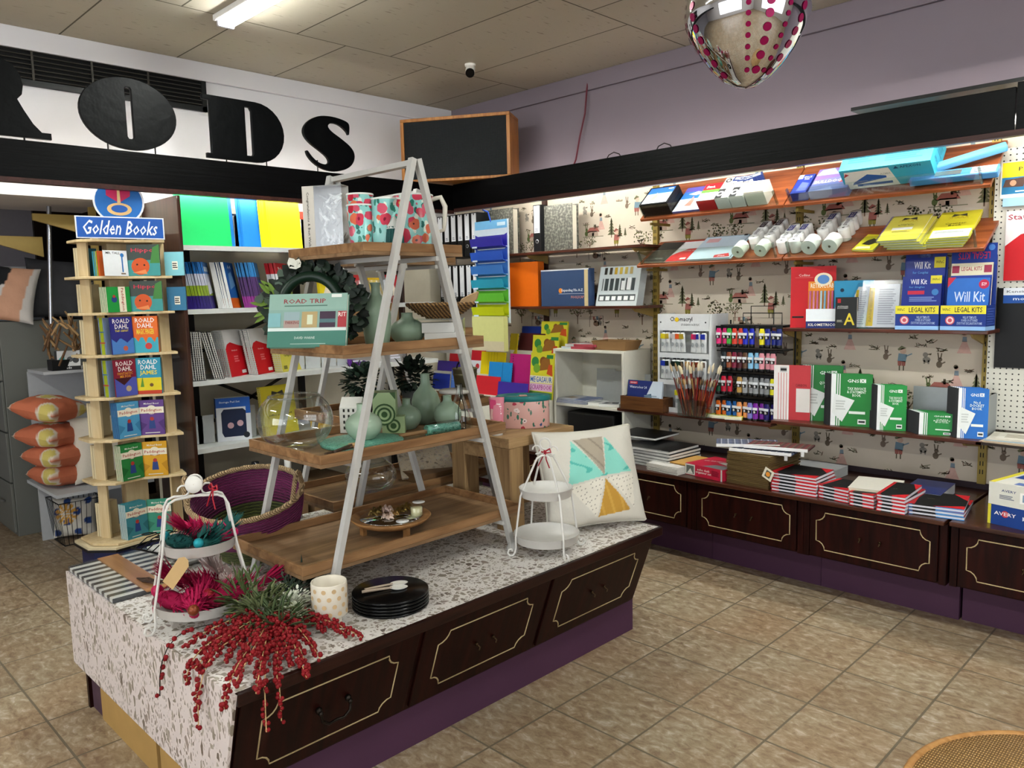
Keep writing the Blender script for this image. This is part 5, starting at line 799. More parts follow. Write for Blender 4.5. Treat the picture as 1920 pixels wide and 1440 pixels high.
exrow(2.565,8,[(0,.22,'#3c2a80'),(.22,.4,'#7c9430'),(.4,.75,'#dcdce0'),(.75,1,'#c01c24')],[('t','96',.3,.87,.35,.09,'#f2ecec'),('t','PAGE',.3,.79,.3,.03,'#f2ecec'),('r',.65,.85,.95,.93,'#e8e8e8')],'red topped 96 page exercise book',rz=128,t=.009)
SPI=[('r',0,0,1,1,'#d0d0d2')]
def nrow(y,n,cov,art,lb,rz,rx=-9,w=.20,h=.285,t=.012,x=-4.555,z=LZ[2],ring='#c4c6ca'):
    p=book('spiral_notebook','x','notebook',w,h,t-.003,cov,art,LP(y,z,x),(rx,0,rz),ring=ring); a=math.radians(rz); return rowof(p,n,(-math.sin(a)*t,math.cos(a)*t,0),lb+', %s','right')
nrow(1.985,6,'#3a3a3c',[],'white edged spiral notebook in the upright group at the left end',160,-3); nrow(2.10,5,'#2c2c30',[],'white edged spiral notebook leaning beside the upright group',158,-12)
RED=[('p',[(0,0),(1,0),(1,.62),(.7,.66),(.3,.74),(.12,.7),(0,.6)],'#c00f1c'),('r',.62,.05,.86,.12,'#e4d9d9'),('t','Notebook',.45,.56,.3,.03,'#ecd9d9'),('l',.35,.3,.6,.45,3,'#d86a70')]
nrow(2.21,6,'#cfcfcf',RED,'red and white spiral notebook, left group of two',122,-10); nrow(2.385,6,'#cfcfcf',RED,'red and white spiral notebook, right group of two',120,-11,t=.011)
nrow(2.56,6,'#d6cb52',SPX+[('t','Graph Pad',.5,.36,.6,.07,'#2c2a1c'),('r',.1,.06,.28,.14,'#7c7830')],'yellow graph pad behind the glass bowl stand',115,-9,t=.010)
nrow(2.47,3,'#d6c832',SPX+[('t','coffee pad A4 x4',.5,.4,.7,.05,'#4c481c')],'large yellow coffee pad on the lowest left shelf',100,-8,w=.26,h=.31,t=.012,z=LZ[3],ring='#b9a92a')
carton('stationery_set','blue and white boxed storage pad set on the lowest left shelf','box',.20,.265,.07,'#d4d8de',[('r',0,.78,1,1,'#1f55a8'),('t','Storage Pad Set',.4,.9,.6,.06,'#dfe8f4'),('p',[(.2,.1),(.8,.1),(.86,.2),(.86,.68),(.78,.74),(.22,.74),(.14,.66),(.14,.2)],'#1a2440'),('c',.4,.36,.07,'#c09aa0'),('c',.68,.4,.07,'#c8a4ac'),('c',.85,.12,.07,'#20242c'),('r',.86,.62,1,.78,'#1f55a8')],(),[('r',0,.55,1,1,'#1f55a8'),('t','Storage Pad Set',.5,.32,.62*.07/.265*3,.3*.265/.07*.09,'#1b2c50',90)],loc=LP(2.15,LZ[3],-4.56),rot=(-2,0,72))
# small yellow and purple goods right of the stands
for i,(y,z,c,lb) in enumerate(((3.02,LZ[3],'#d8c01e','small yellow box on the lowest left shelf behind the white house'),(3.02,LZ[2],'#5c2a86','purple small pack on the third left shelf'),(3.16,LZ[2],'#c9c9cc','white printed pack on the third left shelf'),(3.34,LZ[2],'#a4a4a8','grey printed pack near the corner on the third left shelf'))):
    carton('small_pack',lb,'packet',.12,.10,.03,c,[('l',.15,.2,.85,.8,3,'#d9d9e4')],loc=LP(y,z,-4.5),rot=(0,0,90))
for i in range(5): carton('gift_pack','bright '+['yellow','red','red and white','yellow striped','red'][i]+' pack on the second left shelf, '+roww(i,5),'packet',.12,.20-.02*(i%2),.03,['#d8c01e','#b81c28','#c83a3a','#d8b01e','#b01c24'][i],[('p',[(.1,.2),(.9,.3),(.6,.9)],'#e4d8c4')],loc=LP(2.86+.13*i,LZ[1],-4.56),rot=(-6,0,90))
# boxes at the bottom of the shelving
for y,w,h,z,lb in ((2.08,.26,.40,0,'brown cardboard carton with a round mark below the lowest left shelf'),(2.38,.30,.42,0,'plain brown cardboard carton below the left shelves, right of the marked one'),(2.72,.28,.36,0,'brown carton low behind the woven basket')):
    carton('cardboard_box',lb,'box',w,h,.34,'#7c6347',[('t','Tuck',.8,.8,.1,.06,'#2a2018',90),('c',.8,.8,.11,'#6c553c')],loc=(-4.40,y,.001),rot=(0,0,90))
PK=[('small silver tin standing in the low carton','#9a9da0'),('small black tube in the low carton','#1c1d22'),('small white candle in the low carton','#dcdcd8')]
for i,(lb,c) in enumerate(PK): tag(MB().lathe([(.001,0),(.022,0),(.022,.12),(.001,.12)],mc(c,.35),16).build('small_canister',None,(-4.5,2.12+.12*i+.1*(i==2),.4015 if i==0 else .4215)),lb,'canister')
for i in range(7): carton('stationery_pack',['purple','lilac','violet','white','purple','violet','lilac'][i]+' printed pack under the corner stands, '+roww(i,7),'packet',.07,.16,.03,['#4c2a8c','#8c6aa8','#5a2a9c','#c9c4d0','#4a2490','#5c3aa4','#9c7cb8'][i],[('l',.2,.2,.8,.8,5,'#d0c8dc')],loc=(-4.36,2.80+.085*i,.56),rot=(0,0,90))
carton('magazine_box','yellow magazine holder beside the woven basket','holder',.11,.24,.12,'#d8a818',[('p',[(.6,0),(1,0),(1,1)],'#d9d2c0')],loc=(-4.34,2.66,.56),rot=(0,0,84))
tag(MB().box(-4.9,-4.30,2.58,3.60,.53,.558,mc('#4a2c20',.5)).build('low_table'),'dark low display shelf behind the stands','shelf')
# ---------- book tower ----------
PINE=wood('mat_pine','#c9b083','#dcc8a0',2,.5,1,10,.03)
TP=[(-.14,-.22),(.03,-.215),(.12,-.13),(.09,.03),(.155,.15),(.175,.235),(.05,.262),(-.18,.22),(-.25,-.03)]
t=thing('book_tower','tall pine book tower with stepped shelves under the blue round topped sign','book display',(-4.60,1.55,0)); TZ=[.235,.565,.80,1.03,1.26,1.487,1.68,1.875]
for k,z in enumerate(TZ):
    s=1.0 if k<7 else .9; s=s if k>0 else 1.12; MB().prism([(x*s,min(y*s,.272)) for x,y in TP],z-.014,z,PINE).build('tier_shelf',t,bev=.002)
for k in range(7):
    z0,z1=TZ[k],TZ[k+1]-.0145
    b=MB(); b.bar((-.055,-.165,(z0+z1)/2),(.0,-.135,(z0+z1)/2),.012,z1-z0,PINE); b.build('upright_panel',t); b=MB(); b.bar((.115,.165,(z0+z1)/2),(.085,.23,(z0+z1)/2),.012,z1-z0,PINE); b.build('upright_panel',t); MB().box(-.13,-.05,-.02,.10,z0,z1,PINE).build('core',t)
b=MB(); b.prism([(x*1.25,min(.27,y*1.25)) for x,y in TP],.205,.219,mc('#d6c8a4',.5)); b.build('base_top',t); MB().prism([(x*1.27,min(.275,y*1.27)) for x,y in TP],.192,.2045,mc('#101014',.4)).build('black_rim',t); MB().prism([(x*1.12,min(.26,y*1.12)) for x,y in TP],0,.19,mc('#1b2350',.4)).build('blue_base',t)
b=MB(Matrix.Translation((.13,-.0,1.877))@Matrix.Rotation(math.radians(80),4,'Z')); b.box(-.215,.215,0,.004,0,.115,mc('#e4e8ee',.4)); b.art(-.215,.43,0,.115,0,[('r',.015,.05,.985,.95,'#1f55a8'),('t','Golden Books',.5,.5,.84,.66,'#e8ecf4',0,.22)])
for r_,c,y in ((.125,'#e4e8ee',.003),(.115,'#2368b4',.0022)): b.poly([(r_*math.cos(a)*1.0,y,.195+r_*.95*math.sin(a)) for a in [2*PI*q/32 for q in range(32)]],c)
b.poly([(.06*math.cos(a),.0014,.155+.033*math.sin(a)) for a in [2*PI*q/24 for q in range(24)]],'#e0b87c'); b.poly([(.04*math.cos(a),.0010,.157+.02*math.sin(a)) for a in [2*PI*q/24 for q in range(24)]],'#2358a8'); b.poly([(-.06,.0012,.225),(.0,.0012,.188),(.055,.0012,.225),(.06,.0012,.275),(-.06,.0012,.275)],'#c42a5c'); b.poly([(-.008,.0008,.188),(.008,.0008,.188),(.006,.0008,.275),(-.006,.0008,.275)],'#e8c890'); b.build('sign_board',t)
def tb(k,side,n,w,h,tt,col,art,lb,spine=None,rx=-2):
    a=105 if side==0 else 57; e=(math.cos(math.radians(a)),math.sin(math.radians(a))); P0=(-4.53,1.585)
    nrm=(e[1],-e[0]); cx=P0[0]-e[0]*w/2-e[0]*.006+nrm[0]*.02 if side==0 else P0[0]+e[0]*w/2+e[0]*.006+nrm[0]*.012; cy=P0[1]-e[1]*w/2-e[1]*.006+nrm[1]*.02 if side==0 else P0[1]+e[1]*w/2+e[1]*.006+nrm[1]*.012
    p=book('childrens_book',lb,'book',w,h,tt,col,art,(cx,cy,TZ[k]+.001),(rx,0,a),spine=spine)
    if n>1: rowof(p,n,(-nrm[0]*(tt+.0008),-nrm[1]*(tt+.0008),0),lb+', %s','right',jr=.2)
PAD=lambda s,c2:[('r',.0,.62,1,.80,'#e6ddc8'),('c',.5,.72,.13,'#e6ddc8'),('t','Paddington',.5,.7,.82,.11,'#a8342c'),('t',s,.5,.615,.4,.04,'#8c4a40'),('t','Michael Bond',.5,.9,.6,.05,'#e8e4dc'),('p',[(.36,.18),(.64,.18),(.6,.42),(.4,.42)],'#28407c'),('c',.5,.46,.055,'#a8342c'),('p',[(0,.1),(.3,.3),(0,.4)],c2),('p',[(1,.1),(.75,.35),(1,.45)],c2),('l',.2,.04,.8,.08,1,'#d8d4cc')]
DAHL=lambda ti,tc,lo,ex:[('t','ROALD\nDAHL',.5,.82,.78,.27,'#ece8e4'),('t',ti,.5,.58,.7,.15,tc)]+ex
tb(6,0,1,.135,.135,.006,'#e2e6ea',[('t','MR. TALL',.4,.9,.6,.09,'#1c1c20'),('r',.74,.15,.8,.85,'#2a6cae'),('c',.78,.82,.08,'#2a6cae'),('r',.68,.06,.88,.12,'#7a6a5a')],'thin square children book with a tall blue stick figure on the top tier')
for i,c in enumerate(('#c4602a','#d8482a','#5aa03a','#c8b82a','#2a7ac0','#78b84a','#2a5ca0','#4ab0c4')):
    a=math.radians(105); n_=(math.sin(a),-math.cos(a)); P=(-4.495-n_[0]*(.012+.007*i),1.445-n_[1]*(.012+.007*i)); tag(carton('childrens_book','x','book',.125,.132,.006,c,loc=(P[0]-math.cos(a)*-.06,P[1]+math.sin(a)*.06-.0,TZ[6]+.001),rot=(-2,0,105),part='cover'),'thin '+['orange','scarlet','green','yellow','sky blue','lime','navy','turquoise'][i]+' spined square book in the top tier fan','book')
HIP=[('r',0,0,1,.5,'#3c8c8c'),('r',0,.5,1,1,'#3a4440'),('c',.4,.3,.27,'#c4501e'),('c',.3,.36,.03,'#2a1a14'),('c',.52,.34,.03,'#2a1a14'),('t','Hippo',.48,.8,.7,.16,'#c03048'),('p',[(.7,.4),(1,.4),(1,1),(.8,.9)],'#3f7a3a'),('p',[(.15,.1),(.6,.05),(.55,.2)],'#d8824c')]
tb(6,1,1,.165,.17,.02,'#3a4440',HIP,'orange hippo board book in a clear sleeve on the top tier'); tb(5,1,1,.165,.165,.02,'#3a4440',HIP,'orange hippo board book in a clear sleeve on the second tier')
tb(5,0,5,.135,.135,.012,'#1f8a3c',[('r',.5,0,.8,1,'#e6ddc8'),('t','Paddington',.66,.5,.9,.14,'#a8342c',-90),('c',.3,.5,.12,'#28407c'),('c',.3,.62,.06,'#a8342c')],'green book laid sideways on the second tier',spine='#e2dcc8')
tb(4,0,1,.128,.20,.008,'#2c2a78',DAHL('THE GREAT\nMOUSE PLOT','#e0c83a',0,[('r',0,0,1,.42,'#4a7cc0'),('p',[(0,.42),(.2,.32),(.4,.44),(.7,.3),(1,.45),(1,.6),(0,.6)],'#2c2a78'),('c',.6,.15,.07,'#b85a44')]),'dark blue and sky blue paperback on the third tier'); tb(4,1,3,.128,.20,.008,'#d8641c',DAHL('MAGIC FINGER','#e8d23a',0,[('r',0,0,1,.42,'#3aa0b4'),('p',[(0,.5),(.2,.3),(.35,.5),(.5,.26),(.65,.5),(.85,.28),(1,.5)],'#d8641c'),('c',.6,.18,.09,'#c03a34')]),'orange and teal paperback on the third tier')
tb(3,0,1,.128,.20,.008,'#7c1c30',DAHL('FANTASTIC\nMR FOX','#d89a2a',0,[('r',0,0,1,.5,'#4c54a8'),('p',[(0,.5),(.4,.3),(.8,.5)],'#3a1018'),('c',.6,.2,.08,'#b8a080')]),'dark red and violet paperback on the fourth tier'); tb(3,1,3,.128,.20,.008,'#2a8ca8',DAHL('JAMES','#e8d23a',0,[('r',0,.1,1,.45,'#d8c41c'),('r',0,0,1,.1,'#b83a1c'),('p',[(.15,.2),(.3,.2),(.25,.5)],'#5a8c2a'),('c',.6,.25,.05,'#6a4a20')]),'teal and yellow paperback on the fourth tier')
for k in (3,4):
  for i in range(5):
    a=math.radians(105); n_=(math.sin(a),-math.cos(a)); P=(-4.495-n_[0]*(.016+.0095*i),1.445-n_[1]*(.016+.0095*i)); carton('childrens_book','lime spined paperback behind the front book, %s tier, %s'%(['fourth','third'][k-3],roww(i,5,'right')),'book',.125,.198,.008,'#a8b82a' if i%4 else '#7a8ca8',left=[('r',0,.3,1,.34,'#c03a3a'),('r',0,.6,1,.63,'#2a6cae')],loc=(P[0]-math.cos(a)*-.06,P[1]+math.sin(a)*.06,TZ[k]+.001),rot=(-2,0,105),part='cover')
tb(2,0,6,.128,.195,.009,'#4c94bc',PAD('','#3a7ca4'),'light blue small format book on the fifth tier',spine='#28407c'); tb(2,1,1,.128,.195,.01,'#5c3a80',PAD('at Large','#4a2c6c'),'purple book on the fifth tier')
tb(1,0,6,.128,.195,.009,'#2a7a3c',PAD('Helps Out','#1f642e'),'green book on the sixth tier',spine='#e2dcc8'); tb(1,1,1,.128,.195,.01,'#d09a1c',PAD('Abroad','#b88414'),'golden yellow book on the sixth tier')
tb(0,0,7,.128,.195,.008,'#3c8490',PAD('Marches On','#2c6c78'),'teal blue book on the lowest tier',spine='#c9d4d4'); tb(0,1,1,.128,.195,.01,'#3a8c74',PAD('Takes the Test','#2c7460'),'sea green book on the lowest tier')
for k in range(7):
    h=min(.19,TZ[k+1]-TZ[k]-.04)
    for i in range(3): carton('childrens_book','tower book showing page edges at the left side, %s tier, %s'%(ORD[6-k],['leftmost','middle','rightmost'][i]),'book',.013,h,.11,'#d8c9a4' if k!=6 or i<2 else '#3a7c90',loc=(-4.70+.016*i+.012,1.375-.0*i+.006*i,TZ[k]+.001),rot=(0,0,25),part='page_block')
for k in (5,6): carton('childrens_book','pale teal book sticking out at the right side of the tower, %s tier'%['second','first'][k-5],'book',.10,.13,.02,['#2a6c90','#7cc0cc'][k-5],[('r',.4,.25,.7,.6,'#e6e0d0'),('l',.42,.3,.68,.55,3,'#333')],loc=(-4.43,1.80,TZ[k]+.001),rot=(0,0,50),part='cover')
# ---------- left edge: grey filing cabinet, cushions ----------
GC=mc('#6e706b',.45,.1,.05,5)
t=thing('filing_cabinet','tall dark grey steel filing cabinet at the left edge','filing cabinet',(-5.95,1.26,0)); b=MB(); b.box(-.46,0,0,.75,0,1.432,GC); b.build('body',t,bev=.004)
for k in range(4): f=MB().box(-.45,-.01,-.018,-.001,.03+k*.34,.36+k*.34,GC).build('drawer',t,bev=.003); MB().tube([(-.30,-.03,.22+k*.34),(-.24,-.045,.22+k*.34),(-.18,-.03,.22+k*.34)],.007,mc('#9a9c9c',.3,.8)).build('handle',f)
def cushion(name,lb,w,h,d,colfn,loc,rot,n=40,rough=.85,parent=None):
    """pillow of local size w x h, thickness d, both faces; colfn(u,v,front) gives the printed pattern"""
    V=[];F=[];C_=[]
    for side in (1,-1):
        for j in range(n+1):
            for i in range(n+1):
                u=i/n*2-1; v=j/n*2-1; e=((1-u**2)*(1-v**2)); z=side*d/2*(max(e,0)**.38); pin=1-.075*(1-abs(u)**2)*abs(v)**6; pin2=1-.075*(1-abs(v)**2)*abs(u)**6
                z+=.004*math.sin(u*9+v*4)*math.sin(v*7-u*3)*min(1,e*4); V.append((u*w/2*pin2,-z,h/2+v*h/2*pin)); C_.append(colfn((u+1)/2,(v+1)/2,side>0))
    m_=(n+1)*(n+1)
    for s in (0,1):
        for j in range(n):
            for i in range(n):
                a=s*m_+j*(n+1)+i; q=(a,a+1,a+n+2,a+n+1); F.append(q if s==0 else q[::-1])
    me=bpy.data.meshes.new(name); me.from_pydata(V,[],F); ca=me.color_attributes.new('pattern','FLOAT_COLOR','POINT')
    ca.data.foreach_set('color',[x for c in C_ for x in lin(c)]); me.polygons.foreach_set('use_smooth',[True]*len(F))
    if 'mat_printed_fabric' not in bpy.data.materials:
        m,tr,N,L,p=nt('mat_printed_fabric'); at=N.new('ShaderNodeAttribute'); at.attribute_name='pattern'; wv=N.new('ShaderNodeTexNoise'); wv.inputs['Scale'].default_value=14; wv.inputs['Detail'].default_value=4; L.new(at.outputs['Color'],p.inputs['Base Color']); p.inputs['Roughness'].default_value=.85; bp=N.new('ShaderNodeBump'); bp.inputs['Strength'].default_value=.35; bp.inputs['Distance'].default_value=.02; tc=N.new('ShaderNodeTexCoord'); L.new(tc.outputs['Object'],wv.inputs[0]); L.new(wv.outputs['Fac'],bp.inputs['Height']); L.new(bp.outputs[0],p.inputs['Normal'])
    me.materials.append(bpy.data.materials['mat_printed_fabric']); t=thing(name,lb,'cushion',loc,rot); o=bpy.data.objects.new('cover',me); COL.objects.link(o); o.parent=t
    pts=[V[i] for i in range(n+1)]+[V[j*(n+1)+n] for j in range(n+1)]+[V[n*(n+1)+i] for i in range(n,-1,-1)]+[V[j*(n+1)] for j in range(n,-1,-1)]
    return t,pts
def c1(u,v,f):
    if not f: return '#d6d6d4'
    if u>.45+.18*v and u<.80+.12*v: return '#d2a184'
    if (u-.42)**2+(v-.80)**2<.05: return '#16181c'
    return '#d8d4d0'
cushion('cushion','white cushion with peach stripe and black patch on the grey filing cabinet','',0,0,lambda *a:'#fff',(0,0,0),(0,0,0)) if False else None
cushion('cushion','white cushion with peach stripe and black patch leaning on the grey filing cabinet',.40,.38,.15,c1,(-5.98,1.27,1.435),(-14,8,62)); cushion('cushion','dark grey cushion with pale twig embroidery behind the white one',.45,.42,.15,lambda u,v,f:'#3c3d41' if not(f and abs((v-.62)-.5*(u-.8)*(1 if v>.6 else -.6))<.012 and u>.55) else '#b9b4a0',(-6.02,1.66,1.435),(-12,4,75))
tag(MB().box(-6.5,-6.22,1.27,1.6,1.434,1.80,mc('#c4c8cc',.5)).build('white_carton'),'white box behind the cushions on the filing cabinet','box')
t=thing('white_shelf_unit','white open shelf unit between the filing cabinet and the book tower','cabinet',(-5.36,1.345,0)); 
for a in ((-.36,0,.50,.52,0,1.13),(-.36,0,0,.50,1.112,1.13),(-.36,.27,-.06,.50,.40,.42),(-.38,-.36,0,.50,0,1.112)): MB().box(*a,mc('#b9bcc0',.5)).build('panel',t)
def cor(u,v,f):
    k=(math.sin(u*8+1)*math.sin(v*7+u*2.5)); return '#bf6a4a' if k<.3 else ('#cdbd68' if k>.62 else '#d8d0c0')
for i,(z,lb) in enumerate(((.50,'lowest of four'),(.615,'second from the bottom'),(.735,'second from the top'),(.885,'topmost, tilted'))):
    t_,_=cushion('cushion','orange cushion with cream and yellow petals, '+lb+' in the pile','' or .31,.31,.15,cor,(-5.22+.03*(i%2),1.435,z),(-90+(0,2,4,10)[i],0,100+8*i),n=28)
cushion('cushion','cream tasselled cushion squeezed between the orange pile and book tower',.34,.42,.14,lambda u,v,f:'#cfc8ba',(-5.22,1.60,.43),(-5,0,80),n=20)
t=thing('wire_basket','black wire basket on the floor holding a floral cushion','basket',(-5.58,1.50,.004)); KW=mc('#15161a',.4,.4)
b=MB(); 
for z,s in ((0,.8),(.28,1)): b.tube([(x*s,y*s,z) for x,y in ((-.14,-.12),(.14,-.12),(.14,.14),(-.14,.14))],.004,KW,6,True)
b.build('rim',t); b=MB()
for k in range(8):
    for (xa,ya),(xb,yb) in ((((-.14),-.12),(.14,-.12)),((.14,-.12),(.14,.14)),((.14,.14),(-.14,.14)),((-.14,.14),(-.14,-.12))): x=xa+(xb-xa)*k/8;y=ya+(yb-ya)*k/8; b.tube([(x*.8,y*.8,0),(x,y,.28)],.002,KW,4)
b.build('wire_side',t)
cushion('cushion','floral cushion in the wire basket, ochre petals and blue leaves',.26,.26,.11,lambda u,v,f:'#d09a3c' if (u-.35)**2+(v-.6)**2<.07 and int(math.atan2(v-.6,u-.35)*5)%3 else ('#1f3f7c' if math.sin(u*13)*math.sin(v*12)>.45 else '#d6d2c8'),(-5.58,1.50,.02),(-10,0,60),n=30)
# twig bundle, framed card
t=thing('twig_bundle','bundle of short brown driftwood twigs on a dark block left of the tower','ornament',(-5.42,1.475,1.20)); 
for k in range(34): a=R.uniform(0,6.28); z=R.uniform(0,.24); p0=Vector((.07*math.cos(a),.08*math.sin(a),z)); d=Vector((R.uniform(-.04,.04),R.uniform(-.05,.05),R.uniform(.02,.07))); MB().tube([p0-d,p0,p0+d*1.1],[.006,.008,.005],mc(['#8a6a48','#6c5038','#a4845c'][k%3],.8),5).build('twig',t)
tag(MB().box(-5.48,-5.375,1.40,1.55,1.131,1.196,mc('#101113',.5)).build('dark_block'),'small black block under the driftwood twigs','block')
carton('photo_card','black and white card with a turquoise letter d left of the tower','card',.14,.12,.01,'#101113',[('r',.1,.2,1,1,'#d6d8d8'),('t','d',.28,.65,.22,.5,'#3aa49a'),('c',.6,.55,.14,'#55585a'),('c',.82,.5,.15,'#3c3e40'),('t','friends',.4,.12,.5,.12,'#e4e4e4')],loc=(-5.372,1.485,1.131),rot=(-8,0,70))
# alcove: brackets, ladder rack, silver stand
YW_=mc('#b9a05c',.5)
for i,(y,z,x,l) in enumerate(((1.42,2.10,-5.6,.34),(1.24,1.98,-5.9,.30))):
    b=MB(); b.T=Matrix(((1,0,0,x),(0,1,0,y),(0,0,1,0),(0,0,0,1))); b.add([(0,0,z),(0,0,z-.04),(0,l,z-.13),(0,l,z),(.025,0,z),(.025,0,z-.04),(.025,l,z-.13),(.025,l,z)],[(0,1,2,3),(7,6,5,4),(0,4,5,1),(1,5,6,2),(2,6,7,3),(3,7,4,0)],YW_); tag(b.build('shelf_bracket'),['upper','lower'][i]+' pale wooden wedge bracket in the opening behind the cabinet','bracket')
tag(MB().box(-5.62,-5.59,1.75,1.79,1.2,2.2,YW_).build('timber_post'),'pale timber post carrying the wedge brackets in the opening','post')
t=thing('peg_rack','pale wooden peg rack at the far left edge','rack',(-5.6,1.02,1.45))
MB().box(0,.03,.10,.13,0,.62,YW_).build('post',t)
for k in range(8): MB().tube([(.03,.06,.04+k*.075),(.03,.17,.045+k*.075)],.006,YW_,6).build('peg',t)
b=MB(); b.tube([(0,0,0),(.02,.05,.9)],.014,mc('#b4b6bc',.25,.9),10); tag(b.build('chrome_pole',None,(-5.7,1.50,1.4)),'slanting chrome pole in the opening behind the cabinet','pole')
tag(MB().box(-6.5,-6.46,1.95,2.35,0,2.2,mc('#2b2220',.4)).build('dark_door_panel'),'dark brown door leaf standing in the opening','door')
struct(MB().box(-6.0,-4.95,.6,1.83,2.16,2.2,WHITE).build('trim_10')); tag(MB().box(-4.93,-4.925,1.60,1.80,1.95,2.125,PEG).build('pegboard'),'small white perforated board behind the blue sign','pegboard')
# ---------- display island ----------
IT=.525
t=thing('display_island','low display island with terrazzo patterned top and mahogany drawer fronts','display counter',(0,0,0))
TZm=terrazzo('mat_terrazzo_top'); TZe=terrazzo('mat_terrazzo_end',(1,1,.55),'#d6cbc8'); ED=wood('mat_island_edge','#150806','#2c140e',1,.3)
b=MB(); yA,yB=.852,2.745; b.add([(x,y,z) for y in (yA,yB) for x,z in ((-3.25,.166),(-2.02,.166),(-1.9,.497),(-3.25,.497))],[(0,1,2,3),(7,6,5,4),(0,4,5,1),(1,5,6,2),(2,6,7,3),(3,7,4,0)],MAH); b.build('carcass',t)
MB().box(-3.26,-1.885,.842,2.76,.498,IT,TZm).build('terrazzo_top',t); MB().box(-1.885,-1.868,.842,2.765,.490,IT+.001,ED).build('front_edge_strip',t,bev=.003); MB().box(-3.26,-1.885,2.76,2.772,.490,IT+.001,ED).build('side_edge_strip',t)
b=MB(); b.add([(x,y,z) for y in (.832,.8415) for x,z in ((-3.262,.163),(-1.985,.163),(-1.868,IT),(-3.262,IT))],[(0,1,2,3),(7,6,5,4),(0,4,5,1),(1,5,6,2),(2,6,7,3),(3,7,4,0)],TZe); b.build('terrazzo_end_panel',t)
MB().box(-2.9,-2.055,.87,2.80,0,.1655,PUR).build('plinth',t)
MDF=mc('#a8864e',.8,0,.12,12,.1)
for x0,x1 in ((-3.05,-2.52),(-2.49,-2.08)): MB().box(x0,x1,.856,.869,0,.1655,MDF).build('fibreboard_panel',t)
MB().box(-3.19,-3.17,.85,1.0,0,.1655,MAH).build('corner_post',t); MB().box(-3.169,-3.06,.862,.87,.0,.1655,mc('#4a3440',.8,0,.3,20)).build('glue_stained_panel',t)
sl=math.atan2(.12,.331)
for y0,y1,bail in ((.858,1.468,True),(1.482,2.085,False),(2.097,2.74,False)):
    T=Matrix.Translation((-2.008,y0,.172))@Matrix.Rotation(PI/2,4,'Z')@Matrix.Rotation(sl,4,'X'); panel_drawer(t,y1-y0,.335,1,(-.04,.04),bail).matrix_local=T
# ---------- A-frame shelf stands ----------
STW=mc('#b9b8b4',.4); TRW=wood('mat_tray_wood','#6b5138','#947656',1,.5,1,10,.15); TRR=wood('mat_tray_rim','#6a4a2e','#9c7650',1,.5,1,9,.2)
TRAYS=((.650,.50),(.995,.415),(1.34,.31),(1.675,.215))
def stand(xn,xf,yc,label):
    t=thing('a_frame_shelf',label,'shelf stand',(0,0,0)); za=2.0
    for x in (xn,xf):
        for s in (-1,1):
            f=MB().bar((x,yc+s*.42,IT+.012),(x,yc+s*.010,za),.020,.024,STW,(1,0,0)).build('leg',t); MB().lathe([(.001,0),(.022,0),(.024,.006),(.017,.018),(.016,.03),(.001,.03)],STW,16,(x,yc+s*.42,IT+.0005)).build('foot_cap',f)
    MB().bar((xn,yc,za-.012),(xf,yc,za-.012),.03,.018,STW).build('top_bar',t)
    for z,hw in TRAYS:
        k=.42*(za-z)/(za-IT)
        for s in (-1,1): MB().bar((xn,yc+s*(k-.006),z-.009),(xf,yc+s*(k-.006),z-.009),.016,.016,STW).build('cross_bar',t)
        a,c_=xf+.014,xn-.014; b=MB(); b.box(a,c_,yc-hw,yc+hw,z,z+.012,TRW); tr=b.build('tray',t)
        for nm,q in (('rim_board',(c_-.012,c_,yc-hw,yc+hw,z+.0121,z+.042)),('rim_board',(a,a+.012,yc-hw,yc+hw,z+.0121,z+.042)),('rim_board',(a+.0121,c_-.0121,yc-hw,yc-hw+.012,z+.0121,z+.042)),('rim_board',(a+.0121,c_-.0121,yc+hw-.012,yc+hw,z+.0121,z+.042))): MB().box(*q,TRR).build(nm,tr,bev=.0015)
    return t
stand(-2.155,-2.665,1.715,'white A-frame shelf stand with four wooden trays at the front of the island'); stand(-2.765,-3.22,2.215,'matching white A-frame stand standing behind the front one')
Z=[a+.0128 for a,_ in TRAYS]
# oak side table
OK=wood('mat_oak_top','#8a6c4a','#b4946a',1,.5,1,12,.1); OKv=wood('mat_oak_leg','#7c6042','#a98a60',2,.5,1,12,.1)
t=thing('oak_side_table','chunky pale oak side table standing on the island behind the cushion','table',(-2.49,2.49,IT+.001)); w,d,h=.37,.42,.405
MB().box(-w/2,w/2,-d/2,d/2,h-.045,h,OK).build('tabletop',t,bev=.003)
for sx in (-1,1):
    for sy in (-1,1): MB().box(sx*w/2-(.085 if sx>0 else 0),sx*w/2+(.085 if sx<0 else 0),sy*d/2-(.085 if sy>0 else 0),sy*d/2+(.085 if sy<0 else 0),0,h-.0455,OKv).build('leg',t,bev=.002)
for sy in (-1,1): MB().box(-w/2+.086,w/2-.086,sy*(d/2-.012)-.01,sy*(d/2-.012)+.01,h-.10,h-.0455,OK).build('apron',t)
ZT=IT+.4065
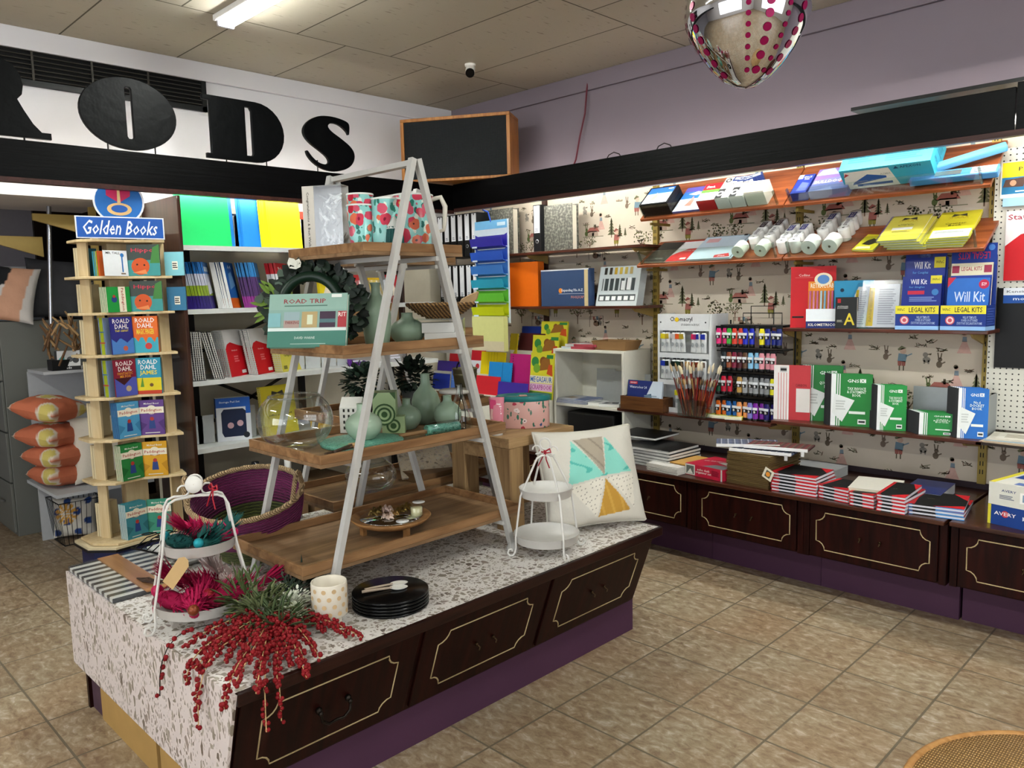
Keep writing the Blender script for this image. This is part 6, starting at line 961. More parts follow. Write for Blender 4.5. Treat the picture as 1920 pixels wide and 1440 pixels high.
# ---------- materials for prints ----------
def floral(name,bg,cols,leaf,sc=22,th=.36):
    m,t,N,L,p=nt(name); tc=N.new('ShaderNodeTexCoord'); nz=N.new('ShaderNodeTexNoise'); nz.inputs['Scale'].default_value=30; L.new(tc.outputs['Object'],nz.inputs[0]); ad=N.new('ShaderNodeMixRGB'); ad.blend_type='ADD'; ad.inputs[0].default_value=.02; L.new(tc.outputs['Object'],ad.inputs[1]); L.new(nz.outputs['Color'],ad.inputs[2]); cur=None
    mp=N.new('ShaderNodeMapping'); mp.inputs['Rotation'].default_value=(.5,.4,.7); mp.inputs['Scale'].default_value=(1.5,1,.7); L.new(ad.outputs[0],mp.inputs[0])
    for k,(s_,t_,cc,src) in enumerate(((sc*1.9,.42,leaf,mp),(sc,th,cols,ad),(sc,th*.32,['#7c1430','#c4b03a','#3a1420'],ad))):
        v=N.new('ShaderNodeTexVoronoi'); v.inputs['Scale'].default_value=s_; v.inputs['Randomness'].default_value=.75; L.new(src.outputs[0],v.inputs['Vector']); s=N.new('ShaderNodeSeparateColor'); L.new(v.outputs['Color'],s.inputs[0])
        g=N.new('ShaderNodeMath'); g.operation='LESS_THAN'; g.inputs[1].default_value=t_; L.new(v.outputs['Distance'],g.inputs[0]); r=ramp(N,[(i/len(cc),c) for i,c in enumerate(cc)],'CONSTANT'); L.new(s.outputs[0],r.inputs[0])
        x=N.new('ShaderNodeMix'); x.data_type='RGBA'; L.new(g.outputs[0],x.inputs[0]); L.new(r.outputs[0],x.inputs[7])
        if cur: L.new(cur,x.inputs[6])
        else: x.inputs[6].default_value=lin(bg)
        cur=x.outputs[2]
    L.new(cur,p.inputs['Base Color']); p.inputs['Roughness'].default_value=.3; return m
FL=floral('mat_floral_enamel','#8cc8c4',['#c43c54','#c8546a','#b82038','#d46a4c'],['#1f6a62','#8cc8c4','#2a7c6c','#d9e0d4','#8cc8c4'],25,.48)
TIN=floral('mat_floral_tin','#cfa29a',['#cfa29a','#a82c44','#cfa29a','#e0d0cc','#2f4a7c'],['#2a6c58','#cfa29a','#cfa29a','#44705c','#cfa29a'],27,.30)
SAGE=mc('#9db29c',.25,0,.05,6); SAGED=mc('#869b86',.3,0,.05,6); VG=clear('mat_bowl_glass','#f6faf9',.05,.75)
def vase(lb,prof,x,y,z,m=SAGE,cat='vase',name='vase'):
    t=thing(name,lb,cat,(x,y,z)); MB().lathe(prof,m,40).build('body',t); rr,hh=prof[-1]; MB().lathe([(rr,hh-.002),(rr+.0015,hh+.001),(rr-.003,hh+.002),(rr-.005,hh-.004),(rr-.006,hh-.05)],m,32).build('lip',t); return t
def S2(r,h,nr,nh):  # squat bottle profile: body radius r, body height h, neck radius, neck height
    p=[(.001,0),(r*.55,0),(r*.62,.002)]
    for i in range(1,12): a=-1.05+i*2.3/12; p.append((r*math.cos(a)*1.0,h*.5+h*.5*math.sin(a)/math.sin(1.05) if a<0 else h*.5+h*.5*math.sin(a)))
    p=[q for q in p if q[0]>nr or q[1]<h*.5]; p+=[(nr*1.15,h*.99),(nr,h+.008),(nr,h+nh)]; return p
vase('squat sage green vase standing on the round green terrazzo board',S2(.067,.10,.022,.028),-2.392,1.62,Z[1]+.014)
vase('sage vase with a short neck behind the wrapped rolling pin',S2(.058,.095,.016,.026),-2.50,1.90,Z[1],SAGED); vase('tallest sage bottle vase on the third tray up, behind the flask',[(.001,0),(.045,0),(.058,.03),(.060,.09),(.050,.125),(.025,.155),(.019,.17),(.019,.205)],-2.55,2.04,Z[1],SAGED); vase('small round sage vase next to the clear glass cone',S2(.056,.105,.017,.022),-2.40,2.03,Z[1],SAGED)
vase('tall slender sage vase on the tray beside the travel book',[(.001,0),(.036,0),(.045,.015),(.052,.07),(.054,.12),(.048,.155),(.025,.18),(.016,.20),(.016,.225),(.019,.235)],-2.41,1.71,Z[2],SAGED); vase('squat round sage vase on the same tray as the tall slender one',S2(.07,.098,.022,.02),-2.46,1.89,Z[2],SAGED)
# glass fish bowls
def bowl(lb,r,x,y,z,open_=.66,h=.86): 
    t=thing('glass_bowl',lb,'glass bowl',(x,y,z)); a0=-math.asin(.88); a1=math.acos(open_); p=[(.001,.003)]
    for i in range(17): a=a0+(a1-a0)*i/16; p.append((r*math.cos(a),r*.88*h+r*h*math.sin(a)))
    MB().lathe(p,VG,48).build('glass_wall',t); q=p[-1]; MB().lathe([(q[0]+.004*math.cos(k*PI/3),q[1]+.004*math.sin(k*PI/3)) for k in range(7)],VG,48).build('rim',t); return t
bowl('large clear round fish bowl at the left end of the second tray',.133,-2.50,1.405,Z[1]); bowl('clear fish bowl lying low on the rear stand, behind the bottom tray',.115,-2.90,1.99,Z[0],.6,.75); bowl('small clear bowl on the top tray behind the jug, upper one',.062,-2.50,1.865,Z[3]+.07); bowl('small clear bowl on the top tray behind the jug, lower one',.066,-2.50,1.865,Z[3],.5,.55)
# round board, spoons, rolling pin
TEAL=terrazzo('mat_green_terrazzo',(2.5,2.5,2.5),'#5c9c88')
for nd in TEAL.node_tree.nodes:
    if nd.type=='VALTORGB':
        for e,c in zip(nd.color_ramp.elements,('#3f7c6c','#7cb4a0','#2f6458','#8cc0ac')): e.color=lin(c)
tag(MB().lathe([(.001,0),(.148,0),(.15,.004),(.15,.010),(.147,.013),(.001,.013)],TEAL,48).build('serving_board',None,(-2.375,1.60,Z[1])),'round green terrazzo serving board under the squat sage vase','board')
def spoon(lb,x,y,z,rz,c,l=.2,hc=None):
    t=thing('spoon',lb,'spoon',(x,y,z),(0,4,rz)); MB().tube([(-l*.65,0,.004),(-l*.2,0,.007),(l*.1,0,.008)],[.005,.0045,.004],mc(hc or c,.5),8).build('handle',t); b=MB(); b.lathe([(.001,0),(.014,.002),(.021,.008),(.0195,.0085),(.013,.0045),(.001,.003)],mc(c,.4),20,(l*.1+.024,0,.001),1.5,1); b.build('bowl',t); return t
spoon('pale wooden salad spoon with a dark handle at the tray edge, front one',-2.245,1.46,Z[1]+.014,110,'#c49a68',.2,'#4a3a2c'); spoon('pale wooden salad spoon with a dark handle at the tray edge, rear one',-2.275,1.48,Z[1]+.016,125,'#c8a06c',.2,'#4a3a2c')
spoon('white wooden spoon on the middle tray edge before the sage vases, left one',-2.25,1.73,Z[2],95,'#b9986c',.17); spoon('dark tipped wooden knife on the middle tray edge before the sage vases',-2.24,1.84,Z[2],88,'#8fae9c',.18,'#a88a5c')
t=thing('wrapped_rolling_pin','green marbled rolling pin wrapped in clear film on the second tray','rolling pin',(-2.30,1.86,Z[1]+.022),(0,0,78)); MB().tube([(-.02,0,0),(.12,0,0)],.02,TEAL,20).build('barrel',t); MB().tube([(-.13,0,-.008),(-.02,0,-.004)],.008,mc('#8c6c48',.5),8).build('handle',t); MB().tube([(-.03,0,0),(.0,.002,.004),(.12,0,.003),(.14,.01,-.01),(.16,-.01,-.016)],[.012,.025,.026,.012,.02],CP,10).build('film_wrapper',t)
# white house, patterned boxes, plants
def house(lb,x,y,z,rz,w=.085,d=.08,h=.10):
    t=thing('ceramic_house',lb,'ornament',(x,y,z),(0,0,rz)); m=mc('#dcdad2',.35); b=MB(); b.add([(a,c,e) for a in (-w/2,w/2) for c,e in ((0,0),(d,0),(d,h),(d/2,h+.038),(0,h))],[(0,1,2,3,4),(9,8,7,6,5),(0,5,6,1),(1,6,7,2),(2,7,8,3),(3,8,9,4),(4,9,5,0)],m)
    o=b.build('walls',t); b=MB(); D=mc('#2a2824',.7)
    for r_ in range(4):
        for c in range(4): u=-w/2+.014+c*.019; v=.014+r_*.023; b.poly([(u,-.0006,v),(u+.008,-.0006,v),(u+.008,-.0006,v+.012),(u,-.0006,v+.012)],D)
    for r_ in range(4):
        for c in range(3): u=.014+c*.022; v=.014+r_*.023; b.poly([(-w/2-.0006,u+.008,v),(-w/2-.0006,u,v),(-w/2-.0006,u,v+.012),(-w/2-.0006,u+.008,v+.012)],D); b.poly([(w/2+.0006,u,v),(w/2+.0006,u+.008,v),(w/2+.0006,u+.008,v+.012),(w/2+.0006,u,v+.012)],D)
    b.build('windows',t); return t
house('white ceramic house with small dark windows right of the fish bowl',-2.60,1.70,Z[1],40); house('second white ceramic house half hidden behind the patterned boxes',-2.60,1.86,Z[1],50,.07,.07,.08)
GP=[('c',.5,.1,.5,'#35522c'),('c',.5,.1,.42,'#9ab082'),('c',.5,.1,.33,'#35522c'),('c',.5,.1,.24,'#9ab082'),('c',.5,.1,.14,'#35522c'),('p',[(0,.7),(.25,1),(0,1)],'#35522c'),('p',[(1,.7),(.75,1),(1,1)],'#35522c')]
carton('patterned_box','green fan patterned box standing above the lower one','box',.088,.095,.085,'#9ab082',[('r',0,0,1,1,'#9ab082')]+[(a[0],a[1],a[2]+.0,a[3]*.9,a[4]) if a[0]=='c' else a for a in GP],loc=(-2.47,1.77,Z[1]+.0665),rot=(0,0,48)); carton('patterned_box','lower green fan patterned box between the sage vases','box',.088,.065,.085,'#9ab082',[('c',.5,.45,.42,'#35522c'),('c',.5,.45,.3,'#9ab082'),('c',.5,.45,.18,'#35522c')],loc=(-2.455,1.80,Z[1]),rot=(0,0,48))
def leaf(b,p,d,l,w,m,up=Vector((0,0,1))):
    d=Vector(d).normalized(); s=d.cross(up); s=s.normalized() if s.length>.1 else Vector((1,0,0)); n=s.cross(d); p=Vector(p); P=[p,p+d*l*.3+s*w*.5+n*l*.06,p+d*l*.7+s*w*.42+n*l*.04,p+d*l-n*l*.06,p+d*l*.7-s*w*.42+n*l*.04,p+d*l*.3-s*w*.5+n*l*.06]
    b.add(P,[(0,1,2,3),(0,3,4,5)],m,True)
def bush(name,lb,cat,c,r,n,cols,l,w,sz=(1,1,1)):
    t=thing(name,lb,cat,c); 
    for k,col in enumerate(cols):
        b=MB(); m=mc(col,.55,0,.2,30)
        for i in range(n):
            u=Vector((R.gauss(0,1),R.gauss(0,1),R.gauss(0,.8))).normalized(); q=Vector((u.x*sz[0],u.y*sz[1],u.z*sz[2]))*r*R.uniform(.45,1); leaf(b,q,u+Vector((R.uniform(-.6,.6),R.uniform(-.6,.6),R.uniform(-.4,.5))),l*R.uniform(.7,1.2),w*R.uniform(.7,1.2),m)
        b.build('foliage',t)
    return t
bush('succulent_plant','dusky green artificial succulent left of the leg, behind the white house','plant',(-2.98,2.02,Z[1]+.15),.08,90,['#334638','#1f3026','#4a5c4c'],.04,.03); bush('succulent_plant','dark green artificial succulent behind the tall bottle vase','plant',(-2.99,2.32,Z[1]+.14),.09,90,['#101c14','#1a281e','#263228'],.04,.03)
for x,y,lb in ((-2.98,2.02,'left'),(-2.99,2.32,'right')): tag(MB().lathe([(.001,0),(.05,0),(.06,.08),(.055,.08),(.045,.01),(.001,.01)],mc('#4a4c48',.6),20).build('plant_pot',None,(x,y,Z[1]+.001)),'small grey pot under the artificial succulent, %s one of two'%lb,'pot')
# flask, glass cone, whisk
t=thing('wire_bottle_holder','black wire bottle shape with a black band, right end of the second tray','ornament',(-2.262,1.985,Z[1])); b=MB(); m=mc('#0e0f11',.4)
b.lathe([(.021,0),(.021,.012),(.019,.012),(.019,0)],m,20)
b.build('base_band',t); b=MB()
for s in (-1,1): b.tube([(s*.02,0,.01),(s*.02,0,.085),(s*.012,0,.115),(s*.005,0,.13),(s*.005,0,.185),(0,0,.19)],.0016,m,5)
b.build('wire',t)
vase('clear glass cone funnel at the right end of the second tray',[(.05,.0),(.052,.01),(.03,.09),(.012,.14),(.010,.17)],-2.36,2.06,Z[1],VG,'glassware','glass_cone')
t=thing('metal_bucket','dull brass metal bucket with a rope handle behind the stands','bucket',(-2.93,2.60,Z[1]+.03)); BK=mc('#7c7658',.4,.5); MB().lathe([(.001,0),(.048,0),(.062,.13),(.065,.132),(.062,.136),(.06,.13),(.046,.006),(.001,.006)],BK,32).build('body',t); MB().lathe([(.060,.10),(.0625,.105),(.061,.11)],BK,32).build('ring',t); MB().tube([(.06*math.cos(a),.0,.13+.045*math.sin(a)) for a in [PI*k/10 for k in range(11)]],.004,mc('#1a1714',.6),6).build('handle',t)
tag(MB().box(-3.0,-2.86,2.50,2.66,Z[1]+.0005,Z[1]+.029,mc('#6a4a30',.6)).build('wooden_block'),'dark wooden block under the brass bucket','block')
t=thing('cake_stand','white marbled cake stand on a wooden foot behind the vases','cake stand',(-2.84,2.455,Z[1])); MB().lathe([(.001,0),(.035,0),(.02,.05),(.03,.062),(.001,.062)],mc('#7a4c2a',.5),24).build('wooden_foot',t); MB().lathe([(.001,.0625),(.078,.0625),(.08,.07),(.078,.078),(.001,.078)],mc('#c9c7c0',.25,0,.12,9),36).build('marble_disc',t)
# bottom tray: mirror board with trinkets
t=thing('mirror_board','round wooden board with a mirror inlay on three feet, bottom tray','board',(-2.345,1.69,Z[0])); BW2=wood('mat_board','#7a5430','#a4784a',0,.45)
MB().lathe([(.001,.03),(.10,.03),(.135,.045),(.15,.06),(.145,.062),(.12,.056),(.001,.056)],BW2,48).build('board',t); MB().lathe([(.001,.0565),(.115,.0565),(.115,.0585),(.001,.0585)],mc('#c9d0d2',.04,1),48).build('mirror_inlay',t)
for a in (2.2,4.3,6.2): MB().box(.105*math.cos(a)-.011,.105*math.cos(a)+.011,.105*math.sin(a)-.008,.105*math.sin(a)+.008,0,.038,BW2).build('foot',t)
zt=Z[0]+.0592
for i,(dx,dy,c,s,lb) in enumerate(((.03,-.035,'#d8bfae',1,'pink shell ornament at the front of the mirror board'),(-.05,.02,'#d4b8aa',1.1,'pink shell ornament at the back of the mirror board'),(-.045,-.04,'#8a7440',1,'brass trinket left of the shells'),(.0,.05,'#7a6230',1,'brass trinket in the middle of the mirror board'),(-.02,.085,'#8a7038',1.1,'brass trinket beside the candle'),(.02,.0,'#b08a50',.8,'small brass charm between the shells'),(-.07,-.01,'#6e5a30',.9,'dark brass charm at the far edge of the mirror board'))):
    t=thing('trinket',lb,'trinket',(-2.345+dx,1.69+dy,zt)); 
    for k in range(7): a=k*.9+i; MB().tube([(.004*s*math.cos(a),.004*s*math.sin(a),.006),(.016*s*math.cos(a),.016*s*math.sin(a),.014+.004*(k%3)),(.024*s*math.cos(a+.5),.024*s*math.sin(a+.5),.006+.006*(k%2))],[.004,.007*s,.002],mc(c,.35,.1 if i<2 else .7),6).build('petal',t)
t=thing('tealight_jar','small clear jar of pale wax on the mirror board','candle',(-2.285,1.765,zt)); MB().lathe([(.001,0),(.022,0),(.022,.028),(.001,.028)],mc('#d9cfa4',.6),20).build('wax',t); MB().lathe([(.023,0),(.024,.034),(.022,.036)],VG,20).build('glass_jar',t)
for dx,dy,dz,lb in ((.085,-.01,0,'white round price tag at the front rim of the mirror board'),(.01,.125,.03,'white round price tag with dark print over the tealight')): carton('round_tag',lb,'tag',.001,.001,.001,'#e9e9e4',loc=(-2.345+dx,1.69+dy,zt+dz)); o=bpy.context.scene.objects[-1]; MB().lathe([(.001,0),(.024,0),(.024,.0012),(.001,.0012)],mc('#e9e9e6',.5),24).build('disc',[q for q in bpy.data.objects if q.name.startswith('round_tag')][-1])
t=thing('speckled_board','square cream terrazzo chopping board on the rear stand bottom tray','board',(-2.92,2.33,Z[0]+.05),(-62,0,60)); MB().box(-.13,.13,0,.014,-.06,.16,terrazzo('mat_speckled_board',(1.3,1.3,1.3),'#a89a86')).build('board',t,bev=.004)
tag(MB().box(-3.05,-2.82,2.22,2.44,Z[0]+.0005,Z[0]+.045,mc('#6e5236',.6)).build('wooden_block'),'low wooden block propping up the speckled board','block')
# middle tray: travel book, wreath, riser, basket, boxes
RT=[('r',0,.30,1,.365,'#c9d4d0'),('r',0,.36,1,.70,'#7f9f94'),('r',0,.70,1,1,'#86a69a'),('r',0,0,1,.30,'#3f7466'),('t','ROAD TRIP',.46,.86,.54,.085,'#8c3038'),('l',.2,.755,.75,.79,1,'#4a6c60'),('r',.20,.36,.40,.66,'#8aa0a4'),('r',.20,.36,.40,.5,'#a08c84'),('t','PARKING',.31,.46,.17,.06,'#6c1c24'),('r',.43,.36,.63,.66,'#a89468'),('r',.5,.42,.57,.6,'#c8cfb4'),('r',.66,.36,.86,.66,'#3c2a3c'),('r',.66,.45,.86,.52,'#4c6c70'),('r',.89,.36,1,.66,'#9c3038'),('t','RIT',.945,.6,.1,.08,'#e0d4cc'),('r',.0,.38,.16,.64,'#78a8ac'),('t','DAVID WARNE',.48,.17,.26,.045,'#c0d0c8'),('l',.3,.045,.75,.07,1,'#98b4a8'),('r',.80,.92,.93,.98,'#d8dcd6')]
book('travel_book','green road trip photography book propped up on the middle tray','book',.275,.185,.02,'#5c8c7c',RT,(-2.35,1.375,Z[2]+.022),(-16,0,38),spine='#4a7a6c')
t=thing('wreath','dark green foliage wreath standing behind the travel book','wreath',(-2.49,1.48,Z[2]+.03),(-8,0,42)); DG=mc('#10261a',.35)
MB().tube([(.105*math.cos(a),.0,.13+.105*math.sin(a)) for a in [2*PI*k/40 for k in range(40)]],.019,DG,12,True).build('ring',t)
for col,n,l,w in (('#0e1c12',100,.045,.03),('#182a1c',90,.04,.03),('#0a140e',90,.04,.028),('#47584a',30,.035,.03),('#6c8a34',12,.06,.015)):
    b=MB(); m=mc(col,.5,0,.2,30)
    for i in range(n):
        a=R.uniform(0,2*PI) if l<.05 else R.uniform(2.6,3.4); r=R.uniform(.10,.165); p=Vector((r*math.cos(a)*1.08,R.uniform(.0,.05),.13+r*math.sin(a)*.85))
        if p.z<.02: continue
        leaf(b,p,(math.cos(a)+R.uniform(-.7,.7),R.uniform(-.6,.3),math.sin(a)+R.uniform(-.7,.7)),l,w,m,Vector((0,-1,0)))
    b.build('foliage',t)
b=MB(); 
for k in range(14): u=R.uniform(0,1); leaf(b,(.125+.02*u,.01,.10-.11*u+.03),(R.uniform(-1,1),-.3,-1),.028,.015,mc('#1a2c20',.5),Vector((0,-1,0)))
b.build('trailing_vine',t)
leafw=MB(); leaf(leafw,(-.05,-.01,.26),(-.6,0,1),.05,.035,mc('#d0d0c4',.5),Vector((0,-1,0))); leaf(leafw,(-.05,-.01,.26),(.3,0,1),.04,.03,mc('#d0d0c4',.5),Vector((0,-1,0))); leafw.build('pale_leaf',t)
t=thing('acrylic_riser','clear acrylic riser over the white boxes on the middle tray','riser',(-2.335,1.945,Z[2]),(0,0,45)); b=MB()
for a in ((-.095,.095,0,.12,.090,.094),(-.095,-.091,0,.12,0,.09),(.091,.095,0,.12,0,.09)): b.box(*a,AC)
b.build('riser_body',t)
for i,(w,z,h,dx) in enumerate(((.15,0,.04,.03),(.125,.041,.038,.015))): carton('white_box',['lower white carton under the acrylic riser','upper white carton under the acrylic riser'][i],'box',w,h,.10,'#d4d4d0',loc=(-2.355+dx,1.93+dx,Z[2]+z),rot=(0,0,45+4*i))
def woven(name,c1,c2,sc=60,ax='Z'):
    m,t_,N,L,p=nt(name); tc=N.new('ShaderNodeTexCoord'); w_=N.new('ShaderNodeTexWave'); w_.bands_direction=ax; w_.inputs['Scale'].default_value=sc; w_.inputs['Distortion'].default_value=3; w_.inputs['Detail'].default_value=2; L.new(tc.outputs['Object'],w_.inputs[0]); r=ramp(N,[(.2,c1),(.8,c2)]); L.new(w_.outputs['Fac'],r.inputs[0]); L.new(r.outputs[0],p.inputs['Base Color']); p.inputs['Roughness'].default_value=.75; bp=N.new('ShaderNodeBump'); bp.inputs['Strength'].default_value=.7; bp.inputs['Distance'].default_value=.006; L.new(w_.outputs['Fac'],bp.inputs['Height']); L.new(bp.outputs[0],p.inputs['Normal']); return m
t=thing('seagrass_basket','flared brown seagrass bowl basket on the acrylic riser','basket',(-2.375,1.99,Z[2]+.0945)); GRS=woven('mat_seagrass','#4c3418','#94703f',30,'DIAGONAL')
b=MB()
for k in range(7): s=k/6; r=.055+.075*s**.8; b.tube([(r*math.cos(a),r*math.sin(a)*1.0,.007+.048*s+.0015*math.sin(a*22)) for a in [2*PI*q/48 for q in range(48)]],.0068,GRS,7,True)
b.lathe([(.001,.004),(.05,.004)],GRS,24); b.build('coiled_bowl',t)
t=thing('scroll_bundle','pale rolled straw bundle lying in the seagrass basket','ornament',(-2.335,2.08,Z[2]+.142)); 
for k in range(6): MB().tube([(-.03+.003*k,.0,.004*k),(.02,.02,.010+.006*k),(.04+.002*k,.03,.03+.004*k)],.006,mc('#b89a72',.7),6).build('straw_roll',t)
# cardboard box and glass bowls on the rear stand
carton('cardboard_box','plain brown cardboard carton on the rear stand behind the tall sage vase','box',.27,.155,.16,'#8a6a44',[('r',.53,0,.54,1,'#6c5234')],loc=(-2.95,2.03,Z[2]),rot=(0,0,47))
def tumbler(lb,x,y,z,r=.042,h=.09): t=thing('glass_jar',lb,'glass jar',(x,y,z)); MB().lathe([(.001,.004),(r*.9,.004),(r,.02),(r*1.02,h)],VG,28).build('glass_wall',t); MB().lathe([(.001,0),(r*.9,0),(r*.95,.006)],VG,28).build('thick_base',t)
for i in range(4): tumbler('clear glass bowl jar on the brown carton, '+roww(i,4),-3.06+.040*i,2.03+.040*i,Z[2]+.1605,.027,.10)
# top tray
t=thing('gift_box','grey wedding gift box with clear front showing white fabric, top tray','box',(-2.50,1.56,Z[3]),(0,0,30)); w,d,h=.155,.055,.25; GB=mc('#b9b4ac',.5); 
MB().box(-w/2,w/2,d-.003,d,0,h,GB).build('back_board',t); MB().box(-w/2,w/2,0,d-.0031,0,.003,GB).build('base_board',t); MB().box(-w/2,w/2,0,d-.0031,h-.003,h,mc('#8f8b84',.5)).build('lid_board',t)
b=MB(); b.box(-w/2-.001,-w/2,0,d,0,h,GB).box(-w/2-.001,-w/2+.045,-.001,0,0,h,mc('#c9c4ba',.5)); b.art(-w/2,.045,0,h,-.001,[('t','Congratulations & Best Wishes',.45,.5,4.6,.05,'#3c3830',-90)]); b.build('printed_band',t); MB().box(-w/2+.045,w/2,-.001,0,.0,h,CP).build('clear_window',t)
b=MB(); 
for k in range(26): u=R.uniform(-.02,.065); z=R.uniform(.02,.2); b.tube([(u,.02,z),(u+R.uniform(-.03,.03),.03,z+.02),(u+R.uniform(-.03,.03),.02,min(.22,z+.05))],[.004,.011,.003],mc(['#d8d5ce','#a9a59d','#8f8c86'][k%3],.6),6)
b.build('white_fabric',t)
def cup(lb,x,y,z,r0,r1,h,m=FL,rim='#d8dcd8',handle=False,name='tumbler'):
    t=thing(name,lb,'cup' if not handle else 'jug',(x,y,z)); MB().lathe([(.001,0),(r0,0),(r0*1.02,.004),(r1,h),(r1-.002,h),(r1-.006,h-.04)],m,36).build('body',t); MB().lathe([(r1,h-.003),(r1+.0015,h),(r1,h+.003),(r1-.003,h)],mc(rim,.3),36).build('rim',t)
    if handle: MB().tube([(r1*.98,.0,h*.93),(r1+.03,.0,h*.96),(r1+.045,.0,h*.8),(r1+.042,0,h*.55),(r1+.038,0,h*.40),(r0+.012,0,h*.34)],[.008,.009,.009,.008,.007,.005],mc('#cfcabe',.35),8).build('handle',t).rotation_euler=(0,0,math.radians(38))
    return t
cup('floral tumbler at the bottom of the nested stack on the top tray',-2.33,1.605,Z[3],.036,.048,.165); cup('floral tumbler at the top of the nested stack on the top tray',-2.33,1.605,Z[3]+.042,.0345,.0465,.160)
cup('floral mug standing between the tumblers and the jug, top tray',-2.275,1.675,Z[3],.050,.056,.185); cup('floral enamel jug with a cream handle at the right of the top tray',-2.27,1.79,Z[3],.060,.072,.205,handle=True,name='jug')
t=thing('tassel_bundle','teal tasselled bundle in front of the floral mug, top tray','tassel',(-2.08 -.11,1.60+.05,Z[3])) ; t.location=(-2.205,1.655,Z[3]); 
for k in range(14): a=2*PI*k/14; MB().tube([(.026*math.cos(a),.026*math.sin(a),.002),(.024*math.cos(a),.024*math.sin(a),.05),(.020*math.cos(a),.020*math.sin(a),.085)],.007,mc('#0f4a48',.6),6).build('tassel_strand',t)
MB().lathe([(.028,.078),(.024,.09),(.012,.105),(.004,.12)],mc('#c9cdc8',.4),20).build('beaded_cap',t)
# table goods
t=thing('lotion_tube','pink cosmetics tube printed with a face, standing on its white cap','tube',(-2.41,2.315,ZT),(0,0,40)); b=MB(); n=16; V=[];F=[]; PKm=mc('#cf7c8c',.3)
for zz,rx,ry in ((.03,.026,.024),(.09,.03,.018),(.165,.034,.003)):
    for q in range(n): a=2*PI*q/n; V.append((rx*math.cos(a),ry*math.sin(a),zz))
for i in range(2):
    for q in range(n): F.append((i*n+q,i*n+(q+1)%n,(i+1)*n+(q+1)%n,(i+1)*n+q))
b.add(V,F,PKm,True); T_=Matrix.Translation((0,-.0245,0))@Matrix.Rotation(-.12,4,'X'); b.T=T_; b.art(-.028,.056,.035,.125,0,[('p',[(.0,.9),(.05,.98),(.45,.95),(.5,.7),(.35,.62),(.0,.66)],'#c03a68'),('p',[(.05,.3),(.4,.28),(.45,.62),(.05,.66)],'#c49a94'),('c',.28,.55,.02,'#2a1a1c'),('r',.15,.0,.95,.24,'#b8584c'),('l',.5,.45,.9,.85,5,'#f0d8dc')]); b.T=Matrix(); b.build('tube_body',t); MB().lathe([(.001,0),(.024,0),(.024,.03),(.001,.03)],mc('#dcdad4',.4),24).build('cap',t)
t=thing('floral_tin','oval pink floral tin with a teal lid on the oak table','tin',(-2.475,2.545,ZT),(0,0,42)); MB().lathe([(.001,0),(.118,0),(.12,.003),(.12,.125),(.118,.128)],TIN,48,sy=.62).build('tin_body',t); TL=mc('#1f6c6c',.3); MB().lathe([(.122,.122),(.125,.126),(.125,.140),(.120,.146),(.098,.142),(.09,.138),(.001,.138)],TL,48,sy=.62).build('lid',t); MB().lathe([(.001,.1385),(.02,.1385),(.018,.145),(.001,.146)],mc('#b98a80',.4),20,sy=.5).build('lid_knob',t)
# ---------- scroll-footed tier stands ----------
WW=mc('#d3d1cc',.35)
def tier(lb,x,y,rl,zl,ru,zu,zt_,tw,rz,sp):
    t=thing('tiered_stand',lb,'tiered stand',(x,y,IT),(0,0,rz))
    for r,z in ((rl,zl),(ru,zu)): MB().lathe([(.001,z),(r*.93,z),(r*.95,z+.002),(r,z+.034),(r+.002,z+.035),(r-.003,z+.032),(r*.93,z+.005),(.001,z+.004)],WW,48).build('round_tray',t)
    for a in (sp,-sp):
        c,s=math.cos(math.radians(a)),math.sin(math.radians(a)); b=MB(); P=[]
        prof=[(rl+.019,.023),(rl+.023,.031),(rl+.034,.030),(rl+.039,.018),(rl+.031,.006),(rl+.018,.005),(rl+.008,.016),(rl+.004,.034),(rl+.004,.05),(rl+.004,zl+.03),(ru+.004,zu+.01),(tw+.012,zt_-.03),(tw,zt_-.008),(tw-.02,zt_)]
        pts=[(-q,0,z) for q,z in prof]+[(q,0,z) for q,z in prof[::-1]]; b.tube([(px*c,px*s,z) for px,_,z in pts],.0042,WW,8); b.build('wire_hoop',t)
    b=MB()
    for s in (-1,1): b.tube([(s*.035+.017*math.cos(k*.62)*s,0,zt_+.02+.017*math.sin(k*.62)-.0) for k in range(9)],.0032,WW,6)
    b.tube([(.0+.022*math.cos(a),0,zt_+.045+.022*math.sin(a)) for a in [2*PI*k/16 for k in range(16)]],.0035,WW,6,True); b.build('scroll_handle',t)
    return t
tier('white wire two tier stand with empty trays beside the patterned cushion',-2.03,2.205,.128,.045,.104,.225,.385,.035,24,43); tier('white wire two tier stand filled with feather birds at the island corner',-2.41,.995,.148,.05,.112,.235,.405,.085,72,20)
def bow(lb,x,y,z,c='#a01c2c'):
    b=MB(); m=mc(c,.6)
    for s in (-1,1): b.tube([(0,0,0),(s*.02,.004,.012),(s*.03,0,.0),(s*.012,-.004,-.004),(0,0,0)],.003,m,5); b.tube([(0,0,0),(s*.012,-.008,-.03),(s*.03,-.01,-.06)],.0025,m,5)
    tag(b.build('ribbon_bow',None,(x,y,z)),lb,'ribbon')
bow('dark red ribbon tied at the top of the empty tiered stand',-2.03,2.205,IT+.40); bow('red ribbon tied at the top of the filled tiered stand',-2.36,1.03,IT+.43)
t=thing('round_tag','white round tag on the handle of the filled tiered stand','tag',(-2.395,.985,IT+.445),(80,0,45)); MB().lathe([(.001,0),(.027,0),(.027,.0015),(.001,.0015)],mc('#dedcd6',.5),24).build('disc',t)
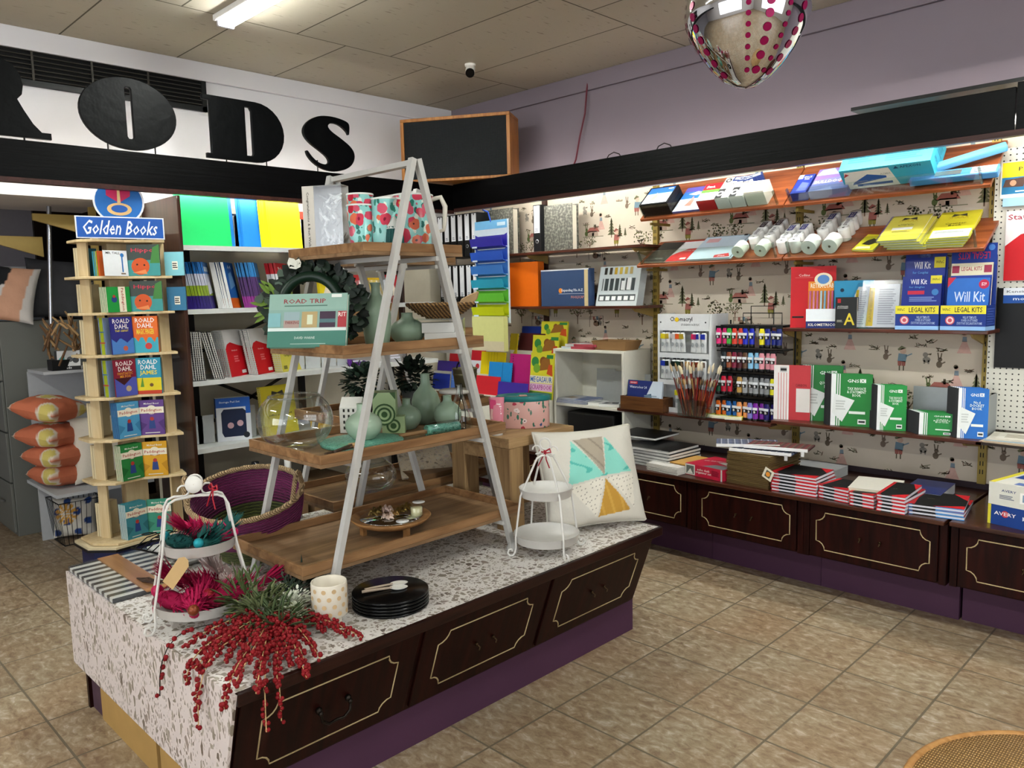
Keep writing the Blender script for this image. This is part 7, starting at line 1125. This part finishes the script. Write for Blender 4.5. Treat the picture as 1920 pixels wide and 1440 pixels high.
t=thing('paper_tag','buff paper luggage tag hanging from the upper tray of the filled stand','tag',(-2.33,.89,IT+.205),(0,38,35)); b=MB(); b.prism([(-.02,-.055),(.02,-.055),(.02,.04),(.008,.055),(-.008,.055),(-.02,.04)],0,.001,mc('#c0a070',.7)); b.T=Matrix(); b.build('tag_card',t).rotation_euler=(math.radians(90),0,0)
def bird(lb,x,y,z,rz,col,l=.13,glit=None,tilt=0,n=90):
    l*=1.12
    t=thing('feather_bird',lb,'ornament',(x,y,z),(0,tilt,rz)); b=MB(); m=mc(col,.8,0,.25,60)
    b.lathe([(.001,-.5),(.4,-.42),(.72,-.1),(.8,.15),(.55,.42),(.25,.5),(.001,.52)],m,12); b.v=[(zz*l*.75,xx*l*.22,yy*l*.22+l*.16) for xx,yy,zz in b.v]; b.ball((l*.42,0,l*.26),l*.12,mc(glit or col,.35,.3 if glit else 0),10); b.build('body',t)
    b=MB()
    for k in range(n):
        u=R.uniform(-.4,.35); a=R.uniform(-1.9,1.9); p=Vector((u*l,.16*l*math.sin(a),l*.16+.14*l*math.cos(a))); d=Vector((-1,math.sin(a)*.8,math.cos(a)*.8+R.uniform(-.1,.5))).normalized(); L2=l*R.uniform(.2,.45); s=Vector((R.uniform(-1,1),R.uniform(-1,1),R.uniform(-1,1)))*.005
        b.add([p,p+d*L2*.5+s+Vector((0,.004,0)),p+d*L2+s*2,p+d*L2*.5+s-Vector((0,.004,0))],[(0,1,2,3)],m)
    for k in range(n//2): a=R.uniform(-.5,.5); p=Vector((-l*.35,0,l*.16)); d=Vector((-1,a*.6,.3+R.uniform(-.15,.35))); b.add([p,p+d*l*.4+Vector((0,.006,0)),p+d*l*.75,p+d*l*.4-Vector((0,.006,0))],[(0,1,2,3)],m)
    b.build('feathers',t); return t
zl,zu=IT+.056,IT+.241
bird('magenta feathered bird at the left of the lower tray',-2.43,.91,zl,-160,'#a80f48',.15,tilt=-5); bird('magenta feathered bird with raised tail in the middle of the lower tray',-2.40,.98,zl,60,'#b01250',.15,tilt=30); bird('magenta feathered bird behind the white ones on the lower tray',-2.47,1.03,zl,120,'#a80f48',.15,tilt=15); bird('magenta feathered bird at the right of the lower tray',-2.34,1.06,zl,-100,'#a60e46',.15,'#8a1c20'); bird('magenta feathered bird at the front rim of the lower tray',-2.33,.94,zl,-30,'#a60e46',.13,'#7a3a20')
bird('white feathered bird at the right of the lower tray',-2.42,1.08,zl+.03,100,'#cfc0ba',.11,'#d8d4cc',35); bird('white feathered bird standing highest behind the lower tray',-2.48,1.06,zl+.05,120,'#d8d0cc',.09,'#1f6a64',60)
bird('teal glitter bird at the left of the upper tray',-2.44,.95,zu,-150,'#0f4a48',.12,'#1f8c98'); bird('teal glitter bird at the front of the upper tray',-2.36,1.01,zu,-60,'#0f4c48',.12,'#1f8c98'); bird('hot pink feathered bird at the back of the upper tray',-2.46,1.02,zu,110,'#c41a5c',.12,'#8a1c20',20); bird('hot pink feathered bird at the right of the upper tray',-2.41,1.06,zu,40,'#c01a58',.11)
# cushion with triangles
def intri(p,a,b_,c):
    s=lambda o,q,r_:(q[0]-o[0])*(r_[1]-o[1])-(q[1]-o[1])*(r_[0]-o[0]); A,B,C_=s(a,b_,p),s(b_,c,p),s(c,a,p); return (A>=0 and B>=0 and C_>=0) or (A<=0 and B<=0 and C_<=0)
O_=(.56,.48)
def gc(u,v,f):
    if not f: return '#c9c5ba'
    p=(u,v); e=.012
    for tri,c in (((( .30,.86),(.20,.42),O_),'t'),(((.32,.87),(.62,.88),O_),'b'),(((.64,.88),(.86,.50),O_),'t'),(((.20,.40),(.44,.08),(.55,.46)),'s'),(((.46,.08),(.80,.12),(.565,.455)),'g'),(((.84,.14),(.87,.48),(.58,.46)),'s')):
        if intri(p,*tri):
            if c=='t': return '#86cfc0' if math.sin(u*23+math.sin(v*31)*2)*math.sin(v*19+u*9)<.75 else '#4fb0a4'
            if c=='b': return '#a39887' if math.sin(u*40+v*30)<.9 else '#8a8072'
            if c=='g': return '#b98c34' if math.sin(u*60+v*15)<.7 else '#c79c44'
            return '#dcd7ca' if (math.sin(u*157+v*31)*math.sin(v*171-u*43))<.86 else '#4a463e'
    return '#cdc9be'
cu,pts=cushion('cushion','cream cushion with turquoise, taupe and gold triangles on the island end','' or .47,.43,.18,gc,(-2.05,2.55,IT+.015),(-20,0,66),n=110)
pp=MB().tube(pts[::4],.0045,mc('#c4c0b4',.8),6,True).build('piping',cu)
# pot, plates, spoons
t=thing('footed_pot','cream ceramic pot with beige dots on short peg feet','plant pot',(-2.055,1.238,IT)); PD=mc('#d8d0c0',.4); MB().lathe([(.001,.04),(.048,.04),(.054,.046),(.055,.145),(.0535,.148),(.050,.146),(.049,.06),(.001,.055)],PD,40).build('body',t)
for a in (.3,2.4,4.5): MB().tube([(.034*math.cos(a),.034*math.sin(a),0),(.034*math.cos(a),.034*math.sin(a),.042)],[.007,.0085],PD,12).build('peg_foot',t)
b=MB(); DM=mc('#c8aa80',.5)
for r_ in range(4):
    for k in range(11):
        a0=2*PI*(k+.5*(r_%2))/11; z=.058+.024*r_; b.add([((.0556)*math.cos(a0+.13*math.cos(q)),.0556*math.sin(a0+.13*math.cos(q)),z+.0072*math.sin(q)) for q in [2*PI*i/12 for i in range(12)]],[tuple(range(12))],DM)
b.build('dot_pattern',t)
p=thing('slate_plate','x','plate',(-2.06,1.47,IT),(0,0,0),'black round plates'); MB().lathe([(.001,0),(.122,0),(.126,.003),(.126,.007),(.123,.0095),(.001,.0095)],mc('#060708',.22,0,.3,200),56).build('plate_disc',p); stack(p,5,.0105,'glossy black round plate on the island, %s','stack',.002,5)
z5=IT+.053
spoon('white ceramic spoon with a beige handle on the black plates, left one',-2.055,1.455,z5,68,'#d8d6d0',.13,'#a89684'); spoon('white ceramic spoon with a beige handle on the black plates, right one',-2.075,1.475,z5+.001,78,'#d8d6d0',.13,'#a89684')
# striped board
def stripes():
    m,t,N,L,p=nt('mat_striped_board'); tc=N.new('ShaderNodeTexCoord'); s=N.new('ShaderNodeSeparateXYZ'); L.new(tc.outputs['Object'],s.inputs[0]); mu=N.new('ShaderNodeMath'); mu.operation='MULTIPLY'; mu.inputs[1].default_value=1/.054; L.new(s.outputs[0],mu.inputs[0]); fr=N.new('ShaderNodeMath'); fr.operation='FRACT'; L.new(mu.outputs[0],fr.inputs[0]); r=ramp(N,[(0,'#dcd9d0'),(.5,'#3c3f44')],'CONSTANT'); L.new(fr.outputs[0],r.inputs[0]); L.new(r.outputs[0],p.inputs['Base Color']); p.inputs['Roughness'].default_value=.25; return m
t=thing('striped_board','black and white striped marble board wrapped in film, corner of the island','board',(-3.02,.985,IT)); MB().box(-.235,.245,-.145,.145,0,.016,stripes()).build('marble_board',t,bev=.002)
w_=MB().box(-.24,.27,-.04,.035,.0162,.021,wood('mat_board_strip','#9a6a40','#b8855a',0,.4)).build('wooden_strip',t); MB().box(-.2355,.2455,-.1455,.1455,-.0,.0215,CP).build('film_wrapper',t)
b=MB(); 
for k in range(6): b.tube([(.12+.01*k,-.02,.024),(.17+.012*k,.0,.032+.004*(k%2)),(.24,.01+.008*k,.026)],.0025,mc('#3a2a20',.7),5)
b.build('twine',t); t=thing('small_spoon','white ceramic spoon rest lying on the striped board','spoon',(-2.80,1.06,IT+.024)); MB().lathe([(.001,0),(.025,.003),(.03,.010),(.028,.011),(.001,.006)],mc('#dcdad6',.3),24,sx=1.3).build('dish',t)
# white tray, wire rack on island back
t=thing('white_tray','flat white tray pack behind the filled tiered stand','tray',(-3.07,1.205,IT),(0,0,8)); MB().box(-.15,.15,-.07,.06,.03,.036,mc('#d4d4d2',.4)).build('tray_top',t); MB().add([(-.15,-.07,.03),(.15,-.07,.03),(.15,.06,.03),(-.15,.06,.03),(-.10,-.04,0),(.10,-.04,0),(.10,.04,0),(-.10,.04,0)],[(0,1,5,4),(1,2,6,5),(2,3,7,6),(3,0,4,7),(4,5,6,7)],mc('#c4c4c2',.4)).build('tray_base',t)
t=thing('wire_rack','black scrolled wire rack lying behind the filled tiered stand','rack',(-3.10,1.21,IT+.042),(0,0,16)); b=MB(); KW2=mc('#101113',.4,.4)
b.tube([(-.16,-.11,0),(.16,-.11,0),(.16,.11,0),(-.16,.11,0)],.004,KW2,6,True); b.build('outer_frame',t); b=MB()
for k in range(9): x=-.14+k*.035; b.tube([(x,-.11,0),(x,-.05,.03),(x,.05,.03),(x,.11,0)],.0025,KW2,5)
for k in range(4): b.tube([(-.12+.08*k+.03*math.cos(a),-.05+.03*math.sin(a),.035+.003*a) for a in [q*.5 for q in range(14)]],.0025,KW2,5)
b.build('scroll_wire',t)
# woven basket with handles
PU=woven('mat_weave_purple','#3a0c2c','#8a2a66',55); GN=woven('mat_weave_green','#2a3014','#6c7438',55); NT=woven('mat_weave_natural','#7a6242','#c0a47c',60,'DIAGONAL')
t=thing('woven_basket','large round woven basket, magenta above and olive below, with rope handles','basket',(-2.87,1.405,IT+.042)); bt=MB(); bp_=MB(); N_=20
for k in range(N_):
    s=k/(N_-1); r=.135+.075*math.sin(s*1.5)**.8; z=.008+.225*s; (bt if s<.42 else bp_).tube([(r*math.cos(a)*1.0,r*math.sin(a),z+.002*math.sin(a*26+k*PI)) for a in [2*PI*q/52 for q in range(52)]],.0072,GN if s<.42 else PU,6,True)
bt.lathe([(.001,.005),(.14,.005)],GN,30); bt.build('olive_base',t); bp_.build('magenta_band',t)
MB().tube([(.212*math.cos(a),.212*math.sin(a),.24+.002*math.sin(a*40)) for a in [2*PI*q/80 for q in range(80)]],[.011+.0015*math.sin(q*2.1) for q in range(80)],NT,8,True).build('rope_rim',t)
for a0 in (-2.2,.75):
    b=MB(); ph=[a0+(-.32+.64*q/14) for q in range(15)]; b.tube([(.212*math.cos(a),.212*math.sin(a),.242+.085*math.sin(PI*q/14)) for q,a in enumerate(ph)],.009,NT,8); b.build('handle',t)
t.rotation_mode='QUATERNION'; t.rotation_quaternion=Matrix.Rotation(math.radians(16),4,Vector((.71,.70,0))).to_quaternion()
# ---------- bouquet ----------
t=thing('berry_bouquet','artificial bouquet of red berries, fir and white blossom spilling over the island corner','bouquet',(0,0,0)); O=Vector((-2.20,1.13,IT+.045)); RB=mc('#7c0611',.6,0,.25,80); GD=mc('#c0a070',.5)
ends=[Vector((a,yy,c)) for (a,c),yy in (((-2.292,0.387),.80),((-2.071,0.422),.815),((-2.027,0.391),.80),((-1.857,0.509),.80),((-1.764,0.610),.79),((-2.111,0.487),.81))]
ends+=[Vector((xx,a,c)) for xx,(a,c) in ((-1.84,(0.901,0.411)),(-1.84,(0.945,0.423)),(-1.82,(0.929,0.529)),(-1.85,(1.032,0.516)),(-1.80,(0.860,0.548)))]
ends+=[Vector((a,c,IT+.02)) for a,c in ((-1.881,1.233),(-1.930,1.214),(-1.853,1.077),(-1.785,0.995),(-1.871,0.997),(-2.000,1.185),(-2.213,0.850),(-2.058,0.814),(-2.183,0.923),(-2.133,0.870),(-1.956,0.879),(-1.884,0.904),(-1.927,0.989),(-1.920,1.102),(-2.019,1.108),(-2.034,0.887),(-1.991,0.992))]
BALL=[]
for i in range(5):
    for j in range(8): a=PI*i/4; c=2*PI*j/8; BALL.append((math.sin(a)*math.cos(c),math.sin(a)*math.sin(c),math.cos(a)))
BF=[(i*8+j,i*8+(j+1)%8,(i+1)*8+(j+1)%8,(i+1)*8+j) for i in range(4) for j in range(8)]
for k,e in enumerate(ends):
    over=e.z<IT; mid=O.lerp(e,.55); mid.z=IT+.065+R.uniform(0,.02) if not over else IT+.055
    if over:
        mid=O.lerp(Vector((e.x,e.y,IT)),.72); mid.z=IT+.045
    pts=[]
    for q in range(13): s=q/12; pts.append(O*(1-s)**2+mid*2*s*(1-s)+e*s*s if not over else (O.lerp(mid,s/.55) if s<.55 else (mid*(1-((s-.55)/.45))**2+Vector((e.x,e.y,IT+.03))*2*((s-.55)/.45)*(1-(s-.55)/.45)+e*((s-.55)/.45)**2)))
    b=MB(); b.tube(pts,.0018,GD if k else mc('#241a16',.6),5); nb=54 if not k==0 else 14; s0=.25 if k else .55
    for q in range(nb):
        s=s0+(1-s0)*q/(nb-1); i_=min(11,int(s*12)); p=pts[i_].lerp(pts[i_+1],s*12-i_); off=Vector((R.gauss(0,1),R.gauss(0,1),R.gauss(0,1))).normalized()*(.018*(1.15-s*.8) if k else .008); c=p+off
        if c.z<IT+.006 and c.x<-1.855 and c.y>.825: c.z=IT+.007
        r=R.uniform(.0052,.0070)*(1 if k else 1.25); b.add([c+Vector(v)*r for v in BALL],BF,RB,True)
        if q%3==0: b.add([p,p+(c-p)*.9+Vector((.0006,0,0)),p+(c-p)*.9+Vector((0,.0008,.0008))],[(0,1,2)],GD)
    b.build('berry_spray',t)
for nm,col,c,rr,n,l,w in (('fir_foliage','#56663c',(-2.27,1.08,.585),.08,120,.07,.007),('fir_foliage','#6e7850',(-2.19,1.08,.575),.08,110,.06,.008),('fir_foliage','#4c5e3c',(-2.10,1.09,.56),.07,90,.07,.006),('blossom_cluster','#d0d4c4',(-2.14,1.165,.60),.045,150,.018,.009),('blossom_cluster','#c8ccb4',(-2.09,1.14,.585),.034,110,.018,.009),('foliage','#4c5e50',(-2.24,1.20,.60),.055,80,.03,.006),('foliage','#24352a',(-2.28,1.26,.575),.06,60,.06,.007)):
    b=MB(); m=mc(col,.6,0,.2,40)
    for i in range(n): u=Vector((R.gauss(0,1),R.gauss(0,1),abs(R.gauss(0,.6)))).normalized(); leaf(b,Vector(c)+u*rr*R.uniform(.2,1)*Vector((1,1,.6)).length/1.5,u+Vector((R.uniform(-.5,.5),R.uniform(-.5,.5),R.uniform(-.1,.4))),l*R.uniform(.7,1.2),w,m)
    b.build(nm,t)
# ---------- rattan stool, chrome ornament ----------
def rattan():
    m,t_,N,L,p=nt('mat_rattan_cane'); tc=N.new('ShaderNodeTexCoord'); pr=[]
    for ax in 'XY':
        w_=N.new('ShaderNodeTexWave'); w_.bands_direction=ax; w_.inputs['Scale'].default_value=55 if ax=='X' else 30; w_.inputs['Distortion'].default_value=.6; L.new(tc.outputs['Object'],w_.inputs[0]); pr.append(w_)
    mu=N.new('ShaderNodeMath'); mu.operation='MULTIPLY'; L.new(pr[0].outputs['Fac'],mu.inputs[0]); L.new(pr[1].outputs['Fac'],mu.inputs[1]); r=ramp(N,[(.05,'#7c5a2c'),(.5,'#c89e64'),(.9,'#ddbb84')]); L.new(mu.outputs[0],r.inputs[0]); L.new(r.outputs[0],p.inputs['Base Color']); p.inputs['Roughness'].default_value=.5
    bp=N.new('ShaderNodeBump'); bp.inputs['Strength'].default_value=.6; bp.inputs['Distance'].default_value=.004; L.new(mu.outputs[0],bp.inputs['Height']); L.new(bp.outputs[0],p.inputs['Normal']); return m
t=thing('rattan_stool','round rattan stool with a woven cane top at the bottom right corner','stool',(-.20,1.83,0)); RC=wood('mat_cane_rim','#9a6c3c','#b98a54',0,.4)
MB().lathe([(.001,.442),(.352,.442),(.352,.45),(.001,.452)],rattan(),56).build('cane_seat',t); MB().tube([(.357*math.cos(a),.357*math.sin(a),.445) for a in [2*PI*k/56 for k in range(56)]],.010,RC,10,True).build('seat_rim',t)
for a in (.8,2.37,3.94,5.5): MB().tube([(.28*math.cos(a),.28*math.sin(a),.438),(.33*math.cos(a),.33*math.sin(a),.012)],.013,RC,10).build('leg',t)
MB().tube([(.3*math.cos(a),.3*math.sin(a),.2) for a in [2*PI*k/40 for k in range(40)]],.009,RC,8,True).build('stretcher_ring',t)
t=thing('chrome_ornament','mirrored egg shaped hanging ornament with magenta sequin dots near the ceiling','hanging ornament',(-1.035,1.91,2.045),(0,0,0)); CH=mc('#d8dade',.03,1,0); 
prof=[(.001,0),(.025,.005),(.052,.02),(.085,.05),(.115,.088),(.14,.13),(.155,.175),(.15,.23),(.13,.285),(.095,.33),(.05,.362),(.018,.378),(.001,.38)]
MB().lathe(prof,CH,64).build('mirror_body',t).rotation_euler=(0,0,0)
b=MB(); SQ=mc('#8c0f48',.25,.3)
def egg(z):
    for (r0,z0),(r1,z1) in zip(prof,prof[1:]):
        if z0<=z<=z1: f=(z-z0)/(z1-z0); return r0+(r1-r0)*f,math.atan2(r1-r0,z1-z0)
for col in range(18):
    a0=2*PI*col/18
    if col%6 in (1,2): continue
    z=.03; b=MB()
    while z<.37:
        r,an=egg(z); s=.0065 if col%2 else .0105; n_=Vector((math.cos(a0)*math.cos(an),math.sin(a0)*math.cos(an),-math.sin(an))); u=Vector((-math.sin(a0),math.cos(a0),0)); v=n_.cross(u); c=Vector((r*math.cos(a0),r*math.sin(a0),z))+n_*.0016
        if r>.03: b.add([c+(u*math.cos(q)+v*math.sin(q))*s for q in [2*PI*i/14 for i in range(14)]],[tuple(range(14))],SQ)
        z+=.022 if col%2 else .027
    b.build('sequin_row',t)
MB().tube([(0,0,.38),(0,0,.966)],.0015,mc('#9a9a9a',.4),5).build('hanging_thread',t)
# check: drop nothing
